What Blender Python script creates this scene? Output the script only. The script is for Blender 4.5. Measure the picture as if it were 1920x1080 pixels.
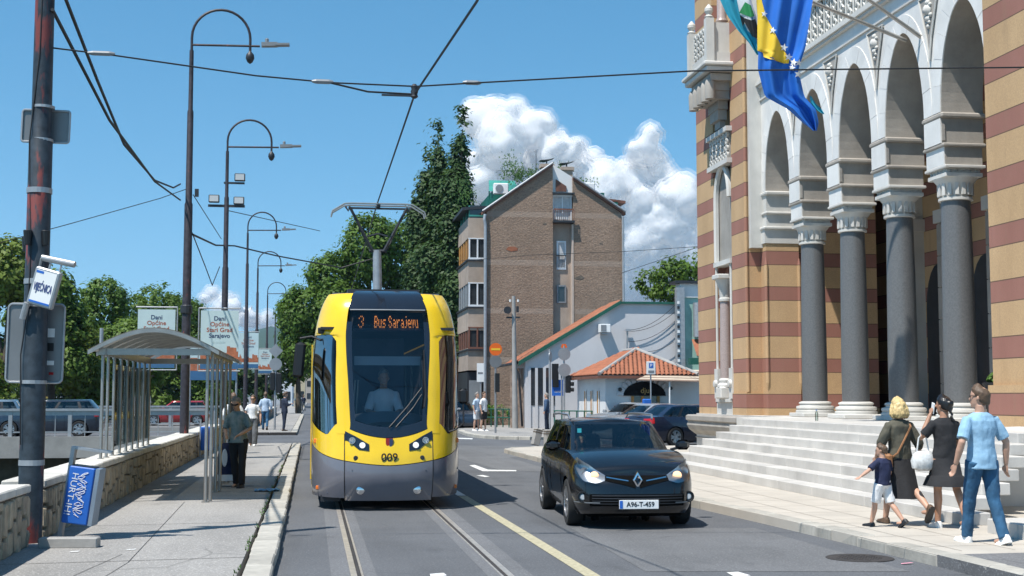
import bpy, bmesh, math, random
from mathutils import Vector, Matrix, Quaternion, noise
random.seed(7)
R = math.radians; PI = math.pi
for o in list(bpy.data.objects): bpy.data.objects.remove(o)
SC = bpy.context.scene; COL = SC.collection
# ------------------------------------------------------------------ camera
CAMZ = 1.74; YAW = R(8.58); PIT = R(4.65); F = 2486.0
cd = bpy.data.cameras.new('camera'); cam = bpy.data.objects.new('camera', cd); COL.objects.link(cam)
cam.location = (0, 0, CAMZ); cam.rotation_euler = (PI/2+PIT, 0, -YAW)
cd.sensor_width = 36; cd.lens = F/1920*36; cd.clip_start = .1; cd.clip_end = 30000
SC.camera = cam; SC.render.resolution_x = 1024; SC.render.resolution_y = 576
# ------------------------------------------------------------------ sky, sun, exposure
SUN = Vector((1.3, .95, -3.2)).normalized()            # direction in which the sunlight travels
w = bpy.data.worlds.new('World'); SC.world = w; w.use_nodes = True
wn = w.node_tree; bg = wn.nodes['Background']
sk = wn.nodes.new('ShaderNodeTexSky'); sk.sky_type = 'NISHITA'; sk.sun_disc = False
sk.sun_elevation = math.asin(-SUN.z); sk.sun_rotation = math.atan2(-SUN.x, -SUN.y)
sk.altitude = 500; sk.air_density = 1.0; sk.dust_density = .0; sk.ozone_density = 1.0
tc = wn.nodes.new('ShaderNodeTexCoord'); mp = wn.nodes.new('ShaderNodeVectorMath'); mp.operation = 'MULTIPLY_ADD'; mp.inputs[1].default_value = (1, 1, .9); mp.inputs[2].default_value = (0, 0, .10)
wn.links.new(tc.outputs['Generated'], mp.inputs[0]); wn.links.new(mp.outputs[0], sk.inputs[0])
hs = wn.nodes.new('ShaderNodeHueSaturation'); hs.inputs['Saturation'].default_value = 1.3; hs.inputs['Hue'].default_value = .484
wn.links.new(sk.outputs[0], hs.inputs['Color']); wn.links.new(hs.outputs[0], bg.inputs[0]); bg.inputs[1].default_value = .125
sl = bpy.data.lights.new('sun', 'SUN'); sl.energy = 5.0; sl.angle = R(.53); sl.color = (1, .955, .89)
so = bpy.data.objects.new('sun', sl); COL.objects.link(so); so.location = (-20, -10, 60)
so.rotation_euler = SUN.to_track_quat('-Z', 'Y').to_euler()
SC.view_settings.view_transform = 'Standard'; SC.view_settings.look = 'None'
SC.view_settings.exposure = 0.45; SC.view_settings.gamma = 1.0; SC.view_settings.use_curve_mapping = False
SC.render.engine = 'CYCLES'
SC.cycles.max_bounces = 6; SC.cycles.transparent_max_bounces = 12; SC.cycles.caustics_reflective = False; SC.cycles.caustics_refractive = False
# ------------------------------------------------------------------ photo pixel -> point helpers (1920 x 1080 pixels)
_fw = Vector((math.sin(YAW)*math.cos(PIT), math.cos(YAW)*math.cos(PIT), math.sin(PIT)))
_rt = Vector((math.cos(YAW), -math.sin(YAW), 0)); _up = _rt.cross(_fw)
CP = Vector((0, 0, CAMZ))
def ray(px, py): return _fw + _rt*((px-960)/F) + _up*((540-py)/F)
def G(px, py, z=0.0): d = ray(px, py); return CP + d*((z-CAMZ)/d.z)
def AY(px, py, Y): d = ray(px, py); return CP + d*(Y/d.y)
def AX(px, py, X): d = ray(px, py); return CP + d*(X/d.x)
def AD(px, py, D): return CP + ray(px, py)*D
# ------------------------------------------------------------------ mesh collector
def lerp(a, b, t): return a+(b-a)*t
def interp(tab, x):
    if x <= tab[0][0]: return tab[0][1]
    for (x0, y0), (x1, y1) in zip(tab, tab[1:]):
        if x <= x1:
            return y0+(y1-y0)*((x-x0)/(x1-x0) if x1 > x0 else 0)
    return tab[-1][1]
def sinterp(tab, x):
    if x <= tab[0][0]: return tab[0][1]
    if x >= tab[-1][0]: return tab[-1][1]
    n = len(tab)
    for i in range(n-1):
        x0, y0 = tab[i]; x1, y1 = tab[i+1]
        if x <= x1:
            t = (x-x0)/(x1-x0)
            m0 = (y1-tab[i-1][1])/(x1-tab[i-1][0])*(x1-x0) if i > 0 else (y1-y0)
            m1 = (tab[i+2][1]-y0)/(tab[i+2][0]-x0)*(x1-x0) if i+2 < n else (y1-y0)
            return (2*t**3-3*t*t+1)*y0+(t**3-2*t*t+t)*m0+(-2*t**3+3*t*t)*y1+(t**3-t*t)*m1
class MB:
    def __init__(s): s.v = []; s.f = []; s.m = []
    def add(s, vs, fs, mi=0):
        b = len(s.v); s.v += [tuple(v) for v in vs]
        s.f += [tuple(b+i for i in f) for f in fs]; s.m += [mi]*len(fs); return s
    def box(s, c, d, rz=0, rx=0, ry=0, mi=0):
        h = Vector(d)/2; M = Matrix.Translation(c) @ Matrix.Rotation(rz, 4, 'Z') @ Matrix.Rotation(ry, 4, 'Y') @ Matrix.Rotation(rx, 4, 'X')
        vs = [M @ Vector((x*h.x, y*h.y, z*h.z)) for z in (-1, 1) for y in (-1, 1) for x in (-1, 1)]
        return s.add(vs, [(0, 2, 3, 1), (4, 5, 7, 6), (0, 1, 5, 4), (2, 6, 7, 3), (0, 4, 6, 2), (1, 3, 7, 5)], mi)
    def bb(s, x0, x1, y0, y1, z0, z1, mi=0): return s.box(((x0+x1)/2, (y0+y1)/2, (z0+z1)/2), (abs(x1-x0), abs(y1-y0), abs(z1-z0)), mi=mi)
    def rbox(s, c, d, r=.02, rz=0, rx=0, ry=0, mi=0):
        hx, hy, hz = d[0]/2, d[1]/2, d[2]/2; M = Matrix.Translation(c) @ Matrix.Rotation(rz, 4, 'Z') @ Matrix.Rotation(ry, 4, 'Y') @ Matrix.Rotation(rx, 4, 'X')
        def ring(e, z):
            a, b = hx-e, hy-e; k = max(r-e*.0, 1e-4)
            return [M @ Vector(p+(z,)) for p in ((a-k, -b), (a, -b+k), (a, b-k), (a-k, b), (-a+k, b), (-a, b-k), (-a, -b+k), (-a+k, -b))]
        return s.loft([ring(r*.9, -hz), ring(0, -hz+r), ring(0, hz-r), ring(r*.9, hz)], mi=mi)
    def loft(s, rings, closed=True, cap=True, mi=0):
        n = len(rings[0]); vs = [p for r in rings for p in r]; fs = []
        for i in range(len(rings)-1):
            for j in range(n if closed else n-1):
                k = (j+1) % n; fs.append((i*n+j, i*n+k, (i+1)*n+k, (i+1)*n+j))
        if cap and closed:
            fs.append(tuple(range(n-1, -1, -1))); fs.append(tuple((len(rings)-1)*n+j for j in range(n)))
        return s.add(vs, fs, mi)
    def tube(s, pts, r, n=8, cap=True, mi=0):
        pts = [Vector(p) for p in pts]; rings = []; N = len(pts); ref = None
        for i, p in enumerate(pts):
            t = (pts[min(i+1, N-1)]-pts[max(i-1, 0)]).normalized()
            if ref is None: ref = Vector((0, 0, 1)) if abs(t.z) < .9 else Vector((1, 0, 0))
            a = (ref - t*ref.dot(t)).normalized(); ref = a; b = t.cross(a)
            rr = r[i] if isinstance(r, (list, tuple)) else r
            rings.append([p+a*(rr*math.cos(2*PI*k/n))+b*(rr*math.sin(2*PI*k/n)) for k in range(n)])
        return s.loft(rings, cap=cap, mi=mi)
    def lathe(s, prof, n=20, c=(0, 0, 0), axis='z', mi=0, cap=True):
        rings = []
        for r, h in prof:
            ring = []
            for k in range(n):
                a = 2*PI*k/n; x, y = r*math.cos(a), r*math.sin(a)
                p = (x, y, h) if axis == 'z' else ((x, h, y) if axis == 'y' else (h, x, y))
                ring.append((c[0]+p[0], c[1]+p[1], c[2]+p[2]))
            rings.append(ring)
        return s.loft(rings, cap=cap, mi=mi)
    def ext(s, poly, vec, mi=0):
        vec = Vector(vec); a = [Vector(p) for p in poly]
        return s.loft([a, [p+vec for p in a]], mi=mi)
    def grid(s, fn, nu, nv, mi=0):
        vs = [fn(i/nu, j/nv) for j in range(nv+1) for i in range(nu+1)]; W = nu+1
        return s.add(vs, [(j*W+i, j*W+i+1, (j+1)*W+i+1, (j+1)*W+i) for j in range(nv) for i in range(nu)], mi)
    def mesh(s, name, mats, smooth=False, fix=True):
        me = bpy.data.meshes.new(name); me.from_pydata(s.v, [], s.f)
        for m in (mats if isinstance(mats, (list, tuple)) else [mats]): me.materials.append(m)
        if any(s.m): me.polygons.foreach_set('material_index', s.m)
        if fix:
            bm = bmesh.new(); bm.from_mesh(me); bmesh.ops.recalc_face_normals(bm, faces=bm.faces); bm.to_mesh(me); bm.free()
        if smooth:
            me.polygons.foreach_set('use_smooth', [True]*len(me.polygons)); me.set_sharp_from_angle(angle=R(smooth if smooth > 1 else 38))
        me.update(); return me
    def build(s, name, mats, parent=None, smooth=False, fix=True):
        return link(name, s.mesh(name, mats, smooth, fix), parent)
def link(name, me, parent=None):
    o = bpy.data.objects.new(name, me); COL.objects.link(o)
    if parent: o.parent = parent
    return o
def tag(o, label, cat, group=None):
    o['label'] = label; o['category'] = cat
    if group: o['group'] = group
    return o
def thing(name, label, cat, loc=(0, 0, 0), rz=0, group=None):
    o = bpy.data.objects.new(name, None); COL.objects.link(o); o.location = loc; o.rotation_euler = (0, 0, rz); o.empty_display_size = .3
    return tag(o, label, cat, group)
def struct(o, kind='structure'): o['kind'] = kind; return o
KIDS = {}
def copy_tree(o, parent=None):
    c = o.copy(); COL.objects.link(c); c.parent = parent
    for ch in [x for x in COL.objects if x.parent == o]: copy_tree(ch, c)
    return c
TS = bpy.data.scenes.new('workbench')                # scratch scene so that modifiers evaluate one object at a time
def evalmesh(o):
    TS.collection.objects.link(o); vl = TS.view_layers[0]; vl.update(); dg = vl.depsgraph
    me = bpy.data.meshes.new_from_object(o.evaluated_get(dg), depsgraph=dg); TS.collection.objects.unlink(o); return me
def displace(me, fn):
    """move each vertex along its normal by fn(position)"""
    n = len(me.vertices); co = [0.0]*(3*n); no = [0.0]*(3*n); me.vertices.foreach_get('co', co); me.vertex_normals.foreach_get('vector', no)
    for i in range(0, 3*n, 3):
        d = fn(Vector(co[i:i+3])); co[i] += no[i]*d; co[i+1] += no[i+1]*d; co[i+2] += no[i+2]*d
    me.vertices.foreach_set('co', co); me.update()
def text_mesh(txt, size, ext=.002, bold=0, align='CENTER', sx=1.0):
    cu = bpy.data.curves.new('t', 'FONT'); cu.body = txt; cu.size = size; cu.extrude = ext; cu.align_x = align; cu.align_y = 'CENTER'; cu.offset = bold; cu.resolution_u = 3
    o = bpy.data.objects.new('t', cu); me = evalmesh(o); bpy.data.objects.remove(o); me.materials.clear()
    for v in me.vertices: v.co.x *= sx
    return me
def text(name, txt, size, m, parent, loc, rot, ext=.002, bold=0, align='CENTER', sx=1.0):
    me = text_mesh(txt, size, ext, bold, align, sx); me.materials.append(m)
    o = link(name, me, parent); o.location = loc; o.rotation_euler = rot; return o
# ------------------------------------------------------------------ materials
class NT:
    def __init__(s, name):
        s.mat = bpy.data.materials.new(name); s.mat.use_nodes = True; s.t = s.mat.node_tree; s.b = s.t.nodes['Principled BSDF']; s.out = s.t.nodes['Material Output']
    def n(s, typ, **kw):
        nd = s.t.nodes.new('ShaderNode'+typ)
        for k, v in kw.items():
            if k in nd.inputs: s.set(nd.inputs[k], v)
            else: setattr(nd, k, v)
        return nd
    def set(s, inp, v):
        if isinstance(v, bpy.types.NodeSocket): s.t.links.new(v, inp)
        else: inp.default_value = v
    def coord(s, kind='Object'): return s.n('TexCoord').outputs[kind]
    def noise(s, scale, detail=4, rough=.55, vec=None, out='Fac', stretch=None):
        vec = vec or s.coord()
        if stretch:
            mp = s.n('Mapping', Vector=vec); mp.inputs['Scale'].default_value = stretch; vec = mp.outputs[0]
        nd = s.n('TexNoise', Vector=vec); nd.inputs['Scale'].default_value = scale; nd.inputs['Detail'].default_value = detail; nd.inputs['Roughness'].default_value = rough
        return nd.outputs[out]
    def ramp(s, fac, stops):
        nd = s.n('ValToRGB'); s.set(nd.inputs[0], fac); e = nd.color_ramp.elements
        while len(e) < len(stops): e.new(.5)
        for el, (p, c) in zip(e, stops):
            el.position = p; el.color = (c if isinstance(c, (tuple, list)) else (c, c, c))[:3]+(1,) if isinstance(c, (tuple, list)) else (c, c, c, 1)
        return nd.outputs[0]
    def mix(s, fac, a, b, mode='MIX'):
        nd = s.n('Mix', data_type='RGBA', blend_type=mode)
        s.set(nd.inputs[0], fac)
        for i, v in ((6, a), (7, b)): s.set(nd.inputs[i], tuple(v)[:3]+(1,) if isinstance(v, (tuple, list)) else v)
        return nd.outputs[2]
    def math(s, op, a, b=0.0, c=0.0):
        nd = s.n('Math', operation=op); s.set(nd.inputs[0], a); s.set(nd.inputs[1], b); s.set(nd.inputs[2], c); return nd.outputs[0]
    def bump(s, h, strength=.3, dist=.02):
        nd = s.n('Bump'); nd.inputs['Strength'].default_value = strength; nd.inputs['Distance'].default_value = dist; s.set(nd.inputs['Height'], h); s.set(s.b.inputs['Normal'], nd.outputs[0])
    def col(s, c): s.set(s.b.inputs['Base Color'], tuple(c)[:3]+(1,) if isinstance(c, (tuple, list)) else c); return s
    def p(s, **kw):
        for k, v in kw.items(): s.set(s.b.inputs[k.replace('_', ' ')], v)
        return s
def sc(c, k): return tuple(max(0, min(1, x*k)) for x in c)
def mat(name, c, rough=.6, metal=0, var=.1, vs=3., bump=0., bs=40., coat=0, c2=None, bd=.01, spec=.5):
    m = NT(name)
    if var or c2: m.col(m.mix(m.ramp(m.noise(vs, 5), [(.3, 0.0), (.7, 1.0)]), sc(c, 1-var), c2 or sc(c, 1+var)))
    else: m.col(c)
    m.p(Roughness=rough, Metallic=metal, Coat_Weight=coat, Specular_IOR_Level=spec)
    if bump: m.bump(m.noise(bs, 4), bump, bd)
    return m.mat
def glass(name, tint, refl=.9, rough=.02, base=0.0):
    m = NT(name); m.t.nodes.remove(m.b)
    tr = m.n('BsdfTransparent'); tr.inputs[0].default_value = tint+(1,)
    gl = m.n('BsdfGlossy'); gl.inputs['Roughness'].default_value = rough; gl.inputs[0].default_value = (refl, refl, refl, 1)
    fr = m.n('Fresnel'); fr.inputs[0].default_value = 1.5
    mx = m.n('MixShader'); m.set(mx.inputs[0], m.math('ADD', fr.outputs[0], base)); m.t.links.new(tr.outputs[0], mx.inputs[1]); m.t.links.new(gl.outputs[0], mx.inputs[2])
    m.t.links.new(mx.outputs[0], m.out.inputs[0]); return m.mat
def emit(name, c, st):
    m = NT(name); m.col(c).p(Emission_Color=c+(1,), Emission_Strength=st); return m.mat
M = {}
M['black'] = mat('black_plastic', (.012, .012, .013), .45, var=.1)
M['rubber'] = mat('rubber', (.018, .018, .018), .8, var=.2)
M['steel'] = mat('steel', (.36, .345, .32), .38, .6, var=.12, vs=6)
M['galv'] = mat('galvanised', (.38, .39, .40), .5, .55, var=.12, vs=8)
M['grey'] = mat('grey_metal', (.23, .24, .25), .5, .2, var=.1)
M['dkmetal'] = mat('dark_metal', (.035, .037, .042), .5, .3, var=.2)
M['white'] = mat('white_paint', (.78, .78, .76), .5, var=.05)
M['wire'] = mat('wire', (.012, .012, .013), .6, var=0)
M['lampglass'] = mat('lamp_glass', (.55, .56, .56), .25, var=.05)
M['amber'] = mat('amber', (.85, .2, .02), .25, var=.05, coat=.5)
M['red'] = mat('red_lens', (.35, .01, .012), .2, var=.05, coat=.5)
M['chrome'] = mat('chrome', (.7, .7, .71), .12, 1, var=0)
M['alloy'] = mat('alloy', (.5, .5, .51), .28, .85, var=.05)
M['glass'] = glass('window_glass', (.55, .6, .6))
M['carglass'] = glass('car_glass', (.42, .46, .46), .95, base=.03)
M['tramglass'] = glass('tram_glass', (.5, .54, .58), .95, base=.03); M['cabglass'] = glass('cab_glass', (.16, .17, .18), .35); M['cabglass2'] = glass('cab_glass_right', (.2, .2, .2), .9, base=.18)
M['shelterglass'] = glass('shelter_glass', (.74, .80, .77), .8, base=.02)
M['pane'] = mat('dark_pane', (.03, .035, .04), .06, var=.2, spec=.8)
M['blue'] = mat('blue_sign', (.02, .13, .5), .45, var=.08)
M['green'] = mat('green_paint', (.01, .09, .06), .5, var=.15)
# ================================================================== materials of the ground
def asphalt(name, c, patch=.25):
    m = NT(name); co = m.coord()
    big = m.ramp(m.noise(.35, 5, .6, co), [(.35, 0.0), (.65, 1.0)])
    strk = m.ramp(m.noise(1.2, 4, .6, co, stretch=(1, .06, 1)), [(.4, 0.0), (.7, 1.0)])
    fine = m.ramp(m.noise(26, 4, .8, co), [(.38, 0.0), (.68, 1.0)])
    spk = m.ramp(m.noise(48, 2, .6, co), [(.58, 0.0), (.68, 1.0)])
    a = m.mix(big, sc(c, 1-patch), sc(c, 1+patch*.8)); a = m.mix(m.math('MULTIPLY', strk, .6), a, sc(c, 1.4))
    a = m.mix(m.math('MULTIPLY', fine, .7), a, sc(c, .62)); a = m.mix(m.math('MULTIPLY', spk, .6), a, sc(c, 2.4))
    crk = m.n('TexVoronoi', feature='DISTANCE_TO_EDGE', Vector=m.mix(.12, co, m.noise(1.7, 3, .5, co, 'Color'))); crk.inputs['Scale'].default_value = .33
    ck = m.ramp(crk.outputs[0], [(.0, 1.0), (.006, 0.0)]); msk = m.ramp(m.noise(.5, 2, .5, co), [(.5, 0.0), (.6, 1.0)])
    a = m.mix(m.math('MULTIPLY', m.math('MULTIPLY', ck, msk), .5), a, sc(c, .3))
    oil = m.ramp(m.noise(1.7, 5, .6, co, stretch=(1, .55, 1)), [(.60, 0.0), (.72, 1.0)]); a = m.mix(m.math('MULTIPLY', oil, .4), a, sc(c, .45))
    m.col(a).p(Roughness=.85); m.bump(m.noise(60, 3, .7, co), .4, .008); return m.mat
M['asphalt'] = asphalt('asphalt', (.098, .102, .109))
M['pave'] = asphalt('pavement_asphalt', (.27, .26, .245), .16)
M['pave_dark'] = asphalt('side_asphalt', (.15, .15, .152), .2)
def stone(name, c, var=.2, vs=2.5, stain=.35, bump=.3, bs=18, rough=.75):
    m = NT(name); co = m.coord()
    oi = m.n('ObjectInfo'); a = m.mix(m.ramp(m.noise(vs, 6, .6, co), [(.3, 0.0), (.7, 1.0)]), sc(c, 1-var), sc(c, 1+var*.6))
    a = m.mix(1.0, a, m.ramp(oi.outputs['Random'], [(0, 1-var*.8), (1, 1.0)]), 'MULTIPLY')
    st = m.ramp(m.noise(vs*.6, 6, .7, co, stretch=(1, 1, .35)), [(.5, 0.0), (.75, 1.0)])
    a = m.mix(m.math('MULTIPLY', st, stain), a, sc(c, .42)); m.col(a).p(Roughness=rough)
    m.bump(m.noise(bs, 5, .6, co), bump, .015); return m.mat
M['kerb'] = stone('kerb_stone', (.46, .435, .38), .25, 4, .35)
M['flag'] = stone('pavement_slab', (.47, .43, .37), .12, 1.2, .15, .1)
M['marble'] = stone('step_marble', (.56, .54, .505), .14, 1.6, .28, .12, rough=.55)
M['wallstone'] = stone('rubble_stone', (.44, .36, .255), .4, 5, .5, .6, 14)
M['wallcap'] = stone('wall_cap', (.62, .59, .53), .2, 3, .3, .4)
M['mortar'] = stone('mortar', (.16, .13, .10), .3, 6, .5, .6)
M['concrete'] = stone('concrete', (.36, .35, .33), .2, 1.5, .4, .3)
M['soil'] = stone('soil', (.10, .085, .06), .4, 3, .4, .5)
M['paintw'] = mat('road_paint_white', (.62, .62, .60), .7, var=.25, vs=30)
M['painty'] = mat('road_paint_yellow', (.40, .36, .24), .75, var=.3, vs=22)
M['rail'] = mat('rail_steel', (.50, .46, .41), .35, .45, var=.2, vs=10)
M['railside'] = mat('rail_groove', (.035, .03, .028), .8, var=.3)
M['railedge'] = asphalt('rail_seal', (.13, .132, .137), .2)
M['weed'] = mat('weed', (.06, .13, .02), .7, var=.4, vs=20)
# ------------------------------------------------------------------ terrain, river
g = MB()
for x0, x1, y0, y1 in ((-3.42, 2500, -60, 5000), (-2500, -3.42, 68, 5000), (-2500, -48, -60, 68)):
    g.add([(x0, y0, -.03), (x1, y0, -.03), (x1, y1, -.03), (x0, y1, -.03)], [(0, 1, 2, 3)])
struct(g.build('ground', M['pave_dark']))
g = MB().add([(-48, -60, -3.8), (-3.42, -60, -3.8), (-3.42, 68, -3.8), (-48, 68, -3.8)], [(0, 1, 2, 3)])
wm = NT('river_water'); wm.col((.035, .045, .03)).p(Roughness=.08, IOR=1.33); wm.bump(wm.noise(3, 4), .25, .05)
struct(g.build('river', wm.mat))
g = MB().bb(-3.72, -3.42, -60, 46.9, -4.5, -.06); g.bb(-48.3, -48, -60, 68, -4.5, -.05); g.bb(-48, -3.42, 68, 68.3, -4.5, -.05)
struct(g.build('embankment', M['concrete']))
# ------------------------------------------------------------------ road
KR = [G(945, 842, .12), G(1015, 859, .12), G(1290, 935, .12), G(1430, 965, .12), G(1560, 994, .12), G(1757, 1040, .12), G(1912, 1078, .12)]
KR = [(p.x, p.y) for p in KR] + [(6.36, 8.0), (6.4, 2.0), (6.4, -12)]
road = MB()
road.add([(-60, -14, 0), (40, -14, 0), (40, 70, 0), (-3.43, 70, 0), (-3.43, 46.6, 0), (-3.43, -14, 0)][1:], [(0, 1, 2, 3, 4)])
road.add([(-2.2, 70, 0), (7, 70, 0), (7, 900, 0), (-2.2, 900, 0)], [(0, 1, 2, 3)])
struct(road.build('road', M['asphalt']))
# slightly different asphalt strips beside the rails and repair patches
pt = MB()
for x in (.43, 1.93):
    pt.add([(x-.22, -12, .003), (x+.22, -12, .003), (x+.22, 200, .003), (x-.22, 200, .003)], [(0, 1, 2, 3)])
struct(pt.build('rail_seal_strip', M['railedge']))
pt = MB()
for (a, b, c, d) in (((3.3, 13), (5.9, 12.6), (5.8, 17), (3.4, 17.4)), ((4.4, 31), (5.6, 30), (5.5, 44), (3.6, 46)), ((4.2, 36), (9, 40.5), (9, 44.5), (4, 47))):
    pt.add([p+(.0032+.0006*len(pt.f),) for p in (a, b, c, d)], [(0, 1, 2, 3)])
struct(pt.build('road_patch', asphalt('patch_asphalt', (.125, .127, .13), .3)))
# rails
rl = tag(MB().build('tram_track', M['rail']), 'steel grooved tram rails set in the grey asphalt road', 'tram track')
for x in (.43, 1.93):
    s_ = 1 if x > 1 else -1
    MB().bb(x-.03, x+.03, -12, 260, -.05, .009).build('rail_head', M['rail'], rl)
    MB().bb(x-s_*.05-.022, x-s_*.05+.02, -12, 260, -.05, .0055).build('rail_groove', M['railside'], rl)
    MB().bb(x-s_*.082-.01, x-s_*.082+.01, -12, 260, -.05, .008).build('rail_lip', M['rail'], rl)
# markings
def mark(name, pts, m, z=.006):
    return struct(MB().add([(p[0], p[1], z) for p in pts], [tuple(range(len(pts)))]).build(name, m))
def gm(*px): return [G(*p, 0) for p in px]
yl = [G(1104, 1080), G(1124, 1080)]
def lane(px0, px1, w, m, z=.006):
    a, b = G(*px0), G(*px1); mark('lane_line', [(a.x-w/2, a.y), (a.x+w/2, a.y), (b.x+w/2, b.y), (b.x-w/2, b.y)], m, z)
lane((1118, 1085), (868, 931), .15, M['painty']); lane((866, 930), (846, 918), .15, M['paintw'])
mark('lane_line', gm((880, 873), (890, 872), (915, 881), (968, 882), (968, 884), (905, 884)), M['paintw'])
mark('lane_line', gm((893, 892), (905, 891), (918, 894), (910, 895)), M['paintw'])
mark('lane_line', gm((858, 821), (886, 822), (886, 824), (858, 823)), M['paintw'])
mark('lane_line', gm((806, 1077), (832, 1075), (838, 1080), (808, 1085)), M['paintw'])
mark('lane_line', gm((1362, 1074), (1384, 1073), (1408, 1080), (1380, 1084)), M['paintw'])
# manhole
c = G(1612, 1047); mh = thing('manhole_cover', 'round dark cast iron manhole cover in the road near the stone kerb', 'manhole', (c.x, c.y, 0))
MB().lathe([(.36, .002), (.36, .008), (.30, .009)], 28).build('rim', M['railside'], mh)
t = MB().lathe([(.295, .002), (.295, .007)], 28)
for i in range(-4, 5):
    for j in range(-4, 5):
        if i*i+j*j < 17: t.box((i*.06, j*.06, .009), (.03, .03, .006), rz=.78)
t.build('lid', M['railside'], mh)
# ------------------------------------------------------------------ left pavement with its kerb stones
KX0, KX1 = -.62, -.34
pv = struct(MB().bb(-3.42, KX0-.03, -8, 46.6, -.1, .12).build('pavement', M['pave']))
pj = MB()
for y in (7.5, 10.6, 13.5, 17.3, 21.2, 25.0, 29, 33, 37.6, 42): pj.add([(-3.0, y, .1235), (KX0-.03, y+.25, .1235), (KX0-.03, y+.266, .1235), (-3.0, y+.016, .1235)], [(0, 1, 2, 3)])
for (x0, y0, x1, y1) in ((-2.1, 8, -1.75, 13.5), (-1.75, 13.5, -1.9, 21), (-2.3, 11, -1.9, 14.2)): pj.add([(x0, y0, .124), (x0+.007, y0, .124), (x1+.006, y1, .124), (x1, y1, .124)], [(0, 1, 2, 3)])
pj.build('pavement_joint', M['railside'], pv)
def kerbrow(parent, pts, L=.75, wd=.27, side=1, zt=.125, m=None, seed=1, lmin=.35):
    rnd = random.Random(seed); meshes = {}
    for (x0, y0), (x1, y1) in zip(pts, pts[1:]):
        d = Vector((x1-x0, y1-y0)); T = d.length; d /= T; a = math.atan2(d.y, d.x); s = 0
        while s < T-.05:
            l = min(rnd.choice((lmin, L*.7, L, L*1.15)), T-s); k = round(l, 1)
            q = Vector((x0, y0))+d*(s+l/2)
            if k not in meshes:
                b = MB().rbox((0, 0, 0), (1, wd, .26), .018)
                meshes[k] = b.mesh('kerb_stone', m or M['kerb'])
            o = link('kerb_stone', meshes[k], parent)
            o.location = (q.x-d.y*side*wd/2, q.y+d.x*side*wd/2, zt-.13+rnd.uniform(-.012, .008)); o.rotation_euler = (rnd.uniform(-.02, .02), 0, a+rnd.uniform(-.012, .012)); o.scale = (l-.012, 1+rnd.uniform(-.06, .06), 1)
            s += l
kerbrow(pv, [(KX1, 4), (KX1, 46.5)], side=1)
wd = MB(); rw = random.Random(3)
for i in range(520):
    y = 6+rw.random()**1.5*26
    if noise.noise((y*.7, 3, 1)) < -.1: continue
    x = KX0-.035+rw.gauss(0, .012); h = rw.uniform(.015, .05); a = rw.random()*6
    wd.add([(x-.01*math.cos(a), y-.01*math.sin(a), .118), (x+.01*math.cos(a), y+.01*math.sin(a), .118), (x+rw.uniform(-.03, .03), y+rw.uniform(-.03, .03), .118+h)], [(0, 1, 2)])
struct(wd.build('kerb_weeds', M['weed'], None, fix=False), 'stuff')
pv2 = struct(MB().bb(-3.42, -.9, 60.2, 330, -.1, .12).build('pavement', M['pave']))
kerbrow(pv2, [(-.62, 60.2), (-.62, 120)], L=1.6, lmin=1.2, seed=4)
kerbrow(pv2, [(-.62, 60.2), (-3.4, 60.2)], L=1.2, lmin=.8, seed=5, m=M['railside'])
# right pavement: pale slabs, near asphalt part
rp = MB(); top = [(x, y, .12) for x, y in KR]
main = [p for p in top if p[1] > 12.6]; near = [top[5]]+[p for p in top if p[1] < 12.6]
rp.loft([[Vector(p)-Vector((0, 0, .2)) for p in main+[(12.5, 13.15, .12), (12.5, 42.3, .12), (7.6, 42.6, .12), (6.2, 41.4, .12)]], [Vector(p) for p in main+[(12.5, 13.15, .12), (12.5, 42.3, .12), (7.6, 42.6, .12), (6.2, 41.4, .12)]]])
rpo = struct(rp.build('pavement', M['flag']))
sj = MB(); rw = random.Random(6)
for i in range(24):
    y = 13.6+i*1.05
    sj.add([(6.2, y, .1235), (8.1, y+.1, .1235), (8.1, y+.108, .1235), (6.2, y+.008, .1235)], [(0, 1, 2, 3)])
for x in (6.75, 7.35): sj.add([(x, 13.2, .1235), (x+.008, 13.2, .1235), (x-.2, 39, .1235), (x-.208, 39, .1235)], [(0, 1, 2, 3)])
sj.build('slab_joint', M['mortar'], rpo)
rp = MB(); q = near+[(12.5, -12, .12), (12.5, 13.1, .12)]
rp.loft([[Vector(p)-Vector((0, 0, .2)) for p in q], [Vector(p) for p in q]]); struct(rp.build('pavement', M['pave_dark']))
kerbrow(rpo, [(x, y) for x, y in KR[:-1]], L=1.0, lmin=.55, wd=.24, side=1, zt=.13, seed=8)
kerbrow(rpo, [(7.6, 42.6), (6.2, 41.4), KR[0]], L=.8, wd=.24, side=1, zt=.13, seed=9)
# far corner pavement across the side street
fc = [G(868, 806, .12), G(885, 812, .12), G(905, 815.5, .12), G(940, 818, .12), G(1000, 819, .12)]
fc = [(p.x, p.y) for p in fc]+[(14, 55.5), (40, 55), (40, 120), (7.3, 120)]
struct(MB().loft([[(x, y, -.1) for x, y in fc], [(x, y, .12) for x, y in fc]]).build('pavement', M['pave']))
fp = COL.objects[-1]; kerbrow(fp, fc[:6], L=1.3, lmin=.9, wd=.26, side=-1, zt=.13, seed=11)
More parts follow.
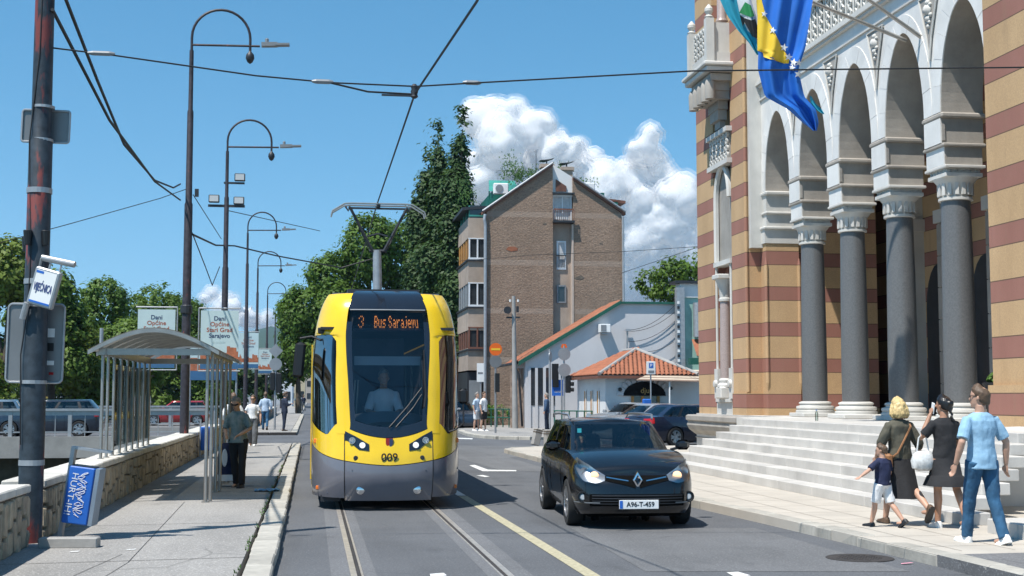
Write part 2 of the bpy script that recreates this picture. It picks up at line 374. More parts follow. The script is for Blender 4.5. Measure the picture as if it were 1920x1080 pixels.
# ------------------------------------------------------------------ rubble wall along the river
def rubble(x0, x1, y0, y1, label, seed, parts=True):
    rnd = random.Random(seed)
    wl = tag(MB().bb(x0, x1-.025, y0, y1, -.3, .70).build('stone_wall', M['mortar']), label, 'wall', 'river wall')
    y = y0
    while y < y1-.05:                       # cap slabs
        l = min(rnd.uniform(.5, 1.1), y1-y)
        o = MB().rbox((0, 0, 0), (x1-x0+.05, l-.008, .09), .015).build('cap_stone', M['wallcap'], wl); o.location = ((x0+x1)/2, y+l/2, .74+rnd.uniform(-.006, .006)); o.rotation_euler = (0, rnd.uniform(-.02, .02), 0); y += l
    if not parts: return
    def blob(cy, cz, ly, lz):
        n = 8; r0 = []; r1 = []; r2 = []; 
        for k in range(n):
            a = 2*PI*k/n+.35; kk = rnd.uniform(.92, 1.06); cx, sx = math.cos(a), math.sin(a)
            ex = math.copysign(abs(cx)**.28, cx)*ly/2*kk; ez = math.copysign(abs(sx)**.28, sx)*lz/2*kk
            r0.append((x1-.06, cy+ex, cz+ez)); r1.append((x1+rnd.uniform(-.004, .012), cy+ex*.96, cz+ez*.96)); r2.append((x1+.012+rnd.uniform(0, .02), cy+ex*.84, cz+ez*.86))
        return MB().loft([r0, r1, r2]).build('stone', M['wallstone'], wl)
    y = y0; 
    while y < y1-.06:
        wdt = rnd.uniform(.15, .34)*(1 if y < 24 else 1.9); wdt = min(wdt, y1-y); z = .10
        while z < .69:
            h = rnd.choice((.14, .2, .27, .36)); h = min(h, .695-z)
            if .695-z-h < .09: h = .695-z
            if rnd.random() < .3 and wdt > .24:
                blob(y+wdt*.27, z+h/2, wdt*.5, h*.94); blob(y+wdt*.76, z+h/2, wdt*.44, h*.94)
            else: blob(y+wdt/2, z+h/2, wdt*.95, h*.94)
            z += h
        y += wdt
rubble(-3.42, -3.02, 8, 15.15, 'near end of pale rubble stone wall ending at the painted mast', 1)
rubble(-3.42, -2.98, 15.75, 46.4, 'long low rubble stone river wall running under the glass shelter', 2)
rubble(-3.42, -3.0, 60.4, 120, 'distant stretch of river wall past the bridge junction', 3, False)
# ------------------------------------------------------------------ bridge across the river
br = thing('road_bridge', 'concrete road bridge with steel railing over the river', 'bridge')
MB().bb(-48, -3.43, 47, 60, -.2, .14).build('deck', M['asphalt'], br)
MB().bb(-48, -3.43, 46.6, 47.0, -.34, .37).build('edge_beam', M['concrete'], br); MB().bb(-48, -3.43, 60, 60.4, -.34, .37).build('edge_beam', M['concrete'], br)
MB().bb(-48, -3.43, 48, 59, -1.3, -.2).build('girder', M['soil'], br)
for yy in (46.8, 60.2):
    rr = MB().bb(-46, -3.6, yy-.09, yy+.09, 1.23, 1.31).build('handrail', M['galv'], br)
    MB().bb(-46, -3.6, yy-.02, yy+.02, .5, .54).build('rail', M['galv'], br)
    if yy < 50: MB().bb(-46, -3.6, yy-.03, yy+.03, 1.08, 1.23).build('upper_rail', M['galv'], br)
    pm = None
    for k in range(22):
        x = -4.2-k*1.93
        if pm is None: pm = MB().bb(-.06, .06, -.05, .05, .36, 1.24).mesh('post', M['galv'])
        o = link('post', pm, br); o.location = (x, yy, 0)
        for q in range(1, 4):
            if yy < 50:
                o = link('baluster', bpy.data.meshes.get('baluster') or MB().bb(-.012, .012, -.012, .012, .36, 1.1).mesh('baluster', M['galv']), br); o.location = (x-q*.48, yy, 0)
# ================================================================== city hall with striped walls and arcade
def stripe_mat():
    m = NT('striped_plaster'); co = m.coord(); z = m.n('SeparateXYZ', Vector=co).outputs[2]
    fr = m.math('FRACT', m.math('SUBTRACT', z, .40)); red = m.math('LESS_THAN', fr, .385)
    d = m.math('MINIMUM', m.math('ABSOLUTE', m.math('SUBTRACT', fr, .385)), m.math('MINIMUM', fr, m.math('SUBTRACT', 1.0, fr)))
    ln = m.math('LESS_THAN', d, .010)
    n1 = m.ramp(m.noise(1.1, 6, .6, co, stretch=(1, 1, .4)), [(.3, 0.0), (.72, 1.0)]); n2 = m.ramp(m.noise(45, 3, .6, co), [(.3, 0.0), (.7, 1.0)])
    be = m.mix(n1, (.49, .32, .165), (.60, .40, .215)); re = m.mix(n1, (.285, .12, .092), (.35, .155, .122))
    a = m.mix(red, be, re); a = m.mix(m.math('MULTIPLY', n2, .34), a, (.2, .12, .07)); a = m.mix(ln, a, (.12, .07, .045))
    st = m.ramp(m.noise(2.2, 5, .65, co, stretch=(1, 1, .12)), [(.58, 0.0), (.8, 1.0)]); a = m.mix(m.math('MULTIPLY', st, .5), a, (.24, .16, .10))
    m.col(a).p(Roughness=.85); m.bump(m.noise(60, 4, .6, co), .25, .008); return m.mat
M['stripe'] = stripe_mat()
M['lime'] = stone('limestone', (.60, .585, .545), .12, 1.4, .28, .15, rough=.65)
M['soffit'] = stone('shaded_stone', (.40, .365, .32), .2, 1.6, .5, .25)  # darker copy of the limestone, painting shade into soffits, reveals and imposts
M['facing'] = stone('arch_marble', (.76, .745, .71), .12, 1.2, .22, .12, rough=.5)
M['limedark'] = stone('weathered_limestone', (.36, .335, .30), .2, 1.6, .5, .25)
M['granite'] = mat('grey_granite', (.125, .127, .128), .38, var=.16, vs=28, bump=.05, bs=80)
M['pinkgran'] = mat('pink_granite', (.36, .29, .27), .35, var=.2, vs=40)
ch = thing('city_hall', 'ornate city hall with beige and brick red striped walls and stone arcade', 'building', (13, 30, 0))
def cb(mb, name, m, smooth=False, parent=ch):
    o = mb.build(name, m, parent, smooth); 
    if parent is ch: o.matrix_parent_inverse = Matrix.Translation((-13, -30, 0))
    return o
FZ = 1.2; CX = 13.0; CY = [33.15, 30.52, 27.89, 25.26]; XF, XB = 12.55, 13.45; SP = 7.47; AP = 9.55
# floor and inner walls
cb(MB().bb(10.95, 19, 15.5, 31.5, .0, FZ-.004).bb(12.0, 19, 31.5, 40.6, .0, FZ-.004), 'floor', M['marble'])
cb(MB().bb(17.2, 17.6, 15, 41, FZ, 10.2), 'inner_wall', M['stripe'])
cb(MB().bb(13.6, 17.2, 40.0, 40.4, FZ, 10.2), 'inner_wall', M['stripe']); cb(MB().bb(13.6, 17.2, 15.2, 15.6, FZ, 10.2), 'inner_wall', M['stripe'])
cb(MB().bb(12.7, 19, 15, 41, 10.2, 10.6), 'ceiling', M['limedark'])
for y in CY+[22.6, 35.8]:
    cb(MB().bb(16.75, 17.2, y-.45, y+.45, FZ, 6.4).bb(16.65, 17.2, y-.52, y+.52, 6.4, 6.75).bb(16.8, 17.2, y-.4, y+.4, 6.75, 10.2), 'pilaster', M['lime'])
    for k in range(6): cb(MB().rbox((16.735, y, FZ+.44+k*.86), (.06, .89, .84), .012), 'stone_block', M['limedark'])
for y in [34.4, 31.8, 29.2, 26.6, 23.9]:
    p = [(17.18, y-.75, FZ), (17.18, y+.75, FZ)]+[(17.18, y+.75*math.cos(a), 4.2+1.2*math.sin(a)) for a in [PI*k/10 for k in range(11)]]
    cb(MB().ext(p, (-.05, 0, 0)), 'doorway', M['dkmetal'])
# columns
for i, y in enumerate(CY):
    col = MB().lathe([(.315, 1.57), (.325, 1.7), (.325, 2.6), (.31, 4.4), (.29, 5.72)], 36); cl = cb(col, 'column', M['granite'], 40); cl.location = (0, 0, 0)
    for v in cl.data.vertices: v.co.x += CX; v.co.y += y
    b = MB().lathe([(.50, 1.30), (.50, 1.36), (.46, 1.38), (.49, 1.42), (.48, 1.47), (.40, 1.49), (.39, 1.52), (.42, 1.545), (.41, 1.575), (.335, 1.60)], 36, (CX, y, 0)); b.rbox((CX, y, 1.25), (1.04, 1.04, .10), .012)
    b2 = b.build('base', M['lime'], cl, 40)
    cp = MB().lathe([(.30, 5.70), (.345, 5.71), (.345, 5.76), (.30, 5.77), (.31, 5.9), (.36, 6.05), (.43, 6.14), (.44, 6.16)], 32, (CX, y, 0))
    for k in range(16):
        a = 2*PI*k/16; cp.box((CX+.335*math.cos(a), y+.335*math.sin(a), 5.93), (.05, .075, .24), rz=a)
    cp.rbox((CX, y, 6.20), (.80, .80, .09), .01)
    cp.build('capital', M['lime'], cl, 40)
    fz = MB().bb(CX-.36, CX+.36, y-.36, y+.36, 6.245, 6.33)
    for s in range(4):
        for k in range(5):
            t = -.28+k*.14; d = .365
            pos = ((CX+t, y-d), (CX+d, y+t), (CX+t, y+d), (CX-d, y+t))[s]; ax = (0, PI/2, 0, PI/2)[s]
            fz.box((pos[0], pos[1], 6.29), (.10, .03, .025), rz=ax, ry=.7).box((pos[0], pos[1], 6.29), (.10, .03, .025), rz=ax, ry=-.7)
    fz.rbox((CX, y, 6.36), (.88, .92, .06), .012).build('capital_frieze', M['lime'], cl)
    im = MB().bb(CX-.40, CX+.40, y-.39, y+.39, 6.39, 6.80).rbox((CX, y, 6.80), (.94, .92, .07), .02).bb(CX-.45, CX+.45, y-.36, y+.36, 6.83, 7.36)
    im.rbox((CX, y, 7.41), (.98, .90, .11), .03); im.build('impost', M['soffit'], cl); MB().bb(CX-.475, CX-.451, y-.36, y+.36, 6.84, 7.35).bb(CX-.425, CX-.401, y-.385, y+.385, 6.395, 6.76).build('impost_facing', M['facing'], cl)  # impost colour carries painted shade; pale slabs keep its street face bright
    for s in (-1, 1): MB().box((CX-.42, y+s*.372, 7.06), (.06, .04, .34)).build('impost_bracket', M['limedark'], cl)
# arches
def arc_pts(a, n=16, rise=AP-SP, ex=0.0):
    out = []
    for k in range(n+1):
        t = PI/2*k/n; out.append(((a+ex)*math.cos(t)**1.12, SP+(rise+ex*1.1)*math.sin(t)))
    return out[::-1] if False else out
BAY = [(35.8+.0, CY[0]), (CY[0], CY[1]), (CY[1], CY[2]), (CY[2], CY[3]), (CY[3], 22.63)]
TOP = 10.45
for bi, (y1, y0) in enumerate(BAY):
    cy = (y0+y1)/2; hb = (y1-y0)/2; a = hb-.37
    half = arc_pts(a); prof = [(cy-u, z) for u, z in half]+[(cy+u, z) for u, z in half[::-1][1:]]
    prof = [(cy-hb, SP), ]+prof+[(cy+hb, SP)]
    mb = MB(); n = len(prof)
    vs = []
    for (y, z) in prof: vs += [(XF, y, z), (XB, y, z), (XF, y, TOP), (XB, y, TOP)]
    fs = []
    for k in range(n-1):
        p, q = k*4, k*4+4
        fs += [(p, q, q+2, p+2)]; f2 = globals().setdefault('_sf', []); f2 += [(p+1, p+3, q+3, q+1), (p, p+1, q+1, q)]
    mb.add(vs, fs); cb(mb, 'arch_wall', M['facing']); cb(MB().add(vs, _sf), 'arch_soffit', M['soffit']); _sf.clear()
    # voussoirs standing slightly proud
    cs = [(cy-u, z, -1) for u, z in arc_pts(a, 24)]+[(cy+u, z, 1) for u, z in arc_pts(a, 24)[::-1][1:]]
    inn = [(y, z) for y, z, s in cs]; m_ = 12; N_ = len(inn)-1
    def outp(t):
        y, z = inn[t]; p0 = inn[max(t-1, 0)]; p1 = inn[min(t+1, N_)]
        d = Vector((p1[0]-p0[0], p1[1]-p0[1])).normalized(); nn = Vector((-d.y, d.x)); w_ = .36 if z < 8.4 else .40
        q = Vector((y, z))+nn*w_
        q.x = max(cy-hb+.006, min(cy+hb-.006, q.x)); q.y = min(q.y, 10.02); return q
    for k in range(m_):
        t0, t1 = k*N_//m_, (k+1)*N_//m_; ring = [inn[t] for t in range(t0, t1+1)]; o_ = [tuple(outp(t)) for t in range(t1, t0-1, -1)]
        poly = ring+o_; c_ = Vector((sum(p[0] for p in poly)/len(poly), sum(p[1] for p in poly)/len(poly)))
        poly = [Vector(p)+(c_-Vector(p)).normalized()*.004 for p in poly]
        cb(MB().ext([(XF+.004, p.x, p.y) for p in poly], (-.022-.004*(k % 2), 0, 0)), 'voussoir', M['facing'])
    # plain marble courses beside the arch foot
    # spandrel panel with carved rosette on the pier line
    if bi < 4:
        yy = y0
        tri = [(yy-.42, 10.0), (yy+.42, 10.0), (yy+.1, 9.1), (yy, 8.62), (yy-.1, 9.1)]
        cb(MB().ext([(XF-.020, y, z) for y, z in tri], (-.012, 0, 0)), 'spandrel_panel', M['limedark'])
        fr = MB()
        for (p, q) in zip(tri, tri[1:]+tri[:1]): fr.tube([(XF-.04, p[0], p[1]), (XF-.04, q[0], q[1])], .022, 6)
        cb(fr, 'spandrel_frame', M['lime'])
        og = MB().lathe([(.0, 0), (.12, .02), (.10, .06), (.04, .10), (0, .11)], 14, (XF-.03, yy, 9.62), 'x')
        og = MB()
        for (dy, dz, r) in ((0, .18, .07), (0, .02, .13), (0, -.16, .08), (.11, -.10, .05), (-.11, -.10, .05), (.1, .12, .045), (-.1, .12, .045), (0, -.32, .05), (.05, -.24, .04), (-.05, -.24, .04)):
            og.lathe([(.001, -r*.8), (r*.6, -r*.65), (r, 0), (r*.9, .02)], 10, (XF-.05, yy+dy, 9.66+dz), 'x')
        cb(og, 'carved_ornament', M['lime'], 50)
# string course, frieze, wall above
cb(MB().bb(XF-.10, XB, 22.3, 35.9, 10.45, 10.52).bb(XF-.16, XB, 22.3, 35.9, 10.523, 10.60).bb(XF-.05, XB, 22.3, 35.9, 10.1, 10.14), 'string_course', M['lime'])
cb(MB().bb(XF+.04, XB, 22.3, 35.9, 10.602, 15), 'upper_wall', M['lime'])
fr = MB()
for k in range(30):
    y = 22.6+k*.45
    for s in (-1, 1):
        fr.tube([(XF, y+s*.2*math.cos(a)*math.sin(a*1), 10.72+.9*t/8) for t in range(9) for a in [PI*t/8*2]], .03, 5)
    fr.tube([(XF, y+.225, 10.7), (XF, y+.225, 11.6)], .022, 5)
cb(fr, 'lattice_frieze', M['lime'], 50)
cb(MB().bb(XF-.10, XB, 22.3, 35.9, 10.602, 10.69).bb(XF-.10, XB, 22.3, 35.9, 11.62, 11.72), 'frieze_rail', M['lime'])
# left pier: front plane 12.1
PX = 12.1
cb(MB().bb(PX, 16, 35.9, 37.15, FZ, 16), 'pier', M['stripe']); cb(MB().bb(PX, 16, 38.85, 40.62, .3, 16), 'pier', M['stripe'])
cb(MB().bb(PX+.34, 16, 37.153, 38.847, FZ, 16), 'niche_back', M['stripe'])
cb(MB().bb(12.54, 13.5, 35.45, 35.897, FZ, 6.0), 'respond', M['stripe'])
for x in (12.54, 13.5): cb(MB().tube([(x, 35.452, 1.9), (x, 35.452, 2.1), (x, 35.452, 5.4), (x, 35.452, 5.6)], [.01, .05, .05, .01], 8), 'corner_roll', M['stripe'])
cb(MB().bb(12.5, 13.5, 35.42, 35.897, 6.003, 6.4).rbox((13, 35.62, 6.43), (1.08, .56, .08), .02).bb(12.55, 13.45, 35.40, 35.897, 6.46, 7.36).rbox((13, 35.6, 7.41), (1.0, .62, .11), .03).rbox((13, 35.61, 6.85), (.98, .58, .07), .02), 'impost', M['lime'])
cb(MB().bb(PX-.05, 14, 35.86, 37.10, FZ-.003, 1.82), 'pier_plinth', M['stripe'])
MBn = MB()
cb(MB().bb(PX+.02, PX+.336, 37.16, 38.84, 1.0, 1.56).bb(PX-.06, PX+.33, 37.3, 38.7, 1.56, 1.66), 'niche_pedestal', M['lime'])
for y in (37.30, 38.70):
    cb(MB().bb(PX-.04, PX+.3, y-.16, y+.16, 1.66, 2.55).lathe([(.02, -.08), (.1, -.07), (.12, 0)], 14, (PX-.04, y, 2.1), 'x'), 'carved_slab', M['lime'])
    cb(MB().tube([(PX+.02, y, 2.55), (PX+.02, y, 5.7)], .045, 8), 'roll_moulding', M['lime'])
cn = MB().lathe([(.165, 2.25), (.17, 3.0), (.15, 4.55)], 16, (PX+.05, 38, 0)); cn = cb(cn, 'colonnette', M['pinkgran'], 40)
MB().rbox((PX+.05, 38, 1.83), (.5, .5, .34), .03).lathe([(.26, 2.0), (.26, 2.06), (.2, 2.12), (.22, 2.2), (.17, 2.26)], 16, (PX+.05, 38, 0)).build('base', M['lime'], cn, 40)
MB().lathe([(.15, 4.53), (.19, 4.55), (.19, 4.62), (.16, 4.65), (.19, 4.95), (.27, 5.15), (.29, 5.2)], 16, (PX+.05, 38, 0)).rbox((PX+.05, 38, 5.27), (.62, .62, .14), .02).build('capital', M['lime'], cn, 40)
# arched blind panel above
pn = [(37.35, 5.75), (38.65, 5.75)]+[(38+.65*math.cos(a), 7.6+1.0*math.sin(a)) for a in [PI*k/12 for k in range(13)]]
cb(MB().ext([(PX+.10, y, z) for y, z in pn], (.2, 0, 0)), 'blind_panel', M['limedark'])
fr = MB().tube([(PX+.02, y, z) for y, z in [pn[0]]+pn[:1:-1]+[pn[1]]][1:], .09, 6); fr.bb(PX-.05, PX+.3, 37.2, 38.8, 5.62, 5.76)
cb(fr, 'panel_frame', M['lime'], 40)
cb(MB().bb(PX+.01, PX+.3, 37.16, 38.84, 8.55, 8.7), 'panel_sill', M['lime'])
# pierced balustrade and corbelled oriel
bl = MB()
for k in range(7):
    for j in range(4): bl.lathe([(.10, -.03), (.10, .03), (.055, .03), (.055, -.03), (.10, -.03)], 10, (PX-.08, 37.22+k*.26, 8.82+j*.2), 'x', cap=False)
cb(bl, 'pierced_panel', M['lime'], 50); cb(MB().bb(PX-.04, PX+.3, 37.1, 38.9, 8.64, 9.56), 'balustrade_back', M['limedark'])
cb(MB().bb(PX-.16, PX+.3, 37.0, 39.0, 8.56, 8.70).bb(PX-.18, PX+.3, 36.98, 39.02, 9.5, 9.64), 'balustrade_rail', M['lime'])
lv = [(9.72, .12, .25), (9.95, .22, .4), (10.25, .25, .5), (10.5, .42, .72), (10.75, .45, .78), (11.0, .62, .98), (11.2, .68, 1.02)]
ob = MB()
for (z0, d0, w0), (z1, d1, w1) in zip(lv, lv[1:]): ob.bb(PX-d0, PX+.05, 38-w0, 38+w0, z0, z1-.002)
cb(ob, 'corbel', M['limedark'])
od = MB()
for k in range(5): od.lathe([(.15, 10.45), (.16, 10.9), (.1, 11.05), (.02, 11.1)], 10, (PX-.60, 37.15+k*.42, 0))
cb(od, 'stalactite_carving', M['limedark'], 40)
cb(MB().rbox((PX-.28, 38, 11.31), (1.02, 2.3, .16), .03).rbox((PX-.3, 38, 11.45), (1.14, 2.44, .12), .03), 'oriel_cornice', M['lime'])
cb(MB().bb(PX-.66, PX, 37.05, 38.95, 11.51, 11.85), 'oriel_base', M['lime'])
op = MB().bb(PX-.6, PX, 37.1, 38.9, 11.852, 12.75); cb(op, 'oriel_panel', M['lime'])
ol = MB()
for k in range(5):
    for j in range(4): ol.lathe([(.10, -.03), (.10, .03), (.05, .03), (.05, -.03), (.10, -.03)], 8, (PX-.62, 37.4+k*.28, 12.0+j*.2), 'x', cap=False)
cb(ol, 'oriel_tracery', M['lime'], 50)
for y in (37.1, 38.9): cb(MB().bb(PX-.74, PX-.5, y-.12, y+.12, 11.51, 12.85).lathe([(.10, 12.85), (.14, 12.9), (.07, 12.96), (.13, 13.06), (.13, 13.14), (.02, 13.28)], 12, (PX-.62, y, 0)), 'finial_post', M['lime'])
cb(MB().lathe([(.19, 12.9), (.14, 13.0), (.14, 16)], 14, (PX-.1, 37.5, 0)), 'oriel_shaft', M['pinkgran'], 40)
# fluted corner fillets between pier faces
cb(MB().tube([(PX+.02, 35.9, 1.85), (PX+.02, 35.9, 14)], .05, 8), 'corner_roll', M['stripe'])
cb(MB().bb(PX+.1, XF+.1, 35.7, 35.9, 5.9, 14), 'jamb_strip', M['lime'])
# right pier
cb(MB().bb(PX, 16, 15.0, 22.3, 1.0, 16), 'pier', M['stripe']); cb(MB().bb(PX-.07, 16, 15, 22.36, 1.0, 1.93), 'pier_plinth', M['stripe'])
cb(MB().bb(PX-.03, PX+.2, 15, 20.7, 1.9, 2.75).bb(PX-.1, PX+.2, 15, 20.9, 1.0, 1.86), 'pier_panel', M['lime'])
pp = [(11.95, 1.22), (11.2, 1.2), (11.12, 1.12), (11.2, 1.06), (11.35, 1.0), (11.42, .9), (11.25, .82), (11.05, .72), (11.0, .6), (11.12, .5), (11.4, .42), (11.95, .42)]
cb(MB().ext([(x, 14, z) for x, z in pp], (0, 7.2, 0)), 'pier_base', M['lime'])
cb(MB().bb(10.7, 12.1, 13.2, 21.0, .1, .42), 'pier_base', M['marble'])
# left pedestal with bowl moulding
def slabring(x0, y0, y1, prof):
    b = MB(); rings = []
    for off, z in prof: rings.append([(x0-off+.12, y0-off, z), (x0-off, y0-off+.12, z), (x0-off, y1, z), (13, y1, z), (13, y0-off, z)])
    return b.loft(rings)
cb(slabring(11.95, 35.6, 40.7, [(-.1, .0), (-.1, .42), (-.02, .46), (-.12, .5), (.0, .58), (.16, .70), (.24, .84), (.2, .96), (.27, 1.0), (.27, 1.12), (.2, 1.16)]), 'pedestal', M['limedark'])
cb(MB().bb(10.62, 12.1, 30.7, 32.4, .12, FZ), 'cheek_block', M['lime'])
# ------------------------------------------------------------------ steps, one slab after another
st = thing('stone_staircase', 'wide white marble steps rising to the arcade of the striped building', 'staircase', (9, 23, 0)); rnd = random.Random(12)
SB = {}
for i in range(7):
    x0 = 8.06+.37*i; z1 = .12+.1543*(i+1)-(.004 if i == 6 else 0); y0, y1 = 15.75+.42*i, 30.2+(.12*i); y = y0
    x1 = x0+.40 if i < 6 else 11.0
    while y < y1-.01:
        l = rnd.uniform(.9, 1.9)
        if y1-y-l < .5: l = y1-y
        b = MB().rbox(((x0+x1)/2, y+l/2, z1-.08), (x1-x0+rnd.uniform(0, .012), l-.006, .16), .010)
        o = b.build('step_slab', M['marble'], st); o.matrix_parent_inverse = Matrix.Translation((-9, -23, 0)); y += l
o = MB().bb(8.4, 11.0, 18.4, 30.2, .0, .25).bb(9.2, 11.0, 18.4, 30.2, .25, .6).bb(10.0, 11.0, 18.4, 30.2, .6, .9).build('core', M['marble'], st); o.matrix_parent_inverse = Matrix.Translation((-9, -23, 0))
for (x0, x1, y0, y1, z0, z1) in ((7.95, 12.5, 11.6, 14.9, .1, .29), (8.5, 12.5, 11.6, 14.4, .29, .46), (10.4, 12.5, 11.6, 14.4, .46, .62)):
    y = y0
    while y < y1-.01:
        l = min(1.3, y1-y); o = MB().rbox(((x0+x1)/2, y+l/2, (z0+z1)/2), (x1-x0, l-.006, z1-z0), .01).build('step_slab', M['marble'], st); o.matrix_parent_inverse = Matrix.Translation((-9, -23, 0)); y += l
# weeds at the step foot, bottle, urn
bt = thing('water_bottle', 'small clear plastic water bottle left on the top step', 'bottle', (10.85, 27.6, FZ))
MB().lathe([(.032, 0), (.034, .02), (.034, .16), (.014, .21), (.014, .225)], 12).build('body', M['shelterglass'], bt, 40); MB().lathe([(.017, .225), (.017, .245)], 10).build('cap', M['blue'], bt)
ur = tag(MB().lathe([(.16, 0), (.2, .05), (.3, .35), (.34, .6), (.28, .74), (.33, .8), (.33, .84), (.24, .84)], 20).build('urn', M['dkmetal'], None, 40), 'dark urn planter standing between the granite columns', 'urn'); ur.location = (15.4, 28.2, FZ)
tw = MB(); rw = random.Random(5)
for k in range(60):
    a = rw.random()*6.3; e = rw.uniform(.2, 1.2); tw.tube([(0, 0, 0), (.25*math.cos(a)*math.cos(e), .25*math.sin(a)*math.cos(e), .3*math.sin(e))], [.01, .05], 4)
o = tw.build('shrub', M['weed'], ur); o.location = (0, 0, .8)
# ------------------------------------------------------------------ flags on a pole from the facade
M['flagblue'] = mat('flag_blue', (.008, .13, .52), .7, var=.12, vs=2); M['flagyellow'] = mat('flag_yellow', (.74, .50, .03), .7, var=.08, vs=2)
M['flagteal'] = mat('flag_teal', (.02, .33, .47), .7, var=.1, vs=2); M['flagwhite'] = mat('flag_white', (.72, .74, .75), .7, var=.05); M['flaggreen'] = mat('flag_green', (.03, .28, .09), .7, var=.08); M['flagblack'] = mat('flag_black', (.015, .015, .016), .7, var=.05)
def cloth(rows, D, amp, ph, n=26):
    """rows: (y px, x left px, x right px); returns surface function over u, v in 0..1 at about D metres"""
    ys = [r[0] for r in rows]
    def fn(u, v, off=0.0):
        y = lerp(ys[0], ys[-1], v); xl = interp([(r[0], r[1]) for r in rows], y); xr = interp([(r[0], r[2]) for r in rows], y)
        d = D+amp*math.sin(u*9+ph+v*3)*(.4+v*.6)+amp*.4*math.sin(u*21+v*7+ph)+off
        return AD(lerp(xl, xr, u), y, d)
    def uv(px, py):
        return ((px-interp([(r[0], r[1]) for r in rows], py))/max(1, interp([(r[0], r[2]) for r in rows], py)-interp([(r[0], r[1]) for r in rows], py)), (py-ys[0])/(ys[-1]-ys[0]))
    def dep(px, py, off=0.0):
        u, v = uv(px, py); return AD(px, py, D+amp*math.sin(u*9+ph+v*3)*(.4+v*.6)+amp*.4*math.sin(u*21+v*7+ph)+off)
    fn.uv = uv; fn.dep = dep; return fn
def patch(fn, poly, off, nu=14):
    """fill a polygon given in (u, v) with a small grid on the cloth"""
    b = MB(); bm = bmesh.new(); vs = [bm.verts.new((u, v, 0)) for u, v in poly]; bm.faces.new(vs)
    bmesh.ops.triangulate(bm, faces=bm.faces); bmesh.ops.subdivide_edges(bm, edges=bm.edges, cuts=4, use_grid_fill=True)
    bm.verts.index_update(); b.add([fn(v.co.x, v.co.y, off) for v in bm.verts], [tuple(v.index for v in f.verts) for f in bm.faces]); bm.free(); return b
fb = cloth([(-60, 1412, 1530), (0, 1418, 1524), (90, 1422, 1510), (130, 1421, 1497), (181, 1434, 1508), (205, 1478, 1530), (230, 1505, 1535), (245, 1524, 1532)], 27.2, .10, .3)
f1 = thing('national_flag', 'blue flag with yellow triangle and white stars hanging by the facade', 'flag', fb(.5, 0))
def fpart(b, name, m, par, loc):
    o = b.build(name, m, par, 60); o.matrix_parent_inverse = Matrix.Translation(-Vector(loc)); return o
fpart(MB().grid(lambda u, v: fb(u, v), 40, 44), 'field', M['flagblue'], f1, f1.location)
yt = cloth([(-60, 1416, 1424), (0, 1418, 1428), (30, 1420, 1436), (60, 1420, 1452), (96, 1420, 1470), (97, 1430, 1472), (108, 1432, 1478), (112, 1448, 1480), (119, 1470, 1479)], 27.05, .07, .9)
def on_blue(p):
    d = p-CP; k = d.dot(_fw); return fb.dep(960+d.dot(_rt)/k*F, 540-d.dot(_up)/k*F, -.02)
fpart(MB().grid(lambda u, v: on_blue(yt(u, v)), 24, 44), 'triangle', M['flagyellow'], f1, f1.location)
for (sx, sy, r) in ((1433, 26, 6), (1449, 57, 7), (1470, 89, 8), (1479, 107, 8), (1488, 117, 8), (1485, 127, 7), (1497, 139, 8), (1498, 118, 7)):
    pts = [fb.dep(sx+r*(1 if k % 2 == 0 else .42)*math.sin(k*PI/5+.2), sy-r*(1 if k % 2 == 0 else .42)*math.cos(k*PI/5+.2), -.04) for k in range(10)]
    fpart(MB().ext(pts, _fw*.01), 'star', M['flagwhite'], f1, f1.location)
ft = cloth([(-60, 1335, 1400), (0, 1350, 1408), (30, 1364, 1418), (60, 1386, 1421), (80, 1404, 1424), (103, 1419, 1425)], 27.6, .08, 2)
f2 = thing('city_flag', 'turquoise flag with white, green and black emblem beside the blue flag', 'flag', ft(.5, 0))
fpart(MB().grid(lambda u, v: ft(u, v), 26, 30), 'field', M['flagteal'], f2, f2.location)
for nm, m, pts in (('emblem_white', 'flagwhite', ((1383, -30), (1404, -30), (1418, 30), (1421, 62), (1421, 74), (1402, 58), (1386, 22))), ('emblem_green', 'flaggreen', ((1386, 24), (1397, 4), (1408, 10), (1415, 30), (1407, 32))), ('emblem_black', 'flagblack', ((1387, 28), (1396, 34), (1408, 38), (1416, 36), (1421, 52), (1421, 72), (1411, 69), (1407, 52), (1396, 42), (1393, 50)))):
    fpart(patch(ft, [ft.uv(x, y) for x, y in pts], {'flagwhite': -.015, 'flaggreen': -.028, 'flagblack': -.036}[m]), nm, M[m], f2, f2.location)
tl = cloth([(180, 1518, 1521), (195, 1520, 1530), (205, 1528, 1541), (214, 1543, 1546)], 27.3, .03, 0)
fpart(MB().grid(lambda u, v: tl(u, v), 6, 8), 'tail', M['flagteal'], f2, f2.location)
for nm, p0, lab in (('flagpole', AD(1527, -70, 27.25), 'slanted flagpole holding the blue flag out from the facade'), ('flagpole', AD(1330, -70, 27.7), 'slanted flagpole holding the turquoise flag out from the facade')):
    e = Vector((12.6, p0.y+.6, p0.z-2.2)) if False else Vector((12.58, p0.y+.3, p0.z-1.4))
    tag(MB().tube([p0+Vector((-.1, 0, .1)), e], [.03, .045], 8).build(nm, M['steel']), lab, 'flagpole')
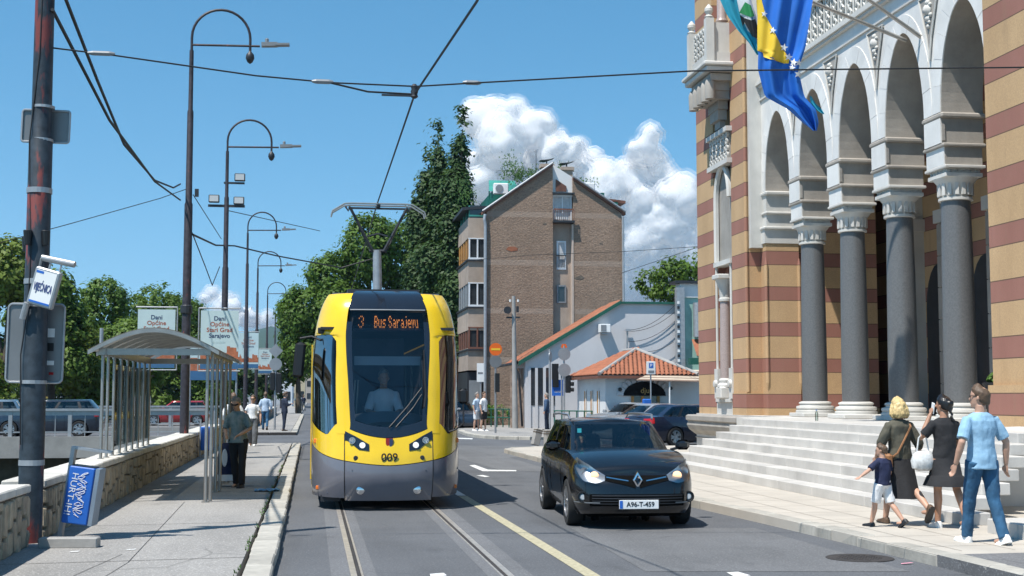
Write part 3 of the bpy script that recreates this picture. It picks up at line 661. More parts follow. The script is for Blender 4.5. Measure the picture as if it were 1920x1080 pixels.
# ================================================================== masts, lamps, wires
def polemat(name, c, red=.0, scale=2.0):
    m = NT(name); co = m.coord(); n = m.noise(scale, 6, .65, co, stretch=(1, 1, .3)); n2 = m.noise(9, 4, .6, co)
    a = m.mix(m.ramp(n2, [(.3, 0.0), (.7, 1.0)]), sc(c, .6), sc(c, 1.5))
    if red: a = m.mix(m.ramp(n, [(.62-red, 0.0), (.66-red, 1.0)]), a, (.20, .045, .038))
    m.col(a).p(Roughness=.5, Specular_IOR_Level=.4); m.bump(n2, .2, .005); return m.mat
M['mast'] = polemat('peeling_mast_paint', (.028, .038, .048), .075)
M['lamp'] = polemat('lamp_post_paint', (.035, .03, .036), .02, 3)
M['signback'] = mat('sign_back', (.20, .205, .21), .42, .3, var=.1, vs=2)
M['signback2'] = mat('sign_back_light', (.30, .31, .32), .42, .3, var=.08, vs=2)
def rrect(w, h, r, n=5):
    out = []
    for cx, cy, a0 in ((w/2-r, h/2-r, 0), (-w/2+r, h/2-r, PI/2), (-w/2+r, -h/2+r, PI), (w/2-r, -h/2+r, 3*PI/2)):
        out += [(cx+r*math.cos(a0+PI/2*k/n), cy+r*math.sin(a0+PI/2*k/n)) for k in range(n+1)]
    return out
MX, MY = -3.07, 15.5
ms = thing('tram_mast', 'thick dark catenary mast with peeling red paint beside the rubble wall', 'mast', (MX, MY, 0))
mm = MB().tube([(0, 0, .0), (0, 0, 4.62), (0, 0, 4.66), (0, 0, 5.2), (0, 0, 8.2)], [.135, .13, .112, .11, .10], 20); mm.build('pole', M['mast'], ms, 30)
for z in (1.0, 3.02, 4.05): MB().lathe([(.138, z-.03), (.14, z-.03), (.14, z+.03), (.138, z+.03)], 20).build('band', M['galv'], ms)
MB().tube([(-.1, -.12, 1.2), (-.13, -.1, 2.2), (-.06, -.13, 2.75), (-.05, -.12, 3.4), (-.11, -.08, 4.6), (-.02, -.11, 5.6), (0, -.1, 7)], .008, 5).build('cable', M['wire'], ms)
for k, (a, z) in enumerate(((2.6, 3.45), (4.2, 3.5), (5.4, 3.5))):
    x, y = .17*math.cos(a), .17*math.sin(a); MB().lathe([(.035, -.08), (.05, .08), (.045, .085), (.03, -.05)], 12, (x, y, z)).box((x*.7, y*.7, z-.04), (.12, .05, .03), rz=a).build('flood_lamp', M['black'], ms)
def signplate(name, label, w, h, loc, rz, mback, r=.05, tilt=0, stickers=()):
    t = thing(name, label, 'sign', loc, rz); p = rrect(w, h, r)
    MB().ext([(x, 0, z) for x, z in p], (0, .02, 0)).build('plate', mback, t)
    rim = MB(); rim.tube([(x, -.004, z) for x, z in p]+[(p[0][0], -.004, p[0][1])], .014, 6); rim.build('rim', M['galv'], t)
    for x, z, sw, sh, m in stickers: MB().bb(x-sw/2, x+sw/2, -.008, -.0015, z-sh/2, z+sh/2).build('sticker', m, t)
    t.rotation_euler = (0, tilt, rz); return t
a, b = AY(15, 570, MY+.16), AY(118, 717, MY+.16); stk = [(.16, .12, .1, .1, M['white']), (.17, -.04, .07, .09, M['black']), (.16, -.22, .11, .05, M['white']), (.19, -.34, .05, .03, M['red'])]
sp = signplate('large_sign', 'back of a large grey rounded sign plate with stickers on the mast', abs(b.x-a.x), abs(a.z-b.z), ((a.x+b.x)/2, MY+.16, (a.z+b.z)/2), -.08, M['signback'], .05, .015, stk)
for z in (.42, -.44): MB().lathe([(.145, z-.02), (.145, z+.02)], 16, (.04, -.16, 0)).build('clamp', M['galv'], sp)
a, b = AY(42, 206, MY+.14), AY(130, 268, MY+.14)
sp = signplate('small_sign', 'back of a small grey rectangular sign high on the mast', abs(b.x-a.x), abs(a.z-b.z), ((a.x+b.x)/2, MY+.14, (a.z+b.z)/2), -.05, M['signback'], .03, .02)
for z in (.19, -.19): MB().lathe([(.125, z-.015), (.125, z+.015)], 16, (0, -.14, 0)).build('clamp', M['galv'], sp)
# tilted stop sign
c = AY(84, 540, MY-.3); ss = thing('tram_stop_sign', 'white tilted stop sign reading VIJEĆNICA bracketed on the mast', 'sign', c, -.55); ss.rotation_euler = (0, .27, -.35); ss.scale = (1.2, 1, 1.25)
MB().rbox((0, 0, 0), (.26, .07, .34), .012).build('case', M['galv'], ss)
MB().bb(-.105, .105, -.039, -.034, -.145, .145).build('face', M['white'], ss); MB().bb(-.105, .105, -.041, -.0395, -.145, -.128).bb(-.105, -.03, -.041, -.0395, .118, .14).build('stripe', M['blue'], ss)
text('lettering', 'VIJEĆNICA', .042, mat('sign_ink', (.05, .06, .2), .5, var=0), ss, (0, -.042, -.005), (PI/2, 0, 0), .001, .0006, sx=.95).scale = (1, 2.4, 1)
MB().tube([(-.12, .02, .25), (.22, .02, .27)], .028, 12).build('lamp_tube', M['galv'], ss)
MB().tube([(-.02, .02, .17), (-.02, .02, .26)], .01, 6).build('arm', M['galv'], ss); MB().tube([(.09, .02, .17), (.09, .02, .26)], .01, 6).build('arm', M['galv'], ss)
MB().tube([(-.14, .05, .24), (-.16, .12, .0), (-.15, .06, -.18)], .014, 6).build('bracket', M['galv'], ss); MB().tube([(-.15, .03, -.17), (-.16, .05, -.32)], .03, 10).build('sleeve', M['galv'], ss)
# bin
c = G(122, 1012, .12); bn = thing('litter_bin', 'tilted blue metal litter bin with white graffiti on a grey post', 'bin', (c.x, c.y, .12), -.12); bn.rotation_euler = (0, .13, -.12)
MB().rbox((.10, 0, .52), (.29, .24, .64), .012).build('box', M['blue'], bn); MB().bb(.255, .30, -.122, .122, .20, .84).build('side_panel', mat('bin_side', (.24, .30, .36), .45, .2), bn)
MB().bb(-.08, -.035, -.05, .05, .0, 1.02).bb(-.08, .38, -.05, .05, 1.022, 1.05).build('post', M['galv'], bn); MB().bb(-.03, .23, -.10, .10, .842, .85).build('opening', M['black'], bn)
gw = mat('graffiti_white', (.72, .74, .78), .6, var=.05)
t = text('graffiti', 'HURT-IH!', .10, gw, bn, (.02, -.123, .53), (PI/2, PI/2, 0), .0008, 0, sx=1.15); t.rotation_euler = (PI/2, R(94), 0)
gs = MB(); rw = random.Random(4); pts = []
for k in range(46): pts.append((.125+.05*math.sin(k*2.1)+.02*math.sin(k*.7), -.124, .80-.52*k/45+.03*math.cos(k*1.7)))
fine = []
for p0, p1, p2, p3 in zip(pts, pts[1:], pts[2:], pts[3:]):
    for t_ in (0, .33, .66): fine.append(tuple(.5*((2*p1[i])+(-p0[i]+p2[i])*t_+(2*p0[i]-5*p1[i]+4*p2[i]-p3[i])*t_*t_+(-p0[i]+3*p1[i]-3*p2[i]+p3[i])*t_**3) for i in range(3)))
gs.tube(fine, .003, 4).build('graffiti', gw, bn)
blk = tag(MB().rbox((0, 0, .05), (.62, .17, .11), .01).build('kerb_block', M['concrete']), 'loose grey concrete kerb block lying at the foot of the blue bin', 'block'); c = G(130, 1026, .12); blk.location = (c.x, c.y, .12); blk.rotation_euler = (0, 0, -.1)
# street lamps
LM = {}
def lamp_parts(root):
    if not LM:
        LM['pole'] = MB().tube([(0, 0, 0), (0, 0, 5.9), (0, 0, 5.95), (0, 0, 8.3), (0, 0, 8.35), (0, 0, 9.9)], [.115, .105, .085, .08, .06, .055], 14).mesh('pole', M['lamp'], 30)
        LM['hoop'] = MB().tube([(0, 0, 9.9), (0, 0, 10.1)]+[(.75-.75*math.cos(a), 0, 10.25+.75*math.sin(a)) for a in [PI*k/16 for k in range(17)]]+[(1.5, 0, 9.95)], .035, 8).mesh('hoop', M['lamp'], 40)
        LM['crossbar'] = MB().tube([(0, 0, 10.05), (1.75, 0, 10.08)], .03, 8).mesh('crossbar', M['lamp'])
        LM['lantern'] = MB().box((2.0, 0, 10.13), (.42, .2, .1), ry=-.05).box((2.33, 0, 10.14), (.38, .24, .05), ry=-.05).lathe([(.05, .18), (.05, .28), (.02, .3)], 8, (1.93, 0, 10)).mesh('lantern', M['grey'])
        LM['globe'] = MB().lathe([(.02, 9.66), (.07, 9.7), (.115, 9.8), (.1, 9.9), (.04, 9.97), (.03, 10.0)], 12, (1.5, 0, -.05)).mesh('globe', M['dkmetal'], 40)
    for k, me in LM.items(): link(k, me, root)
lp = [((-3.2, 34.9), 1.0, 'tall dark hooped street lamp carrying two festival banners on the stone wall'), ((-2.97, 46.3), .98, 'hooped street lamp with three floodlights on its post by the bridge junction'),
      ((-3.45, 71.5), 1.0, 'hooped street lamp with one small banner just past the bridge junction'), ((-3.6, 89), .98, 'hooped street lamp with a tiny banner behind the diamond sign back'), ((-3.7, 112), .97, None), ((-3.8, 140), .97, None), ((-3.9, 175), .97, None), ((-4.0, 220), .97, None)]
LAMPS = []
for i, ((x, y), s, lab) in enumerate(lp):
    t = thing('street_lamp', lab or 'dark hooped street lamp farther down the riverside pavement', 'street lamp', (x, y, .7 if i == 0 else .12), 0, 'hooped street lamps along the river')
    lamp_parts(t); t.scale = (1, 1, (11.15 if i == 0 else 11.4*s)/11.0); LAMPS.append(t)
t = LAMPS[0]
MB().lathe([(.13, 3.1), (.15, 3.12), (.15, 3.3), (.13, 3.32)], 12).box((.2, 0, 6.2), (.1, .06, .2)).build('clamp', M['dkmetal'], t)
t = LAMPS[1]
for (x, z) in ((-.42, 8.25), (.42, 8.2), (.44, 9.0)):
    fl = MB().rbox((x, -.05, z), (.36, .16, .26), .02).build('floodlight', M['black'], t); MB().bb(x-.15, x+.15, -.15, -.135, z-.1, z+.1).build('lens', M['lampglass'], fl)
MB().bb(-.62, .62, -.05, .05, 7.98, 8.06).bb(-.1, .6, -.05, .05, 8.78, 8.84).build('floodlight_bar', M['dkmetal'], t)
# banners
M['banner'] = mat('banner_pale', (.50, .62, .62), .6, var=.05); M['inkblue'] = mat('ink_navy', (.03, .05, .12), .6, var=0); M['inkred'] = mat('ink_rust', (.36, .10, .05), .6, var=.05); M['inkteal'] = mat('ink_teal', (.04, .13, .26), .6, var=.1)
bands = mat('print_rust', (.40, .13, .06), .6, var=.3, vs=9)
def banner(c, w, h, label, sgn, full=True):
    t = thing('festival_banner', label, 'banner', c, 0, None)
    MB().bb(-w/2, w/2, -.015, .015, -h/2, h/2).build('sheet', M['banner'], t)
    MB().tube([(-w/2-.05, 0, h/2+.06), (w/2+.05, 0, h/2+.06)], .022, 8).build('top_bar', M['galv'], t); MB().tube([(-w/2-.05, 0, -h/2-.05), (w/2+.05, 0, -h/2-.05)], .018, 8).build('bottom_bar', M['galv'], t)
    MB().tube([(-sgn*(w/2+.05), 0, h/2+.06), (-sgn*(w/2+.05), 0, -h/2-.05)], .018, 8).build('side_bar', M['galv'], t)
    for k, (s, m) in enumerate((('Dani', 'inkblue'), ('Općine', 'inkred'), ('Stari Grad', 'inkred'), ('Sarajevo', 'inkblue'))):
        text('lettering', s, w*.165, M[m], t, (0, -.017, h/2-w*(.22+.155*k)), (PI/2, 0, 0), .001, w*.003)
    text('lettering', '2-12.6.2024.', w*.07, M['banner'], t, (0, -.017, h/2-w*.86), (PI/2, 0, 0), .001)
    b = MB(); rw = random.Random(9); x = -w/2
    while x < w/2-.02:
        l = min(rw.uniform(.04, .13)*w, w/2-x); b.bb(x, x+l, -.019, -.0155, -h/2+.16*h, -h/2+h*rw.uniform(.26, .40)); x += l
    b.build('printed_city', bands, t)
    b = MB(); x = -w/2+.03
    for k in range(5):
        b.lathe([(w*.085, -.0165), (w*.085, -.0155)], 12, (-w*.4+k*w*.2, 0, -h/2+.16*h), 'y')
    b.build('printed_arches', M['banner'], t); MB().bb(-w/2, w/2, -.0215, -.0195, -h/2, -h/2+.11*h).build('printed_river', M['inkteal'], t)
    return t
L0 = LAMPS[0].location
def bnr(px0, px1, y0, y1, Y, label, sgn):
    a, b = AY(px0, y0, Y), AY(px1, y1, Y); return banner(((a.x+b.x)/2, Y, (a.z+b.z)/2), b.x-a.x, a.z-b.z, label, sgn)
bnr(259, 327, 580, 690, 34.9, 'pale festival banner on the river side of the lamp behind the shelter', -1)
bnr(377, 446, 582, 692, 34.9, 'pale festival banner on the road side of the lamp behind the shelter', 1)
bnr(447, 484, 624, 690, 71.5, 'small pale banner on the next lamp beyond the junction', 1)
bnr(485, 509, 655, 700, 90, 'pale banner far down the river pavement behind the sign plates', 1)
bd = thing('banner_gantry', 'printed banner with city picture on two posts behind the shelter', 'banner', (AY(400, 700, 66).x, 66, 0))
MB().bb(-1.1, 1.1, -.02, .02, 2.5, 4.3).build('sheet', M['banner'], bd)
b = MB(); rw = random.Random(2); x = -1.1
while x < 1.0:
    l = rw.uniform(.15, .35); b.bb(x, min(x+l, 1.1), -.026, -.021, 2.9, 2.9+rw.uniform(.3, .7)); x += l
b.build('printed_city', bands, bd); MB().bb(-1.1, 1.1, -.032, -.027, 2.5, 2.95).build('printed_river', M['inkteal'], bd)
for x in (-1.1, 1.1): MB().tube([(x, .05, 0), (x, .05, 4.4)], .05, 8).build('post', M['galv'], bd)
# ------------------------------------------------------------------ glass shelter
sh = thing('tram_shelter', 'steel tram shelter with curved ribbed roof and glass side panes', 'shelter', (-2.4, 23, .12))
X0, X1, Y0, Y1 = -3.14, -1.58, 20.9, 26.6
lx = lambda x: x+2.4; ly = lambda y: y-23; lz = lambda z: z-.12
def arch(x): t = (x-(-3.33))/(1.93); return 2.36+.34*math.sin(PI*max(0, min(1, t)))
for k, y in enumerate([Y0, Y0+.55]+[Y0+1.2+.78*j for j in range(7)]):
    MB().tube([(lx(X0), ly(y), lz(.78)), (lx(X0), ly(y), lz(2.36))], .024, 10).lathe([(.05, lz(.78)), (.05, lz(.80))], 8, (lx(X0), ly(y), 0)).build('post', M['steel'], sh, 40)
for k, y in enumerate([Y0, Y0+.18, Y0+2.1, Y0+2.3, Y0+4.5, Y0+4.7]):
    MB().tube([(lx(X1+.02*(k % 2)*3), ly(y), 0), (lx(X1+.02*(k % 2)*3), ly(y), lz(2.38))], .027, 10).lathe([(.06, 0), (.06, .015)], 8, (lx(X1), ly(y), 0)).build('post', M['steel'], sh, 40)
for k in range(4):
    y = Y0+1.25+k*1.3; MB().bb(lx(X0-.03), lx(X0-.018), ly(y), ly(y+1.22), lz(.92), lz(2.25)).build('glass_pane', M['shelterglass'], sh)
MB().bb(lx(X1-.05), lx(X1+.05), ly(Y0-.1), ly(Y1), lz(2.36), lz(2.47)).build('beam', M['steel'], sh); MB().bb(lx(X0-.05), lx(X0+.05), ly(Y0-.1), ly(Y1), lz(2.36), lz(2.47)).build('beam', M['steel'], sh)
MB().bb(lx(X0), lx(X1), ly(Y0-.06), ly(Y0), lz(2.36), lz(2.46)).build('cross_beam', M['steel'], sh); MB().bb(lx(X0), lx(X1), ly(Y1-.06), ly(Y1), lz(2.36), lz(2.46)).build('cross_beam', M['steel'], sh)
xs = [-3.33+1.93*k/20 for k in range(21)]
for k in range(9):
    y = Y0-.25+k*.83; MB().loft([[(lx(x), ly(y), lz(arch(x))), (lx(x), ly(y+.05), lz(arch(x))), (lx(x), ly(y+.05), lz(arch(x)+.06)), (lx(x), ly(y), lz(arch(x)+.06))] for x in xs]).build('rib', M['steel'], sh)
pm = NT('polycarbonate'); pm.t.nodes.remove(pm.b); d_ = pm.n('BsdfTranslucent'); d_.inputs[0].default_value = (.42, .41, .38, 1); t_ = pm.n('BsdfTransparent'); t_.inputs[0].default_value = (.5, .5, .48, 1); mx = pm.n('MixShader'); mx.inputs[0].default_value = .35
df = pm.n('BsdfDiffuse'); df.inputs[0].default_value = (.33, .32, .30, 1); m2 = pm.n('MixShader'); m2.inputs[0].default_value = .18
for a_, b_ in ((t_.outputs[0], mx.inputs[1]), (d_.outputs[0], mx.inputs[2]), (mx.outputs[0], m2.inputs[1]), (df.outputs[0], m2.inputs[2]), (m2.outputs[0], pm.out.inputs[0])): pm.t.links.new(a_, b_)
MB().loft([[(lx(x), ly(Y0-.25), lz(arch(x)+.065)), (lx(x), ly(Y1+.25), lz(arch(x)+.065)), (lx(x), ly(Y1+.25), lz(arch(x)+.073)), (lx(x), ly(Y0-.25), lz(arch(x)+.073))] for x in xs]).build('roof_sheet', pm.mat, sh, 30)
MB().tube([(lx(-3.2), ly(Y0+.2), lz(2.4)), (lx(-3.2), ly(Y0+.2), lz(2.78))], .03, 8).build('stub_post', M['galv'], sh)
# blue bin by the wall farther along, litter
b2 = thing('litter_bin', 'plain blue litter bin standing by the wall behind the shelter posts', 'bin', (-2.7, 36, .12)); MB().rbox((0, 0, .5), (.32, .3, .62), .02).build('box', M['blue'], b2); MB().bb(-.2, -.16, -.04, .04, 0, 1).build('post', M['galv'], b2)
c = G(500, 921, .12); lt = MB(); rw = random.Random(3)
lt.grid(lambda u, v: (u*.42-.2, v*.3-.15, .02+.05*noise.noise((u*4, v*4, 2))+.03*abs(noise.noise((u*9, v*9, 5)))), 14, 10)
o = tag(lt.build('plastic_bag', mat('bag_blue', (.14, .25, .38), .35, var=.3, vs=20), None, 60), 'crumpled blue plastic bag lying by the kerb', 'litter'); o.location = (c.x, c.y, .12)
for px, py in ((128, 1024+12), (235, 1032)):
    c = G(px, py, .12); o = tag(MB().add([(0, 0, .003), (.09, .01, .006), (.11, .05, .01), (.02, .06, .004)], [(0, 1, 2, 3)]).build('paper_scrap', M['white']), 'small white paper scrap on the pavement by the bin', 'litter', 'paper scraps'); o.location = (c.x, c.y, .121)
c = G(1690, 1059); o = tag(MB().add([(0, 0, .003), (.14, .01, .012), (.13, .06, .01), (.02, .05, .004)], [(0, 1, 2, 3)]).build('paper_scrap', mat('pink_paper', (.7, .3, .38), .6, var=.3, vs=30)), 'pink and white paper scrap on the road by the kerb', 'litter'); o.location = (c.x, c.y, .006)
# ------------------------------------------------------------------ overhead wires
def wire(pts, label, r=.012, sag=0, name='overhead_wire', parent=None, m='wire'):
    out = []
    for a, b in zip(pts, pts[1:]):
        a, b = Vector(a), Vector(b); n = 10 if sag else 2
        for k in range(n): t = k/n; p = a.lerp(b, t); p.z -= sag*4*t*(1-t); out.append(p)
    out.append(Vector(pts[-1])); o = MB().tube(out, r, 5).build(name, M[m])
    return tag(o, label, 'wire')
SPZ = AY(780, 165, 15.2)
wire([AY(100, 90, 15.5), AY(215, 104, 15.45), AY(480, 142, 15.35), AY(620, 155, 15.3), AY(780, 162, 15.2), AY(900, 155, 15.1), AY(1300, 133, 14.7), (13.0, 14.0, AY(1920, 97, 14).z+.05)], 'span wire crossing the road from the mast to the striped building', .010)
wire([AY(618, 155, 15.3), AY(690, 172, 15.25), AY(778, 177, 15.2)], 'short steady arm wire below the span wire over the track', .012)
ins = thing('wire_insulator', 'ribbed insulator hanging where the span wire meets the contact wire', 'insulator', AY(777, 172, 15.2))
MB().lathe([(.02, -.08), (.045, -.06), (.035, -.03), (.045, 0), (.035, .03), (.045, .06), (.02, .09)], 12).build('body', M['dkmetal'], ins, 40); MB().bb(-.38, .0, -.012, .012, -.06, -.04).build('arm', M['dkmetal'], ins)
for px, py, l, lab in ((190, 100, .3, 'grey clamp insulator on the span wire next to the mast'), (605, 153, .25, 'rod insulator on the span wire left of the track'), (885, 155, .22, 'pale rod insulator on the span wire right of the track')):
    p = AY(px, py, 15.3); o = tag(MB().tube([(-l/2, 0, .0), (-l*.3, 0, 0), (l*.3, 0, 0), (l/2, 0, 0)], [.014, .028, .028, .014], 8).build('insulator', M['grey']), lab, 'insulator'); o.location = p
wire([(1.46, 8, 5.25), (1.42, 11.5, 5.25), AY(778, 176, 15.2), (1.16, 24.3, 5.27), (1.3, 46, 5.3), (1.1, 80, 5.3), (1.18, 200, 5.3)], 'tram contact wire above the track', .013, name='contact_wire')
# feeder cables from mast to lamp
wire([AY(98, 18, 15.4), AY(205, 225, 20), AY(290, 340, 28), AY(338, 375, 34.8)], 'thick black feeder cable drooping from the mast to the lamp post', .022)
wire([AY(122, -4, 15.4), AY(182, 150, 18), AY(232, 270, 23), AY(290, 338, 29), AY(325, 352, 33), AY(338, 345, 34.8)], 'twisted black cable drooping beside the feeder cable', .022)
wire([AY(0, 455, 30), AY(130, 420, 32), AY(300, 372, 34), AY(348, 355, 34.9)], 'thin guy wire running out over the river from the lamp', .010)
wire([AY(428, 395, 46.3), AY(600, 433, 60)], 'thin wire from the floodlight post over the road', .015)
wire([AY(362, 440, 34.9), AY(405, 460, 44), AY(440, 461, 50), AY(520, 480, 56), AY(640, 502, 62), (3, 62, 8.2)], 'black cable crossing above the road behind the tram', .03)
wire([AY(360, 436, 34.9), AY(385, 500, 40), AY(398, 535, 42), AY(412, 500, 46)], 'slack black cable loop hanging between two lamp posts', .016)
wire([AY(362, 365, 34.9), AY(415, 448, 46)], 'thin wire sloping from the first lamp to the second', .012)
wire([AY(855, 490, 62), AY(1000, 478, 60), AY(1165, 472, 58), AY(1313, 462, 50)], 'thin wire crossing in front of the brick house', .012, name='house_wire')
wire([AY(1165, 512, 60), AY(1313, 462, 50)], 'thin wire sloping to the striped building corner', .012, name='house_wire')
# ------------------------------------------------------------------ signs and signals
def post(t, h, r=.035, m='galv', x=0): MB().tube([(x, 0, 0), (x, 0, h)], r, 10).build('post', M[m], t, 40)
def disc(t, name, x, z, r, m, y=-.03, th=.02): return MB().lathe([(r, y), (r, y-th)], 28, (x, 0, z), 'y').build(name, M[m], t)
M['orange'] = mat('sign_orange', (.75, .13, .01), .45, var=.05); M['yel'] = mat('sign_yellow', (.8, .5, .03), .45, var=.05)
def at(px, py, z=.12): c = G(px, py, z); return (c.x, c.y, z)
p = at(929, 812); Yp = p[1]; zz = lambda y: AY(929, y, Yp).z-.12
t = thing('no_entry_sign', 'orange no entry sign with yellow bar above a grey round sign on a post', 'sign', p); post(t, zz(643), .045, 'grey'); disc(t, 'disc', 0, zz(655), .28, 'orange'); MB().bb(-.2, .2, -.056, -.0505, zz(655)-.045, zz(655)+.045).build('bar', M['yel'], t); disc(t, 'round_plate', 0, zz(678), .27, 'signback')
MB().bb(-.03, .16, -.16, .16, zz(735), zz(700)).build('signal_box', M['black'], t)
t = thing('info_sign', 'white rectangular timetable board on a slim post near the bushes', 'sign', at(901, 800)); post(t, 3.3, .03); Yp = t.location.y
a, b = AY(894, 681, Yp), AY(907, 716, Yp); MB().bb(a.x-t.location.x, b.x-t.location.x, -.06, -.03, b.z-.12, a.z-.12).build('board', M['white'], t); MB().bb(a.x-t.location.x+.05, b.x-t.location.x-.05, -.066, -.0605, (b.z+a.z)/2-.2, (b.z+a.z)/2-.1).build('print', M['grey'], t)
p = at(1031, 805); Yp = p[1]
t = thing('sign_post', 'slim grey post with round sign plate seen edge on beside the blue direction sign', 'sign', p); zz = lambda y: AY(1031, y, Yp).z-.12
post(t, zz(655), .05); o = disc(t, 'round_plate', 0, 0, .26, 'signback2'); o.location = (0, 0, zz(669)); o.rotation_euler = (0, 0, 1.1)
MB().bb(.1, .75, -.05, -.02, zz(742), zz(712)).build('blue_board', M['blue'], t); text('lettering', 'centar', .16, M['white'], t, (.43, -.052, zz(734)), (PI/2, 0, 0)); MB().bb(.12, .42, -.12, .12, zz(726), zz(682)).build('signal_box', M['black'], t)
p = at(1058, 806); Yp = p[1]; zz = lambda y: AY(1058, y, Yp).z-.12
t = thing('double_sign_post', 'two grey round sign backs stacked on a post with a traffic light', 'sign', p); post(t, zz(648), .045); post(t, zz(700), .04, 'grey', -.12)
disc(t, 'round_plate', 0, zz(664), .30, 'signback2', -.06); disc(t, 'round_plate', 0, zz(694), .31, 'signback2', -.06)
MB().ext([(-.16, -.02, zz(652)), (.16, -.02, zz(652)), (.1, -.02, zz(645)), (-.1, -.02, zz(645))], (0, .02, 0)).build('top_plate', M['orange'], t)
tl_ = MB().rbox((.2, .05, zz(720)), (.24, .22, .85), .03).build('traffic_light', M['black'], t)
for k in range(3): MB().lathe([(.09, 0), (.1, .18)], 12, (.30, .05, zz(720)+.27-.27*k), 'x').build('visor', M['black'], tl_)
p = at(1221, 818); Yp = p[1]; zz = lambda y: AY(1221, y, Yp).z-.12
t = thing('parking_sign', 'white parking sign board with blue P on a slim post by the parked cars', 'sign', p); post(t, zz(676), .03); MB().rbox((0, -.05, zz(690)), (.36, .08, .52), .01).build('board', M['white'], t); MB().bb(-.09, .09, -.096, -.0915, zz(690)+.0, zz(690)+.2).build('panel', M['blue'], t); text('lettering', 'P', .17, M['white'], t, (0, -.098, zz(690)+.1), (PI/2, 0, 0), .001, .004); MB().bb(-.12, .12, -.096, -.0915, zz(690)-.2, zz(690)-.1).build('print', M['grey'], t)
t = thing('parking_meter', 'tall blue parking ticket machine beside the parking sign', 'machine', at(1213, 822)); MB().rbox((0, 0, .75), (.30, .26, 1.5), .03).build('cabinet', M['blue'], t); MB().bb(-.1, .1, -.14, -.131, .9, 1.25).build('panel', M['white'], t)
# triangular and round sign plates on the left pavement with traffic light
p = at(515, 806); Yp = p[1]; zz = lambda y: AY(515, y, Yp).z-.12
t = thing('sign_post', 'grey post with diamond sign back, round sign back and traffic light by the crossing', 'sign', p); post(t, zz(645), .05); r = .34
MB().ext([(0, -.06, zz(658)+r), (r, -.06, zz(658)), (0, -.06, zz(658)-r), (-r, -.06, zz(658))], (0, .02, 0)).build('diamond_plate', M['signback2'], t); disc(t, 'round_plate', 0, zz(683), .30, 'signback2', -.05)
MB().rbox((-.13, 0, zz(715)), (.24, .24, .85), .03).build('traffic_light', M['black'], t); MB().rbox((.17, 0, zz(718)), (.24, .24, .95), .03).build('traffic_light', M['black'], t)
# utility pole with spotlight
p = at(966, 803); Yp = p[1]; zz = lambda y: AY(966, y, Yp).z-.12
t = thing('utility_pole', 'pale weathered concrete utility pole with a round spotlight near the top', 'pole', p); MB().tube([(0, 0, 0), (-.08, 0, zz(555))], [.15, .09], 12).build('pole', M['concrete'], t, 40)
MB().lathe([(.02, .12), (.17, .1), (.19, -.12), (.15, -.12)], 18, (-.42, -.12, zz(582)), 'y').build('spotlight', M['dkmetal'], t, 40); MB().lathe([(.14, -.115), (.05, -.10)], 18, (-.42, -.12, zz(582)), 'y').build('lens', M['lampglass'], t)
MB().bb(-.45, .25, -.05, .05, zz(597), zz(594)).box((.12, 0, zz(580)), (.12, .12, .3)).build('bracket', M['dkmetal'], t)
for k in range(3): MB().lathe([(.05, 0), (.05, .12)], 8, (-.25+k*.2, 0, zz(566))).build('insulator', M['white'], t)
# bollards and fence
for (px, py, tilt) in ((1003, 834, .25), (1028, 838, 0.0), (1044, 832, 0.03)):
    o = thing('stone_bollard', 'leaning square stone bollard at the corner kerb' if tilt > .1 else 'upright square stone bollard by the sign posts', 'bollard', at(px, py), .2, 'square stone bollards'); o.rotation_euler = (0, tilt, .2)
    MB().rbox((0, 0, .27), (.24, .24, .56), .02).build('shaft', M['concrete'], o); MB().bb(-.125, .125, -.125, .125, .40, .44).bb(-.125, .125, -.125, .125, .48, .51).build('groove_band', M['mortar'], o)
fn = thing('green_fence', 'dark green tubular pedestrian fence along the far pavement', 'fence', (0, 0, 0))
a = [G(910, 800, .12), G(966, 802, .12)]; b = [G(1040, 808, .12), G(1110, 810, .12)]
for q in (a, b):
    for k in range(6):
        p = q[0].lerp(q[1], k/5); MB().tube([p, p+Vector((0, 0, .95))], .03, 6).build('post', M['green'], fn)
    for z in (.5, .93): MB().tube([q[0]+Vector((0, 0, z)), q[1]+Vector((0, 0, z))], .028, 6).build('rail', M['green'], fn)
# ================================================================== the tram
def paint(name, c, rough=.25, coat=.8):
    m = NT(name); n = m.ramp(m.noise(2.5, 4), [(.3, 0.0), (.7, 1.0)]); m.col(m.mix(n, sc(c, .94), sc(c, 1.05))).p(Roughness=rough, Coat_Weight=coat, Coat_Roughness=.05); return m.mat
M['tyel'] = paint('tram_yellow', (.80, .52, .008)); M['tgrey'] = paint('tram_grey', (.15, .15, .172), .3, .6); M['tblk'] = paint('tram_black', (.012, .013, .018), .12, 1)
M['seat'] = mat('seat_fabric', (.07, .08, .12), .8, var=.2); M['intw'] = mat('interior_panel', (.35, .36, .37), .5, var=.05)
TX, TY = 1.18, 20.25
tr = thing('tram', 'yellow and grey low floor tram number 009 with a black windscreen mask', 'tram', (TX, TY, 0))
PLAN = [(0, 0, 0), (.35, .35, .03), (.66, .66, .11), (.80, .785, .185), (.95, .89, .29), (1.15, 1.0, .46), (1.4, 1.085, .70), (1.75, 1.15, 1.05), (2.2, 1.165, 1.5), (3, 1.165, 2.3), (12, 1.165, 11.3), (31, 1.165, 30.3)]
PX_ = [(p[0], p[1]) for p in PLAN]; PY_ = [(p[0], p[2]) for p in PLAN]
WZ = [(.1, .97), (.35, .995), (.7, 1.0), (1.2, 1.0), (2.3, .995), (2.7, .965), (3.0, .915), (3.2, .86), (3.36, .78), (3.42, .70)]
NZ = [(.1, .16), (.25, .08), (.5, .0), (.75, .02), (1.05, .10), (1.3, .18), (2.0, .38), (2.6, .56), (3.0, .70), (3.2, .80), (3.36, 1.0), (3.42, 1.2)]
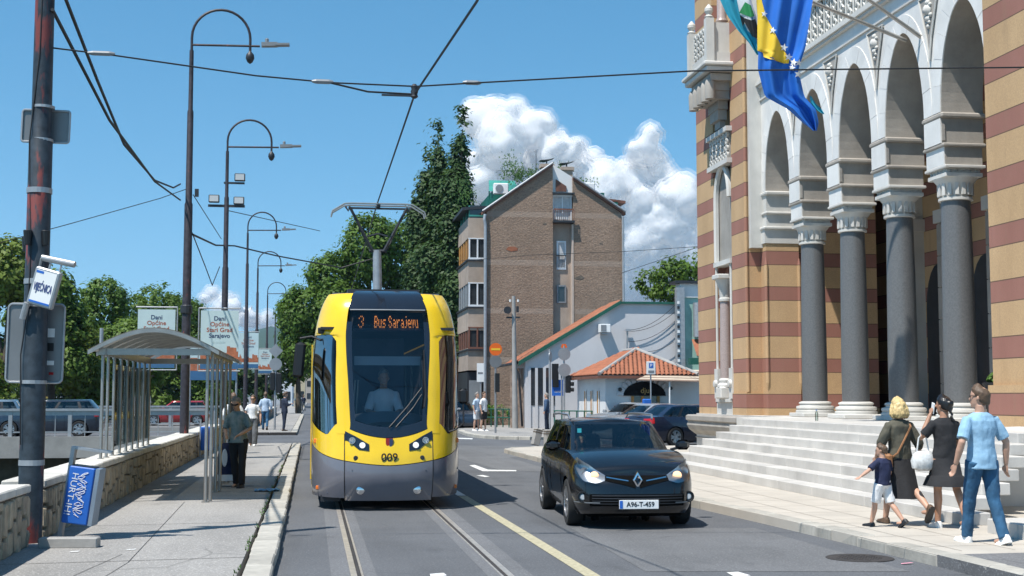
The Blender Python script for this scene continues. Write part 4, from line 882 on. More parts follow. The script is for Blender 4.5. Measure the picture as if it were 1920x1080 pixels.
def TP(u, z, off=0.0):
    s = 1 if u >= 0 else -1; a = abs(u)
    def pos(a, z):
        x = sinterp(PX_, a)*sinterp(WZ, z); k = max(0, 1-(a/2.0)**2) if a < 2 else 0
        return Vector((s*x, sinterp(PY_, a)+sinterp(NZ, z)*k, z))
    p = pos(a, z)
    if off:
        e = .01; du = pos(a+e, z)-pos(max(a-e, 0), z); dz = pos(a, z+e)-pos(a, z-e); n = du.cross(dz)
        n = -n if n.y > 0 and a < 1.5 else n
        if a >= 1.5: n = n if n.x*s > 0 else -n
        p = p+n.normalized()*off
    return p
def tpatch(name, m, z0, z1, lo, hi, off, nz=14, nu=10, parent=None, smooth=60):
    """surface patch between heights z0..z1 (functions of the fraction across allowed) and u from lo(z) to hi(z)"""
    def fn(i, j):
        f0 = z0(i) if callable(z0) else z0; f1 = z1(i) if callable(z1) else z1; z = lerp(f0, f1, j)
        l = interp(lo, z) if isinstance(lo, list) else lo; h = interp(hi, z) if isinstance(hi, list) else hi
        return TP(lerp(l, h, i), z, off)
    o = MB().grid(fn, nu, nz).build(name, m, parent or tr, smooth, fix=False); return o
# core shell: grey lower front, black mask, yellow frame
low = lambda u: .68+.22*abs(u)**1.6*.62     # grey / yellow border
def edge(f, u0, u1): return lambda i: f(lerp(u0, u1, i))
tpatch('bumper', M['tgrey'], .16, edge(low, -.66, .66), -.66, .66, .012, 14, 24)
for s, nm in ((-1, 'corner_skirt'), (1, 'corner_skirt')): tpatch(nm, M['tgrey'], .2, edge(low, s*.675, s*1.8), s*.675, s*1.8, .010, 12, 16)
ytop = lambda u: 1.09+.17*abs(u/.66)**2
tpatch('nose_panel', M['tyel'], edge(lambda u: low(u)+.012, -.66, .66), edge(ytop, -.66, .66), -.66, .66, .014, 14, 24)
for s in (-1, 1):
    # yellow corner panel below the side window
    tpatch('corner_panel', M['tyel'], edge(lambda u: low(u)+.012, s*.675, s*1.8), edge(lambda u: interp([(.67, 1.30), (.8, 1.32), (1.0, 1.14), (1.3, 1.22), (1.8, 1.36)], abs(u)), s*.675, s*1.8), s*.675, s*1.8, .012, 12, 22)
    # yellow pillar beside the windscreen
    A = [(1.15, .60), (1.3, .58), (2.0, .62), (2.7, .68), (3.1, .69), (3.25, .67)]; B = [(1.15, .80), (1.33, .79), (1.6, .81), (2.0, .82), (2.4, .82), (2.6, .84), (2.68, .95), (2.72, 1.8), (3.25, 1.8)]
    sg = lambda T: [(z, s*u) for z, u in T]
    tpatch('window_pillar', M['tyel'], 1.16, 3.26, sg(A), sg(B), .016, 50, 14)
    tpatch('shoulder', M['tyel'], 2.70, 3.36, s*.69, s*2.3, .014, 14, 22)
    # side window of the cab
    tpatch('cab_window', M['cabglass' if s < 0 else 'cabglass2'], edge(lambda u: interp([(.74, 1.34), (.82, 1.30), (1.0, 1.12), (1.3, 1.2), (1.75, 1.34)], abs(u)), s*.76, s*1.75), 2.74, s*.76, s*1.75, .0, 14, 16)
    tpatch('door_post', M['tyel'], .3, 2.75, s*1.76, s*1.82, .014, 12, 2)
# windscreen mask frame and glass
tpatch('windscreen', glass('windscreen_glass', (.72, .76, .8), .9, base=.02), edge(lambda u: ytop(u)+.16, -.6, .6), 2.86, [(1.2, -.52), (3, -.61)], [(1.2, .52), (3, .61)], .002, 30, 20)
mk = lambda u: ytop(u)+.012
tpatch('mask_lower', M['tblk'], edge(mk, -.68, .68), edge(lambda u: ytop(u)+.17, -.68, .68), -.68, .68, .008, 6, 24)
for s in (-1, 1): tpatch('mask_side', M['tblk'], 1.22, 2.9, [(1.2, s*.50), (3, s*.60)], [(1.2, s*.64), (3, s*.71)], .006, 20, 4)
tpatch('roof_mask', M['tblk'], 3.10, 3.42, -.70, .70, .008, 14, 24)
tpatch('display_glass', glass('display_glass', (.5, .5, .5), .8), 2.80, 3.10, -.66, .66, .004, 6, 16)
tpatch('trim_line', M['grey'], 3.085, 3.10, -.66, .66, .012, 2, 16)
# display
def disp(p): return TP(p[0], p[1], -.06)
tpatch('display_board', M['black'], 2.79, 3.09, -.62, .62, -.08, 3, 12)
led = emit('led_orange', (1.0, .36, .08), 1.2); rw = random.Random(2)
def dots(txt_cols, u0, du, z0, dz, name):
    b = MB()
    for i, colbits in enumerate(txt_cols):
        for j in range(7):
            if colbits >> j & 1:
                p = TP(u0+i*du, z0+j*dz, -.055); b.box(p, (.008, .008, dz*.8))
    b.build(name, led, tr)
FONT = {'3': [0x22, 0x41, 0x49, 0x36], 'B': [0x7f, 0x49, 0x49, 0x36], 'u': [0x1f-1, 0x01, 0x01, 0x1f], 's': [0x09, 0x15, 0x15, 0x12], 'c': [0x0e, 0x11, 0x11, 0x11], 'a': [0x02, 0x15, 0x15, 0x0f], 'r': [0x1f, 0x08, 0x10, 0x10], 'j': [0x01, 0x01, 0x5e], 'e': [0x0e, 0x15, 0x15, 0x0d], 'v': [0x1c, 0x03, 0x1c], 'o': [0x0e, 0x11, 0x11, 0x0e], 'i': [0x5f], 'n': [0x1f, 0x10, 0x10, 0x0f], ' ': [0, 0], 'S': [0x32, 0x49, 0x49, 0x26], 'f': [0x08, 0x3f, 0x48], 't': [0x10, 0x7e, 0x11], 'd': [0x0e, 0x11, 0x11, 0x7f], 'š': [0x09, 0x55, 0x15, 0x12], 'č': [0x0e, 0x51, 0x11, 0x11]}
def cols(s): return [c for ch_ in s for c in FONT[ch_]+[0]]
dots(cols('3'), -.49, .024, 2.84, .028, 'display_number'); dots(cols('Bus Sarajevu'), -.22, .0135, 2.84, .028, 'display_text')
# headlamps, crest, number, fog lamps
for s in (-1, 1):
    hl = tpatch('headlamp', M['tblk'], edge(lambda u: interp([(.30, .90), (.45, .92), (.62, 1.06)], abs(u)), s*.30, s*.66), edge(lambda u: interp([(.30, 1.00), (.5, 1.12), (.66, 1.20)], abs(u)), s*.30, s*.66), s*.30, s*.66, .022, 6, 12)
    for (u, z, r, m) in ((.40, .985, .045, 'white'), (.55, 1.055, .05, 'chrome')):
        p = TP(s*u, z, .03); b = MB()
        if m == 'white': b.lathe([(r, 0), (r, -.02), (r*.62, -.02), (r*.62, 0)], 20, p, 'y'); b.build('running_light', emit('lamp_white', (.85, .87, .85), .35), hl)
        else: b.lathe([(r, 0), (r, -.02), (r*.7, -.02), (r*.5, -.005)], 20, p, 'y'); b.build('lens', M['chrome'], hl)
    p = TP(s*.43, .32, .012); MB().lathe([(.062, .02), (.062, -.012), (.05, -.016), (.02, -.02)], 20, p, 'y').build('fog_lamp', M['chrome'], tr, 40)
    p = TP(s*.50, .80, .012); MB().lathe([(.035, .02), (.035, -.012), (.02, -.014)], 14, p, 'y').build('parking_sensor', M['dkmetal'], tr)
    p = TP(s*1.32, .33, .014); MB().rbox(p, (.05, .05, .06), .01).build('side_marker', M['amber'], tr)
    p = TP(s*1.45, 1.04, .014); MB().rbox(p, (.05, .07, .07), .01).build('indicator', M['amber'], tr)
p = TP(0, 1.02, .025); MB().ext([p+Vector((x, 0, z)) for x, z in ((-.055, .07), (.055, .07), (.055, -.01), (.03, -.06), (0, -.08), (-.03, -.06), (-.055, -.01))], (0, .02, 0)).build('crest', M['red'], tr)
MB().ext([p+Vector((x, -.004, z)) for x, z in ((0, .065), (.05, .065), (.05, -.01), (.028, -.055), (0, -.07))], (0, .003, 0)).build('crest_field', M['inkblue'], tr)
p = TP(0, .80, .026); text('fleet_number', '009', .17, M['black'], tr, p, (PI/2, 0, 0), .002, .003, sx=1.0)
# seams and rivets
for s in (-1, 1): MB().tube([TP(s*.667, z, .010) for z in [.17+k*.05 for k in range(20)]], .008, 5).build('seam', M['black'], tr)
for (u, z) in ((-.62, .24), (.62, .24), (-.55, .62), (.55, .62), (-.2, .22), (.25, .22), (1.0, .25), (-1.0, .28), (-1.5, .7), (1.5, .6)):
    p = TP(u, z, .014); MB().lathe([(.012, .01), (.012, -.004)], 8, p, 'y').build('bolt', M['tgrey'], tr)
# underside, coupler, wheels
MB().bb(-1.0, 1.0, .9, 29, .18, .42).build('underframe', M['black'], tr); MB().bb(-1.02, -.72, .55, .8, .12, .22).build('step', M['dkmetal'], tr)
for y in (2.2, 4.0, 13, 15, 25, 27):
    for x in (-.75, .75): MB().lathe([(.30, -.06), (.30, .06)], 20, (x, y, .31), 'x').build('wheel', M['dkmetal'], tr)
# body sides and roof
for s in (-1, 1):
    MB().grid(lambda i, j: TP(s*lerp(1.82, 30, i), lerp(.28, .95, j), 0), 12, 6).build('side_skirt', M['tgrey'], tr, 60)
    MB().grid(lambda i, j: TP(s*lerp(1.82, 30, i), lerp(.96, 1.2, j), 0), 12, 3).build('side_panel', M['tyel'], tr, 60)
    MB().grid(lambda i, j: TP(s*lerp(1.82, 30, i), lerp(1.2, 2.6, j), -.01), 12, 8).build('side_glass', M['cabglass'], tr, 60)
    MB().grid(lambda i, j: TP(s*lerp(1.82, 30, i), lerp(2.6, 3.3, j), 0), 12, 10).build('side_fascia', M['tyel'], tr, 60)
    for y in (2.4, 9, 16, 23):
        MB().bb(s*1.16, s*1.185, y, y+.06, .35, 2.6).bb(s*1.16, s*1.185, y+1.3, y+1.36, .35, 2.6).bb(s*1.16, s*1.185, y+.06, y+1.3, .35, .75).build('door_frame', M['tyel'], tr)
    for y in (4.5, 6.5, 8.3, 11, 13, 15, 18, 20, 22, 25, 27): MB().bb(s*1.13, s*1.165, y, y+.12, 1.2, 2.6).build('window_post', M['tblk'], tr)
MB().bb(-.86, .86, 1.3, 29.5, 3.25, 3.40).build('roof', M['tgrey'], tr); MB().bb(-.6, .6, 2.0, 9, 3.42, 3.52).build('roof_box', M['dkmetal'], tr)
MB().bb(-1.1, 1.1, 29.6, 29.7, .3, 3.3).build('rear_wall', M['tgrey'], tr)
# mirrors
mr = MB().tube([TP(-1.35, 2.62, 0), TP(-1.5, 2.66, .12), TP(-1.6, 2.62, .2)+Vector((-.08, 0, 0))], .018, 8).build('mirror_arm', M['black'], tr, 40)
p = TP(-1.6, 2.35, .2)+Vector((-.06, -.1, 0)); MB().rbox(p+Vector((0, 0, -.06)), (.17, .12, .56), .04, ry=.08).build('mirror', M['black'], mr, 40)
MB().rbox(TP(-1.25, 2.76, .03), (.14, .06, .1), .015).build('camera_housing', M['black'], tr)
mr = MB().tube([TP(1.05, 1.18, 0), TP(1.08, 1.2, .1), TP(1.22, 1.3, .18), TP(1.22, 1.6, .18)], .014, 8).build('mirror_arm', M['black'], tr, 40)
MB().rbox(TP(1.22, 1.72, .18), (.15, .09, .24), .035).build('mirror', M['black'], mr, 40)
# wipers
wp = MB(); wp.tube([TP(.55, 2.15, .03), TP(.56, 1.75, .04), TP(.53, 1.55, .05)], .016, 6); wp.build('wiper_pivot', M['black'], tr)
for du in (0, .10): MB().tube([TP(.50, 1.85-du, .06), TP(.27+du, 1.55, .045), TP(.0+du, 1.25, .035)], .009, 6).build('wiper', M['black'], tr)
MB().tube([TP(.555, 2.45, .03), TP(.56, 2.0, .04)], .012, 6).build('wiper', M['black'], tr)
# interior: floor, dashboard, sun blind, partition, seats
MB().bb(-1.05, 1.05, .7, 29, .42, .48).build('floor', M['dkmetal'], tr)
db = MB().grid(lambda i, j: Vector((lerp(-.62, .62, i)*(1+.25*j), lerp(.42, 1.0, j)+.25*abs(i-.5), 1.34+.16*math.sin(j*PI*.6)-.12*(2*i-1)**2)), 16, 8); db.bb(-.9, .9, .95, 1.0, .48, 1.42); db.build('dashboard', mat('dash_grey', (.16, .18, .20), .5, var=.05), tr, 60)
MB().bb(-.52, .52, .72, .735, 2.22, 2.36).build('sun_blind', mat('blind', (.36, .39, .41), .6, var=.03), tr)
MB().bb(-1.1, .35, 2.1, 2.13, .48, 2.7).build('partition', M['seat'], tr)
MB().bb(-1.05, 1.05, .75, 29, 2.78, 2.82).build('ceiling', M['dkmetal'], tr)
for k in range(4): MB().tube([(-.62+.05*k, 2.0, 1.0), (-.56+.05*k, 2.0, 2.0)], .015, 6).build('grab_pole', M['steel'], tr)
MB().rbox((-.1, 1.72, 1.2), (.5, .12, .85), .05).rbox((-.1, 1.5, .82), (.5, .5, .12), .05).build('driver_seat', M['seat'], tr)
# pantograph
pg = MB(); hy = 4.05; hz = 5.25
pg.tube([(-.0, hy, 3.4), (-.02, hy, 4.40)], [.085, .075], 12); pgo = pg.build('pantograph_mast', M['galv'], tr, 40)
for s in (-1, 1):
    MB().tube([(s*.10, hy-.02, 4.38), (s*.52, hy-.05, 5.18)], .026, 8).build('upper_arm', M['dkmetal'], tr); MB().tube([(s*.52, hy, 5.20), (s*.55, hy-.02, 5.12), (s*.6, hy, 5.2)], .02, 6).build('spring_box', M['dkmetal'], tr)
    MB().tube([(s*.16, hy, 4.40), (s*.45, hy+.1, 5.05)], .008, 5).build('stay_rod', M['dkmetal'], tr)
MB().tube([(-.18, hy, 4.66), (0, hy, 4.71), (.18, hy, 4.66)], .016, 6).build('cross_tube', M['dkmetal'], tr); MB().tube([(-.16, hy, 4.39), (.16, hy, 4.39)], .03, 8).build('knee', M['dkmetal'], tr)
for dy in (-.14, .14):
    MB().tube([(-.86, hy+dy, 5.02), (-.84, hy+dy, 5.10), (-.62, hy+dy, 5.235), (-.5, hy+dy, 5.245), (.5, hy+dy, 5.245), (.62, hy+dy, 5.235), (.84, hy+dy, 5.10), (.86, hy+dy, 5.02)], .016, 6).build('contact_strip', M['steel'], tr, 40)
MB().bb(-.55, .55, hy-.03, hy+.03, 5.16, 5.19).bb(-.03, .03, hy-.14, hy+.14, 5.19, 5.235).build('head_frame', M['dkmetal'], tr)
# ================================================================== houses
def brickmat(name, c1, c2, mo, scale=3.8, bump=.6, plaster=None):
    m = NT(name); co = m.coord(); s = m.n('SeparateXYZ', Vector=co); v = m.n('CombineXYZ'); m.set(v.inputs[0], m.math('ADD', s.outputs[0], s.outputs[1])); m.set(v.inputs[1], s.outputs[2])
    vv = m.mix(.02, v.outputs[0], m.noise(6, 3, .6, co, 'Color'))
    b = m.n('TexBrick', Vector=vv); b.inputs['Scale'].default_value = scale; b.inputs['Mortar Size'].default_value = .02; b.inputs['Brick Width'].default_value = .95; b.inputs['Row Height'].default_value = .32
    for k, c in (('Color1', c1), ('Color2', c2), ('Mortar', mo)): b.inputs[k].default_value = c+(1,)
    n = m.ramp(m.noise(.55, 6, .65, co), [(.35, 0.0), (.68, 1.0)]); a = m.mix(m.math('MULTIPLY', n, .7), b.outputs[0], sc(c1, .55))
    n3 = m.ramp(m.noise(7, 5, .7, co, stretch=(1, 1, 2.5)), [(.45, 0.0), (.62, 1.0)]); a = m.mix(m.math('MULTIPLY', n3, .6), a, sc(c1, .34))
    if plaster:
        zz = m.math('FRACT', m.math('DIVIDE', m.math('SUBTRACT', s.outputs[2], plaster[0]), plaster[1])); a = m.mix(m.math('LESS_THAN', zz, plaster[2]), a, m.mix(n, sc(plaster[3], .85), plaster[3]))
    m.col(a).p(Roughness=.92); m.bump(m.math('ADD', b.outputs['Fac'], m.math('MULTIPLY', m.noise(9, 5, .7, co), -2.2)), bump, .05); return m.mat
M['brick'] = brickmat('rough_brick', (.40, .28, .20), (.32, .22, .155), (.26, .20, .16), plaster=(9.15-.12, 2.72, .11, (.37, .275, .21)))
M['plaster'] = stone('old_plaster', (.44, .35, .28), .22, 1.2, .4, .3)
M['greyplaster'] = stone('grey_plaster', (.56, .55, .555), .06, .6, .18, .15)
M['whiteplaster'] = stone('white_plaster', (.70, .70, .69), .06, .8, .15, .15)
M['teal'] = mat('teal_sheet', (.012, .13, .10), .5, .1, var=.25, vs=2); M['tealroof'] = mat('teal_roof', (.05, .27, .22), .5, .1, var=.2, vs=2)
M['tile'] = stone('roof_tile', (.36, .125, .06), .35, 3, .3, .3, 30)
M['brownwood'] = mat('brown_wood', (.16, .065, .04), .6, var=.25, vs=3); M['ochre'] = mat('ochre_panel', (.42, .20, .05), .6, var=.15); M['framew'] = mat('white_frame', (.68, .70, .72), .45, var=.05)
M['curtain'] = mat('curtain', (.5, .5, .5), .8, var=.15, vs=8)
HY = 73.0; hx = AY(912, 600, HY).x; hw = AY(1167, 600, HY).x-hx
def hz_(y, px=1040): return AY(px, y, HY).z
bh = thing('brick_house', 'tall rough brown brick house with steep gable and a narrow recessed window strip', 'house', (hx, HY, 0))
def hb(mb, name, m, par=bh, smooth=False): return mb.build(name, m, par, smooth)
X = lambda px: AY(px, 550, HY).x-hx
nx0, nx1 = X(1037), X(1075); ze, za = hz_(400), hz_(308, 1031); zr = hz_(400, 1160); xa = X(1032)
def gz(x): return ze+(za-ze)*x/xa if x < xa else za+(zr-za)*(x-xa)/(hw-xa)
# gable as two slabs with a recessed niche between them
hb(MB().ext([(0, 0, 0), (nx0, 0, 0), (nx0, 0, gz(nx0)), (xa, 0, za), (0, 0, ze)] if nx0 > xa else [(0, 0, 0), (nx0, 0, 0), (nx0, 0, gz(nx0)), (0, 0, ze)], (0, .5, 0)), 'gable_wall', M['brick'])
hb(MB().ext([(nx1, 0, 0), (hw, 0, 0), (hw, 0, zr), (nx1, 0, gz(nx1))], (0, .5, 0)), 'gable_wall', M['brick'])
hb(MB().ext([(nx0, .35, 0), (nx1, .35, 0), (nx1, .35, gz(nx1)), (nx0, .35, gz(nx0))], (0, .4, 0)), 'niche_wall', M['plaster'])
hb(MB().bb(nx1-.08, nx1+.02, -.03, .35, 0, hz_(420)), 'niche_jamb', mat('pale_jamb', (.5, .40, .33), .8))  # right jamb only, its paler colour paints in the sunlight it catches
hb(MB().bb(0, hw, .5, 17, 0, ze-.3), 'body', M['plaster'])
# attic balcony, windows in the niche
aw = MB().bb(nx0-.02, nx1+.04, -.32, .3, hz_(418), hz_(414)).build('balcony_slab', M['dkmetal'], bh)
MB().bb(nx0+.02, nx1-.02, .22, .3, hz_(412), hz_(366)).build('balcony_door', M['curtain'], bh)
for x in (nx0+.04, (nx0+nx1)/2, nx1-.08): MB().bb(x-.03, x+.03, .15, .22, hz_(412), hz_(366)).build('door_frame', M['framew'], bh)
for z in (hz_(366), hz_(392)): MB().bb(nx0, nx1, .13, .22, z-.05, z+.05).build('door_frame', M['framew'], bh)
rl_ = MB()
for k in range(11): rl_.bb(lerp(nx0, nx1, k/10)-.012, lerp(nx0, nx1, k/10)+.012, -.3, -.27, hz_(414), hz_(394))
rl_.bb(nx0, nx1, -.31, -.26, hz_(395), hz_(392)); struct(rl_.build('balcony_railing', M['brownwood'], bh), 'stuff'); MB().bb(nx0+.1, nx1-.3, -.2, -.1, hz_(412), hz_(400)).build('laundry', M['white'], bh)
MB().bb(nx0-.03, nx1+.08, -.14, .34, hz_(364), hz_(361)).build('balcony_roof', M['dkmetal'], bh)
MB().ext([(nx0, .2, hz_(360)), (nx1, .2, hz_(360)), (nx1, .2, hz_(330)), (nx0, .2, hz_(307))], (0, .1, 0)).build('attic_wall', M['whiteplaster'], bh)
MB().ext([(nx0+.2, .13, hz_(358)), (nx1-.35, .13, hz_(358)), (nx1-.35, .13, hz_(348)), (nx0+.2, .13, hz_(335))], (0, .06, 0)).build('attic_window', M['brownwood'], bh)
def window(par, x0, x1, z0, z1, y, m='pane', fr='framew', mull=1, fw=.05):
    w_ = MB().bb(x0, x1, y-.02, y+.03, z0, z1).build('window', M[m], par)
    f = MB()
    for x in [x0, x1]+[lerp(x0, x1, (k+1)/(mull+1)) for k in range(mull)]: f.bb(x-fw/2, x+fw/2, y-.06, y-.021, z0, z1)
    f.bb(x0-fw/2, x1+fw/2, y-.065, y-.0215, z0-fw/2, z0+fw/2).bb(x0-fw/2, x1+fw/2, y-.065, y-.0215, z1-fw/2, z1+fw/2); f.build('frame', M[fr], w_); return w_
window(bh, X(1047), X(1062), hz_(503), hz_(452), .34, 'curtain', mull=0, fw=.09); window(bh, X(1047), X(1062), hz_(566), hz_(535), .34, 'pane', 'grey', 0, .08)
r2 = MB()
for k in range(7): r2.bb(X(1046)+k*.075, X(1046)+k*.075+.015, .22, .24, hz_(500), hz_(478))
r2.bb(X(1045), X(1063), .21, .25, hz_(479), hz_(477)); struct(r2.build('window_grille', M['dkmetal'], bh), 'stuff')
# scars in the brickwork
for (px, py, r) in ((960, 469, .35), (1128, 455, .12), (1085, 520, .3), (1022, 420, .12)):
    b = MB(); rw = random.Random(px); q = [(X(px)+r*rw.uniform(.6, 1.2)*math.cos(a), -.012, hz_(py)+r*.45*rw.uniform(.5, 1.2)*math.sin(a)) for a in [2*PI*k/11 for k in range(11)]]
    b.ext(q, (0, .011, 0)).build('brick_scar', M['tile'] if px == 960 else M['mortar'], bh)
# roof: verge boards, slopes, chimneys, terrace
for (x0, z0, x1, z1) in ((-.25, ze-.15, nx0, gz(nx0)), (nx1, gz(nx1), hw+.2, zr-.1)):
    MB().ext([(x0, -.12, z0+.0), (x1, -.12, z1+.0), (x1, -.12, z1+.16), (x0, -.12, z0+.16)], (0, .62, 0)).build('verge', M['brownwood'], bh); MB().tube([(x0, -.16, z0+.18), (x1, -.16, z1+.18)], .06, 8).build('gutter', M['galv'], bh)
for px, y in ((1029, .6), (1072, 1.4)):
    cx = X(px); ch_ = MB().bb(cx-.30, cx+.30, y-.3, y+.3, za-1.2, hz_(312)).bb(cx-.38, cx+.38, y-.38, y+.38, hz_(312), hz_(306)).build('chimney', M['plaster'], bh)
    MB().ext([(cx-.42, y-.3, hz_(299)), (cx-.1, y-.3, hz_(300)), (cx+.4, y-.3, hz_(294)), (cx+.1, y-.3, hz_(297))], (0, .6, 0)).bb(cx-.03, cx+.03, y-.03, y+.03, hz_(306), hz_(298)).build('cowl', M['dkmetal'], ch_)
MB().bb(.2, hw-.1, 1.2, 16, ze-.2, ze+.9).build('mansard', M['teal'], bh); MB().bb(.6, hw-.6, 1.8, 15, ze+.9, hz_(350)).build('upper_storey', M['teal'], bh)
MB().ext([(-1.3, .6, ze+.15), (.9, .6, hz_(388)), (.9, .6, hz_(384)), (-1.3, .6, ze+.32)], (0, 15, 0)).build('eaves', M['dkmetal'], bh)
MB().ext([(X(925), 1.8, hz_(352)), (X(985), 1.8, hz_(352)), (X(982), 3.5, hz_(322)), (X(932), 3.5, hz_(322))], (0, .1, .02)).build('terrace_awning', M['tealroof'], bh)
for px in (925, 955, 985): MB().tube([(X(px), 1.8, ze+.6), (X(px), 1.8, hz_(352))], .04, 6).build('awning_post', M['teal'], bh)
MB().ext([(hw-1.1, .5, hz_(372)), (hw+.35, .5, hz_(376)), (hw+.35, .5, hz_(371)), (hw-1.1, .5, hz_(366))], (0, 8, 0)).build('eaves', M['brownwood'], bh); MB().bb(hw-1.2, hw-.1, .5, 8, hz_(410), hz_(373)).build('dormer', M['teal'], bh)
for px, py in ((943, 352), (1108, 347)):
    ac = MB().rbox((X(px), .9, hz_(py)), (.85, .35, .62), .04).build('air_conditioner', M['white'], bh); MB().lathe([(.22, .72), (.22, .70), (.05, .70)], 18, (X(px)-.1, 0, hz_(py)), 'y').build('fan_grille', M['grey'], ac)
fr_ = MB()
for k in range(15): fr_.tube([(X(945)+k*.36, 2.5, hz_(325)), (X(945)+k*.36, 2.5, hz_(308))], .015, 4)
fr_.tube([(X(945), 2.5, hz_(308)), (X(1010), 2.5, hz_(308))], .02, 5).tube([(X(1055), 2.5, hz_(308)), (X(1082), 2.5, hz_(308))], .02, 5); struct(fr_.build('terrace_railing', M['grey'], bh), 'stuff')
MB().tube([(X(1011), 1, hz_(340)), (X(1011), 1, hz_(276))], .02, 5).build('antenna', M['dkmetal'], bh)
rw = random.Random(8)
for (px, py, rx, rz) in ((967, 308, .5, .8), (1010, 318, .6, .5), (1060, 315, .55, .5), (1105, 335, .9, .45), (985, 318, .3, .5), (880, 360, .7, 1.0)):
    b = MB()
    for k in range(260):
        p = Vector((X(px)+rw.gauss(0, rx*.5), 2.2+rw.gauss(0, .4), hz_(py)+rw.gauss(0, rz*.5))); a = rw.random()*6.3; l = .09
        b.add([p, p+Vector((l*math.cos(a), l*math.sin(a), l*.5)), p+Vector((0, 0, l*1.2))], [(0, 1, 2)])
    struct(b.build('terrace_plant', M['weed'], bh, fix=False), 'stuff')
# street side: three oriel storeys, pipe
bx = -.95
for (y0, y1, mglass, mside) in ((444, 483, 'framew', 'ochre'), (528, 572, 'galv', 'brownwood'), (612, 652, 'brownwood', 'brownwood')):
    z0, z1 = hz_(y1, 900), hz_(y0, 900)
    MB().bb(bx, 0, .6, 14.5, hz_(y1+(46 if y1 < 600 else 42), 900), z0).build('oriel_apron', M['plaster'], bh)
    wn_ = MB().bb(bx+.06, 0, .66, 14.4, z0, z1).build('oriel_glazing', M['pane'], bh)
    for k in range(12): MB().bb(bx+.02, bx+.06, .7+k*1.14-.08, .7+k*1.14+.08+(.8 if k > 6 else .25), z0, z1).build('shutter', M[mside if mglass == 'framew' else mglass], wn_)
    f = MB()
    for x in (bx+.02, bx+.48, -.03): f.bb(x, x+.08, .58, .66, z0, z1)
    f.bb(bx, .03, .57, .66, z0-.05, z0+.06).bb(bx, .03, .57, .66, z1-.06, z1); f.build('frame', M[mglass if mglass != 'galv' else 'framew'], wn_)
    MB().bb(bx-.1, .0, .5, 14.6, z0-.14, z0-.05).build('sill', M['dkmetal'], bh)
MB().bb(bx, 0, .6, 14.5, hz_(444, 900), hz_(406, 900)).build('oriel_apron', M['plaster'], bh)
tw_ = MB().bb(bx+.1, 0, .7, 14, hz_(406, 900), hz_(382, 900)).build('top_glazing', M['pane'], bh); f = MB()
for k in range(10): f.bb(bx+.04, bx+.1, .75+k*1.4, .9+k*1.4, hz_(406, 900), hz_(382, 900))
f.bb(bx+.04, 0, .62, .7, hz_(406), hz_(403)); f.build('frame', M['tealroof'], tw_)
MB().tube([(-.08, -.12, .5), (-.08, -.12, hz_(425)), (-.14, -.14, hz_(415)), (-.1, -.12, hz_(405))], .09, 8).build('drainpipe', M['galv'], bh); MB().tube([(hw+.05, -.1, 4), (hw+.05, -.1, zr-.2)], .07, 8).build('drainpipe', M['galv'], bh)
MB().bb(bx, -.05, 1.0, 14, 0, hz_(697, 900)).build('ground_floor', M['dkmetal'], bh); MB().bb(-.9, -.2, .45, .55, .1, 2.6).build('garage_door', M['grey'], bh)
# ------------------------------------------------------------------ low grey house with sloping roof
GY = 66.0; gx = AY(975, 700, GY).x
gh = thing('grey_house', 'low grey plastered house with sloping orange tiled roof and green eaves', 'house', (gx, GY, 0))
X = lambda px: AY(px, 650, GY).x-gx
Z = lambda py, px=1100: AY(px, py, GY).z
MB().ext([(X(985), 0, 0), (X(1268), 0, 0), (X(1268), 0, Z(569)), (X(1165), 0, Z(569)), (X(985), 0, Z(676))], (0, .4, 0)).build('gable_wall', M['greyplaster'], gh)
MB().bb(X(990), X(1268), .4, 4.5, 0, Z(676)).build('body', M['greyplaster'], gh)
MB().ext([(X(972), -.2, Z(686)), (X(1163), -.2, Z(570)), (X(1163), -.2, Z(563)), (X(972), -.2, Z(678))], (0, .2, 0)).build('eaves_board', M['green'], gh); MB().bb(X(1163), X(1270), -.15, .2, Z(569), Z(565)).build('eaves_board', M['green'], gh)
# tiled slope built as tile courses running up the slope
s0, s1 = Vector((X(972), 0, Z(677))), Vector((X(1163), 0, Z(563))); sv = s1-s0; rf = MB(); 
tm = MB().loft([[(0, .0, 0), (0, .06, .05), (0, .16, .05), (0, .22, 0)], [(.42, 0, .02), (.42, .06, .07), (.42, .16, .07), (.42, .22, .02)]], closed=False).mesh('roof_tile', M['tile'])
ang = -math.atan2(sv.z, sv.x); nrow = int(sv.length/.40); MB().ext([s0+Vector((0, 0, -.08)), s1+Vector((0, 0, -.08)), s1+Vector((0, 0, -.02)), s0+Vector((0, 0, -.02))], (0, 4.6, 0)).build('roof', M['tile'], gh)
rfo = COL.objects[-1]
for r_ in range(nrow):
    for q in range(10):
        o = link('roof_tile', tm, rfo); p = s0+sv*(r_/nrow); o.location = (p.x, .0+q*.24, p.z-.02); o.rotation_euler = (0, ang, 0)
MB().tube([(X(972), .3, Z(680)), (X(960), 2, Z(683)), (X(962), 6, Z(683))], .07, 6).build('gutter', M['dkmetal'], gh); MB().tube([(X(966), .8, Z(684)), (X(976), .6, Z(700)), (X(982), .5, .2)], .06, 6).build('drainpipe', M['dkmetal'], gh)
ac = MB().rbox((X(1131), -.3, Z(616)), (.55, .45, .42), .02).build('air_conditioner', M['white'], gh); MB().bb(X(1131)-.22, X(1131)+.05, -.54, -.525, Z(616)-.16, Z(616)+.16).build('grille', M['grey'], ac); MB().bb(X(1125), X(1137), -.5, 0, Z(627), Z(625)).build('shelf', M['galv'], gh)
cn_ = MB().tube([(X(1174), -.15, Z(655)), (X(1175), -.18, Z(620))], .05, 6).box((X(1176), -.2, Z(619)), (.25, .15, .12)).build('cable_bracket', M['galv'], gh)
